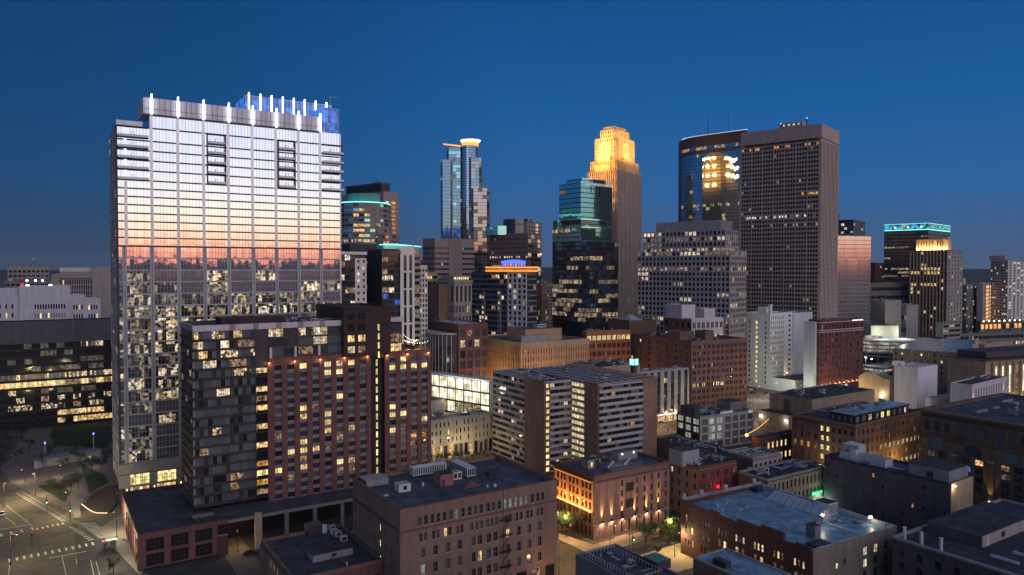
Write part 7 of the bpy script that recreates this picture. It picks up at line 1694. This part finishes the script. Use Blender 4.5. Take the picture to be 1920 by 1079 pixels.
# bottom right corner
B = Bld('corner_roof_building', 'dark brick building filling the bottom right corner, white vent pipes on its roof', 'building', 1985, 140, 1140, W=60, Dp=1, grid=G1)
P0 = at(1675, 1006, 196); B.P = Vector((P0.x, P0.y, 0)) - B.ey * 66; B.root.location = B.P; B.h = P0.z; B.D = 66
W, Dp, h = B.W, B.D, B.h
B.vol(m='brick_slate2', roof='roof_dark', par=.6, pm='panel_grey', proud=.3) if wallmat('brick_slate2', (.075, .065, .075), course=4) else 0
B.facade(B.face('L'), 2, h - 2, 14, 4, wf=.34, hf=.6, t=.3, m='brick_slate2', dm=('glass_dark', 'void'), nv=1, nh=1, lit=.0, arch=True, archrows=(3,), ext=False)
for k, y in enumerate((Dp - 2, Dp - 6.5, Dp - 11.5)): q = MB(); q.cyl(1.8, y, h - .6, h + 2.6, .42, 'metal_pale', 10); q.cyl(1.8, y, h + 2.6, h + 2.8, .5, 'metal_pale', 10); q.build('vent_pipe', B.root)
q = MB(); q.box(13, Dp - 16, h - .6, 46, Dp - 2, h + 2.2, 'brick_slate2', 'roof_dark'); q.box(13, Dp - 16.3, h - .6, 46, Dp - 16, h + 2.3, 'stone_dim2'); q.box(15, Dp - 16.4, h - .5, 16.3, Dp - 16.3, h + 1.7, 'frame_pale'); q.box(23, Dp - 16.4, h + .2, 25, Dp - 16.3, h + 1.6, 'frame_dark'); q.build('upper_block', B.root)
B.unit(24, Dp - 30, h - .6, 5, 4, 3, 'metal_pale', 'air_handler'); B.clutter(26, 5, 8, W - 6, Dp - 26, h - .6, 1.0)
q = MB(); k = 6
while k < Dp - 24: q.box(.45, k, h, .55, k + .1, h + .1, 'metal_pale'); k += 3
q.build('edge_trim', B.root)
B.finish()
# billboard by the foreground warehouse
bb = empty('mural_wall', mu, G1, 'pale painted wall panel with a dark red figure, between garage and buff brick warehouse', 'wall panel')
q = MB(); q.box(-4.5, -.3, 0, 4.5, .3, 9.4, 'panel_lilac'); q.build('panel', bb)
q = MB(); q.box(-.4, -.34, 3.5, .1, -.3, 8.2, 'brick_maroon'); q.cyl(-.2, -.34, 7.2, 8.2, 1.0, 'brick_maroon', 8); q.build('painted_figure', bb)

# ================================================================== streets and ground details
def strip(name, p, q_, w, z, mat, label=None, kind='structure'):
    p, q_ = Vector((p[0], p[1], 0)), Vector((q_[0], q_[1], 0)); d = (q_ - p).normalized(); n_ = Vector((-d.y, d.x, 0)) * w / 2
    return sheet(name, [tuple((v)[:2]) for v in (p - n_, q_ - n_, q_ + n_, p + n_)], z, mat, kind, label)
g = lambda px, py: ground(px, py)
# big intersection lower left
c0 = g(90, 990)
sheet('road', [tuple(v[:2]) for v in (c0 - X1 * 140 - Y1 * 13, c0 + X1 * 26 - Y1 * 13, c0 + X1 * 26 + Y1 * 13, c0 - X1 * 140 + Y1 * 13)], .004, 'asphalt')
cA = g(60, 1000)
strip('road', cA - Y1 * 110, cA + Y1 * 420, 24, .008, 'asphalt')
strip('road', g(300, 1079) - X1 * 60 - Y1 * 26, g(300, 1079) + X1 * 260 - Y1 * 26, 16, .006, 'asphalt')
strip('alley', g(455, 1050) - Y1 * 60, g(455, 1050) + Y1 * 60, 8, .010, 'asphalt_lamplit') if wallmat('asphalt_lamplit', (.16, .13, .10), var=.3, course=.7) else 0  # paler, warmer asphalt: orange street light put into the colour
def slab(name, pts, z0, z1, mat, top=None):
    q = MB(); q.hexa([(*p[:2], z0) for p in pts], [(*p[:2], z1) for p in pts], mat, top or mat, False); return tag(q.build(name), kind='structure')
# pavement beside the garage and tower plaza
slab('pavement', [g(182, 995), g(262, 1079), g(262, 1079) + Y1 * 12 + X1 * 6, g(232, 962)], 0, .15, 'pavement')
pl = [g(0, 870), g(215, 985), g(330, 955), g(330, 800), g(0, 800)]
slab('plaza', [g(20, 905), g(152, 972), g(150, 945), g(262, 918), g(300, 850), g(60, 800), g(0, 880)], 0, .14, 'plaza_stone') if wallmat('plaza_stone', (.17, .135, .12), var=.25) else 0
slab('lawn', [g(150, 868), g(168, 925), g(203, 905), g(195, 893)], .15, .3, 'grass'); slab('lawn', [g(70, 912), g(120, 942), g(132, 925), g(112, 908)], .15, .3, 'grass')
slab('lawn', [g(98, 800), g(100, 836), g(205, 842), g(205, 800)], .15, .35, 'grass')
slab('planting_bed', [g(160, 945), g(172, 960), g(205, 962), g(216, 950), g(216, 912), g(200, 915), g(175, 925)], .15, .5, 'earth')
slab('path', [g(120, 920), g(140, 972), g(152, 970), g(150, 950), g(165, 925), g(150, 905)], .16, .19, 'pavement')
slab('bench_wall', [g(62, 872), g(64, 880), g(190, 858), g(186, 852)], .14, 3.4, 'stone_grey')
mb_ = MB()
n0_ = 14; pc = [g(153 + 48 * (k / n0_) , 948 + 17 * math.sin(min(1, k / n0_ * 1.5) * math.pi / 2)) for k in range(n0_ + 1)]
for k in range(n0_): mb_.tube((pc[k].x, pc[k].y, .55), (pc[k + 1].x, pc[k + 1].y, .55), .16, 'line_warm2', 4) if 'line_warm2' in MATS or plain('line_warm2', (.1, .1, .1), .5, emit=(1, .6, .38), s=1.8) else 0
tag(mb_.build('light_ribbon'), 'glowing curved light strip edging the planting bed by the plaza path', 'light strip')
# painted crossings: each crossing one object of painted bars
def crossing(p, q_, n_, w, l, sk=0):
    p, q_ = Vector(p), Vector(q_); d = (q_ - p) / (n_ - 1); dn = d.normalized(); nn = Vector((-dn.y, dn.x, 0)); m = MB()
    for k in range(n_):
        c = p + d * k; a = c + nn * l / 2 + dn * sk; b = c - nn * l / 2 - dn * sk
        m.poly([(v.x, v.y, .016) for v in (b - dn * w / 2, b + dn * w / 2, a + dn * w / 2, a - dn * w / 2)], 'road_paint')
    return tag(m.build('crosswalk'), kind='structure')
crossing(g(18, 1051), g(174, 1020), 13, .62, 3.0); crossing(g(2, 1004), g(60, 992), 4, .8, 3.2); crossing(g(70, 992), g(118, 982), 6, .5, 2.4)
crossing(g(148, 985), g(210, 1007), 3, .3, .1)
mb_ = MB()
for k in range(13):
    a, b = g(151 + k * 2.8, 983 + k * 2.2), g(178 + k * 2.9, 980 + k * 2.2); d = (b - a).normalized() * .22; nn = Vector((-d.y, d.x, 0)); mb_.poly([(v.x, v.y, .02) for v in (a - nn, b - nn, b + nn, a + nn)], 'road_paint')
for k in range(9):
    a, b = g(130 + k * 4.4, 990 + k * 2.9), g(140 + k * 4.4, 988 + k * 2.9); d = (b - a).normalized() * .3; nn = Vector((-d.y, d.x, 0)); mb_.poly([(v.x, v.y, .02) for v in (a - nn, b - nn, b + nn, a + nn)], 'road_paint')
tag(mb_.build('crosswalk'), kind='structure')
def pline(name, pts, w, z=.018, mat='road_paint'):
    m = MB()
    for a, b in zip(pts[:-1], pts[1:]):
        d = (b - a).normalized() * w / 2; nn = Vector((-d.y, d.x, 0)); m.poly([(v.x, v.y, z) for v in (a - nn, b - nn, b + nn, a + nn)], mat)
    return tag(m.build(name), kind='structure')
for pts, w in (([g(92, 1047), g(162, 1034)], .5), ([g(0, 993), g(52, 985)], .4), ([g(116, 1043), g(124, 1079)], .18), ([g(170, 1050), g(176, 1079)], .16), ([g(180, 1053), g(187, 1079)], .16), ([g(18, 1060), g(16, 1079)], .18),
               ([g(0, 962), g(30, 985)], .16), ([g(12, 948), g(62, 988)], .16), ([g(30, 925), g(118, 978)], .22), ([g(33, 923), g(122, 977)], .14), ([g(143, 1048), g(144, 1058)], .16)):
    pline('road_marking', pts, w)
slab('kerb', [g(36, 921), g(122, 972), g(124, 970.5), g(38, 919.5)], 0, .15, 'pavement')
# street through the centre right
pc0 = g(1100, 1020)
strip('road', g(1075, 1079) - Y1 * 30, g(1075, 1079) + Y1 * 280, 15, .005, 'asphalt'); strip('road', g(1060, 1040) - X1 * 30, g(1060, 1040) + X1 * 420, 15, .009, 'asphalt')
slab('pavement', [g(1047, 1000), g(1112, 1022), g(1240, 988), g(1262, 998), g(1110, 1042), g(1047, 1012)], 0, .15, 'pavement_lamplit') if wallmat('pavement_lamplit', (.42, .34, .24), var=.2) else 0  # paving with the warm lamp pools painted into its colour
slab('pavement', [g(1190, 1045), g(1290, 1015), g(1320, 1060), g(1230, 1085)], 0, .15, 'pavement_lamplit')
crossing(g(1163, 1012), g(1182, 1006), 6, .5, 5)
# streets further back
strip('road', g(400, 905) , g(1020, 838), 13, .007, 'asphalt_lamplit'); strip('road', g(1240, 800) - X1 * 70, g(1240, 800) + X1 * 120, 17, .011, 'asphalt_lamplit')
strip('road', g(1560, 755) - X1 * 210, g(1560, 755) + X1 * 260, 18, .013, 'asphalt_lamplit')
slab('car_park', [g(1400, 720), g(1400, 775), g(1500, 765), g(1520, 725)], 0, .03, 'plaza_stone')
strip('road', g(1425, 800) - Y1 * 60, g(1425, 800) + Y1 * 160, 13, .015, 'asphalt_lamplit')

def street_lamp(p, z, power, label, col=(1, .60, .26), mat='bulb', arm=1.6, grp='street lamps along the streets'):
    e = empty('street_lamp', (p.x, p.y, 0), rr.uniform(0, 6), label, 'street lamp', grp)
    q = MB(); q.tube((0, 0, 0), (0, 0, z), .11, 'metal_dark', 6, .07); q.cyl(0, 0, 0, .6, .2, 'metal_dark', 8); q.build('pole', e)
    q = MB(); q.tube((0, 0, z), (arm, 0, z + .4), .05, 'metal_dark', 5); q.build('arm', e)
    q = MB(); q.box(arm - .1, -.18, z + .3, arm + .6, .18, z + .48, 'metal_dark'); q.box(arm, -.14, z + .24, arm + .5, .14, z + .3, mat); q.build('lamp_head', e)
    lamp('glow', e, (arm + .25, 0, z + .05), power, col, .2)
    return e
GY = (1, .78, .40)
for px, py, z, pw, lb, col in (
    (66, 930, 9, 6934, 'tall dark street lamp on the left kerb of the big crossing, nearest the plaza', GY), (131, 972, 9, 6934, 'street lamp on the plaza corner beside the crossing', GY),
    (219, 1008, 8, 5868, 'street lamp on the pavement beside the brick garage corner', (1, .86, .50)), (205, 1068, 9, 5868, 'lowest street lamp left of the brick garage', (1, .86, .52)),
    (8, 950, 9, 8002, 'street lamp at the left picture edge above the crossing', GY), (20, 1060, 9, 2766, 'street lamp at the bottom left corner of the crossing', GY),
    (48, 905, 5, 1500, 'short lamp among the plaza trees on the far left', (1, .8, .5)), (115, 893, 5, 900, 'short lamp behind the plaza lawn', (1, .72, .5)), (160, 880, 5, 700, 'short lamp beside the small green lawn', (1, .72, .5)),
    (1062, 1008, 8, 5440, 'street lamp beside the amber lit facade, next to the street trees', (1, .68, .28)), (1144, 1032, 8, 1500, 'arched street lamp in front of the uplit brick building', (1, .68, .28)),
    (1180, 1040, 8, 1500, 'street lamp at the small crossing in front of the uplit brick building', (1, .68, .28)), (1255, 1010, 7, 5200, 'street lamp by the green street tree', (1, .74, .3)), (1265, 1045, 7, 3500, 'street lamp beside the dark brick warehouse corner', (1, .74, .3)),
    (1048, 1079, 9, 3500, 'street lamp at the foot of the buff brick warehouse', (1, .68, .28)),
    (860, 868, 9, 1500, 'street lamp in front of the pale concrete building', (1, .72, .32)), (900, 862, 9, 1500, 'street lamp between pale concrete building and striped hotel', (1, .72, .32)), (818, 878, 9, 1500, 'street lamp next to the brick tower, behind the buff warehouse', (1, .72, .32)),
    (1232, 805, 9, 5000, 'street lamp beside the finned hotel entrance', (1, .66, .28)), (1252, 812, 9, 2500, 'street lamp at the crossroad below the finned hotel', (1, .66, .28)),
    (1420, 750, 9, 5200, 'lamp post in the car park beside the white painted building', (.95, 1, .72)), (1451, 742, 9, 5600, 'lamp post in front of the white low wing', (.95, 1, .72)), (1508, 748, 9, 2600, 'lamp post between white low wing and red brick hotel', (.95, 1, .72)),
    (1560, 765, 9, 9000, 'street lamp across from the red brick hotel', (1, .70, .30)), (1590, 752, 9, 8000, 'street lamp right of the red brick hotel', (1, .70, .30)), (1415, 790, 9, 9000, 'street lamp left of the tan stone block', (1, .72, .34)), (1470, 770, 9, 8000, 'street lamp behind the tan stone block', (1, .72, .34)),
    (1655, 778, 7, 2300, 'double white lamp between the tan shed and white cube building', (1, .95, .6)), (1690, 790, 7, 3000, 'lamp at the foot of the white cube building', (1, .95, .6)),
    (1545, 905, 7, 3000, 'street lamp beside the green lit shop front', (1, .8, .45)), (1640, 905, 7, 4500, 'street lamp behind the long dark brick building', (1, .66, .25)), (1690, 890, 7, 5500, 'street lamp between arched brick building and long brick building', (1, .62, .2)),
    (1880, 765, 8, 2600, 'amber street lamp near the columned hall', (1, .52, .14)), (1905, 760, 8, 2600, 'amber street lamp at the right edge near the columned hall', (1, .52, .14)), (446, 1035, 6, 700, 'lamp in the alley under the parking deck', (1, .60, .28))):
    street_lamp(g(px, py), z, pw, lb, col, 'bulb_white' if col[2] > .58 else 'bulb')
def signal(px, py, label, green=True):
    e = empty('traffic_signal', g(px, py), G1, label, 'traffic light', 'traffic lights at the crossings')
    q = MB(); q.tube((0, 0, 0), (0, 0, 6), .1, 'metal_dark', 6); q.build('pole', e); q = MB(); q.tube((0, 0, 5.8), (-3.5, -1, 6), .06, 'metal_dark', 5); q.build('mast_arm', e)
    q = MB(); q.box(-.25, -.5, 3.6, .25, -.1, 5.0, 'panel_black'); q.build('signal_head', e); q = MB(); q.cyl(0, -.55, 3.8 if green else 4.6, 4.15 if green else 4.95, .18, 'glow_green2' if green else 'glow_red', 8) if 'glow_green2' in MATS or plain('glow_green2', (0, .1, .1), .5, emit=(.2, 1, .75), s=4) else 0; q.build('signal_light', e)
signal(132, 978, 'traffic light with cyan green lamp on the plaza corner of the big crossing'); signal(88, 962, 'traffic light standing on the kerb strip left of the plaza'); signal(196, 1045, 'traffic light with red lamp on the pavement beside the garage', False)
signal(1186, 1035, 'traffic light with green lamp in front of the uplit brick building'); signal(25, 1028, 'dark traffic light over the near left crossing', False); signal(60, 1025, 'second dark traffic light above the near left crossing', False)
# kiosks, sign boards
e = empty('bus_shelter', g(205, 1028), G1, 'small glass bus shelter on the pavement beside the brick garage', 'bus shelter')
q = MB(); q.box(-2, -.8, 2.5, 2, .8, 2.7, 'metal_pale'); q.build('roof', e); q = MB(); q.box(-1.9, .65, .1, 1.9, .7, 2.5, 'glass_pane_a'); q.build('glass_panel', e)
for x in (-1.9, 1.9): q = MB(); q.box(x - .05, -.7, .1, x + .05, -.6, 2.5, 'metal_grey'); q.build('post', e)
for px, py, lb in ((85, 878, 'tall light pylon with violet top left of the lawn'), (176, 858, 'tall light pylon with violet top behind the small lawn')):
    e = empty('light_pylon', g(px, py), 0, lb, 'light pylon', 'violet tipped light pylons in the park'); q = MB(); q.box(-.2, -.2, 0, .2, .2, 11, 'metal_grey'); q.build('shaft', e); q = MB(); q.cyl(0, 0, 11, 11.8, .35, 'violet', 8) if 'violet' in MATS or plain('violet', (.1, .1, .1), .5, emit=(.3, .15, 1), s=3) else 0; q.build('lamp_cap', e)
# trees
LEAFM = {}
def tree_meshes(seed, hgt, mat, n_, spread=.42):
    r = random.Random(seed); t_ = MB(); t_.tube((0, 0, 0), (.1, .05, hgt * .4), .2 * hgt / 8, 'bark', 7, .12 * hgt / 8)
    cl = []
    for k in range(9):
        a = r.uniform(0, 6.28); z0 = hgt * r.uniform(.28, .45); rad = hgt * spread * r.uniform(.4, .85); p = Vector((math.cos(a) * rad, math.sin(a) * rad, hgt * r.uniform(.52, .92)))
        t_.tube((.08, .04, z0), p, .07 * hgt / 8, 'bark', 5, .03); cl.append((p, hgt * r.uniform(.12, .22)))
    c_ = MB()
    for k in range(n_):
        p, rad = r.choice(cl); d = Vector((r.gauss(0, 1), r.gauss(0, 1), r.gauss(0, .8))).normalized() * rad * r.random() ** .45
        v = p + d; s_ = r.uniform(.10, .24) * hgt / 8; a = Vector((r.uniform(-1, 1), r.uniform(-1, 1), r.uniform(-1, 1))).normalized(); b = a.orthogonal().normalized() * s_; a = a * s_
        c_.poly([v - a, v - b * .7, v + a, v + b * .7], mat)
    return t_.mesh('trunk'), c_.mesh('crown')
TM = [tree_meshes(s_, 8, m_, 1500) for s_, m_ in ((1, 'leaf'), (2, 'leaf_dark'), (3, 'leaf_dark'))]
TM2 = [tree_meshes(11 + k, 7, 'leaf_dark', 900) for k in range(3)]
def tree(p, s_, k, label, grp, far=False, top='tree'):
    e = empty(top, (p.x, p.y, 0), rr.uniform(0, 6.3), label, 'tree', grp)
    for nm, me in zip(('trunk', 'crown'), (TM2 if far else TM)[k % 3]): o = bpy.data.objects.new(nm, me); C.objects.link(o); o.parent = e; o.scale = (s_,) * 3
for px, py, s_, k, lb in ((1255, 1018, 1.15, 0, 'street tree lit bright green by the lamps at the centre plaza'), (1211, 1032, 1.15, 1, 'bare looking dark street tree in front of the uplit brick facade'), (1240, 1025, 1.0, 2, 'smaller street tree between the dark and the bright green one'),
        (1055, 1004, 1.0, 1, 'thin street tree against the amber lit facade'), (1077, 1010, 1.1, 2, 'round dark street tree in front of the amber lit facade'), (1283, 1010, .9, 0, 'street tree half hidden at the dark brick warehouse corner'),
        (213, 1075, .55, 1, 'small sapling on the pavement below the bus shelter'), (1233, 1042, .4, 2, 'low shrub like tree on the centre plaza')):
    tree(g(px, py), s_, k, lb, 'street trees')
spots = [(10, 812), (40, 822), (70, 808), (95, 830), (22, 838), (55, 848), (120, 800), (30, 868), (92, 858), (8, 856), (118, 878), (148, 876), (172, 884), (190, 880), (133, 925), (112, 930), (96, 920), (80, 880), (135, 862), (160, 850), (185, 852), (200, 870), (60, 795), (12, 880), (148, 918)]
for k, (px, py) in enumerate(spots): tree(g(px, py), .8 + .35 * ((k * 37) % 10) / 10, k, 'small dark leafy tree in the park left of the mirrored tower', 'park trees', True, 'park_tree')
for k in range(9): tree(g(812 + k * 12.5, 872 - k * 1.2), .75, k, 'small street tree in front of the pale concrete building', 'trees in front of the concrete building', True, 'street_tree')
fq = MB()
rr2 = random.Random(8)
for k in range(5200):
    px = rr2.uniform(1795, 1990); d = rr2.uniform(760, 1150); x = (px - 960) / F * d; z = abs(rr2.gauss(0, 1)) * 6 + rr2.uniform(0, 8); s_ = rr2.uniform(.6, 1.8)
    a = Vector((rr2.uniform(-1, 1), rr2.uniform(-1, 1), rr2.uniform(-1, 1))).normalized() * s_; b = a.orthogonal().normalized() * s_; v = Vector((x, d, z)); fq.poly([v - a, v - b, v + a, v + b], 'leaf_dark')
tag(fq.build('woodland'), 'dark mass of distant trees', None, None, 'stuff')
# cars
def car_proto(mat):
    b = MB(); b.hexa([(-2.2, -.9, .35), (2.2, -.9, .35), (2.2, .9, .35), (-2.2, .9, .35)], [(-2.2, -.85, .85), (2.1, -.85, .75), (2.1, .85, .75), (-2.2, .85, .85)], mat)
    c = MB(); c.hexa([(-1.7, -.8, .85), (1.0, -.8, .8), (1.0, .8, .8), (-1.7, .8, .85)], [(-1.2, -.65, 1.4), (.3, -.65, 1.4), (.3, .65, 1.4), (-1.2, .65, 1.4)], 'glass_dark', mat)
    w = MB(); a_ = [2 * math.pi * k / 10 for k in range(10)]
    w.hexa([(.32 * math.cos(k), -.1, .32 * math.sin(k)) for k in a_], [(.32 * math.cos(k), .1, .32 * math.sin(k)) for k in a_], 'rubber')
    l = MB(); l.box(2.1, -.75, .5, 2.22, -.4, .68, 'bulb'); l2 = MB(); l2.box(-2.26, -.75, .6, -2.18, -.4, .75, 'glow_red')
    return b.mesh('body'), c.mesh('cabin'), w.mesh('wheel'), l.mesh('headlight'), l2.mesh('taillight')
CP = {m: car_proto(m) for m in ('car_white', 'car_dark', 'car_red')}
def car(p, rz, m, label, z=0, on=False):
    e = empty('parked_car' if not on else 'car', (p.x, p.y, z), rz, label, 'car', 'cars'); b, c, w, l, l2 = CP[m]
    for nm, me, loc in (('body', b, (0, 0, 0)), ('cabin', c, (0, 0, 0)), ('wheel', w, (1.35, -.85, .32)), ('wheel', w, (1.35, .85, .32)), ('wheel', w, (-1.35, -.85, .32)), ('wheel', w, (-1.35, .85, .32))) + ((('headlight', l, (0, 0, 0)), ('headlight', l, (0, 1.15, 0)), ('taillight', l2, (0, 0, 0)), ('taillight', l2, (0, 1.15, 0))) if on else ()):
        o = bpy.data.objects.new(nm, me); C.objects.link(o); o.parent = e; o.location = loc
for px, py, rz, m, lb, on in ((470, 1040, G1 + .2, 'car_dark', 'dark car parked in the lit alley under the parking deck', False), (1246, 801, G1, 'car_white', 'white car on the street below the finned hotel canopy', False), (1238, 793, G1, 'car_dark', 'dark car just behind the white one near the finned hotel canopy', False),
        (1602, 742, G1, 'car_white', 'white car parked beside the red brick hotel', False), (1408, 732, G1, 'car_white', 'white car in the car park beside the white painted building', False), (1412, 738, G1, 'car_dark', 'dark car nearest the street in the small car park', False), (1419, 731, G1, 'car_red', 'red car in the small car park', False),
        (1430, 727, G1, 'car_dark', 'dark car at the far end of the small car park', False), (1437, 739, G1, 'car_dark', 'dark car next to the white low wing wall', False), (4, 966, G1 + 1.57, 'car_white', 'white car with lights on at the left edge of the crossing', True), (1650, 745, G1, 'car_dark', 'dark car waiting right of the red brick hotel', True)):
    car(g(px, py), rz, m, lb, 0, on)
# far city: dark low blocks out towards the horizon, and their scattered lights
fb = MB(); fl_ = MB(); rr3 = random.Random(12)
for k in range(900):
    d = 1150 + rr3.random() ** 1.6 * 4200; a = rr3.uniform(-.72, .72); x, y = d * math.tan(a), d; w, w2, hh = rr3.uniform(15, 50), rr3.uniform(15, 40), rr3.uniform(5, 22 if d > 1500 else 14)
    fb.box(x, y, 0, x + w, y + w2, hh, 'far_wall') if 'far_wall' in MATS or wallmat('far_wall', (.10, .09, .10), var=.5, course=.5) else 0
    for j in range(5):
        if rr3.random() < .6: u = rr3.uniform(0, w - 2); zz = rr3.uniform(2, hh); fl_.box(x + u, y - .3, zz - 1, x + u + 1.6, y, zz, rr3.choice(['lit_yellow', 'lit_cream', 'lit_amber', 'bulb_orange']))
tag(fb.build('far_city'), 'low dark city blocks fading to the horizon', None, None, 'stuff'); tag(fl_.build('far_city_lights'), 'scattered tiny city lights', None, None, 'stuff')
wb = MB(); 
for k in range(700):      # the town behind the viewer, seen only mirrored in the glass
    d = 350 + rr3.random() ** 1.3 * 3500; a = rr3.uniform(-1.3, .6); x, y = d * (.72 * math.cos(a) + .69 * math.sin(a)), d * (-.69 * math.cos(a) + .72 * math.sin(a)); s_ = rr3.uniform(.8, 2.0)
    wb.box(x, y, 6, x + s_, y + s_, 6 + s_, rr3.choice(['bulb', 'bulb_white', 'bulb_orange', 'lit_yellow']))
tag(wb.build('city_lights_behind'), 'scattered street lights of the town behind the viewer', None, None, 'stuff')
hm_ = bpy.data.materials.new('haze'); hm_.use_nodes = True; hn = hm_.node_tree; hn.nodes.clear()
hv = hn.nodes.new('ShaderNodeVolumePrincipled'); hv.inputs['Density'].default_value = .00003; hv.inputs['Color'].default_value = (.75, .82, .95, 1)
ho = hn.nodes.new('ShaderNodeOutputMaterial'); hn.links.new(hv.outputs[0], ho.inputs['Volume']); MATS['haze'] = hm_
hb_ = MB(); hb_.box(-9500, -9500, -2, 9500, 9500, 265, 'haze'); tag(hb_.build('haze'), 'thin evening haze over the city', None, None, 'stuff')
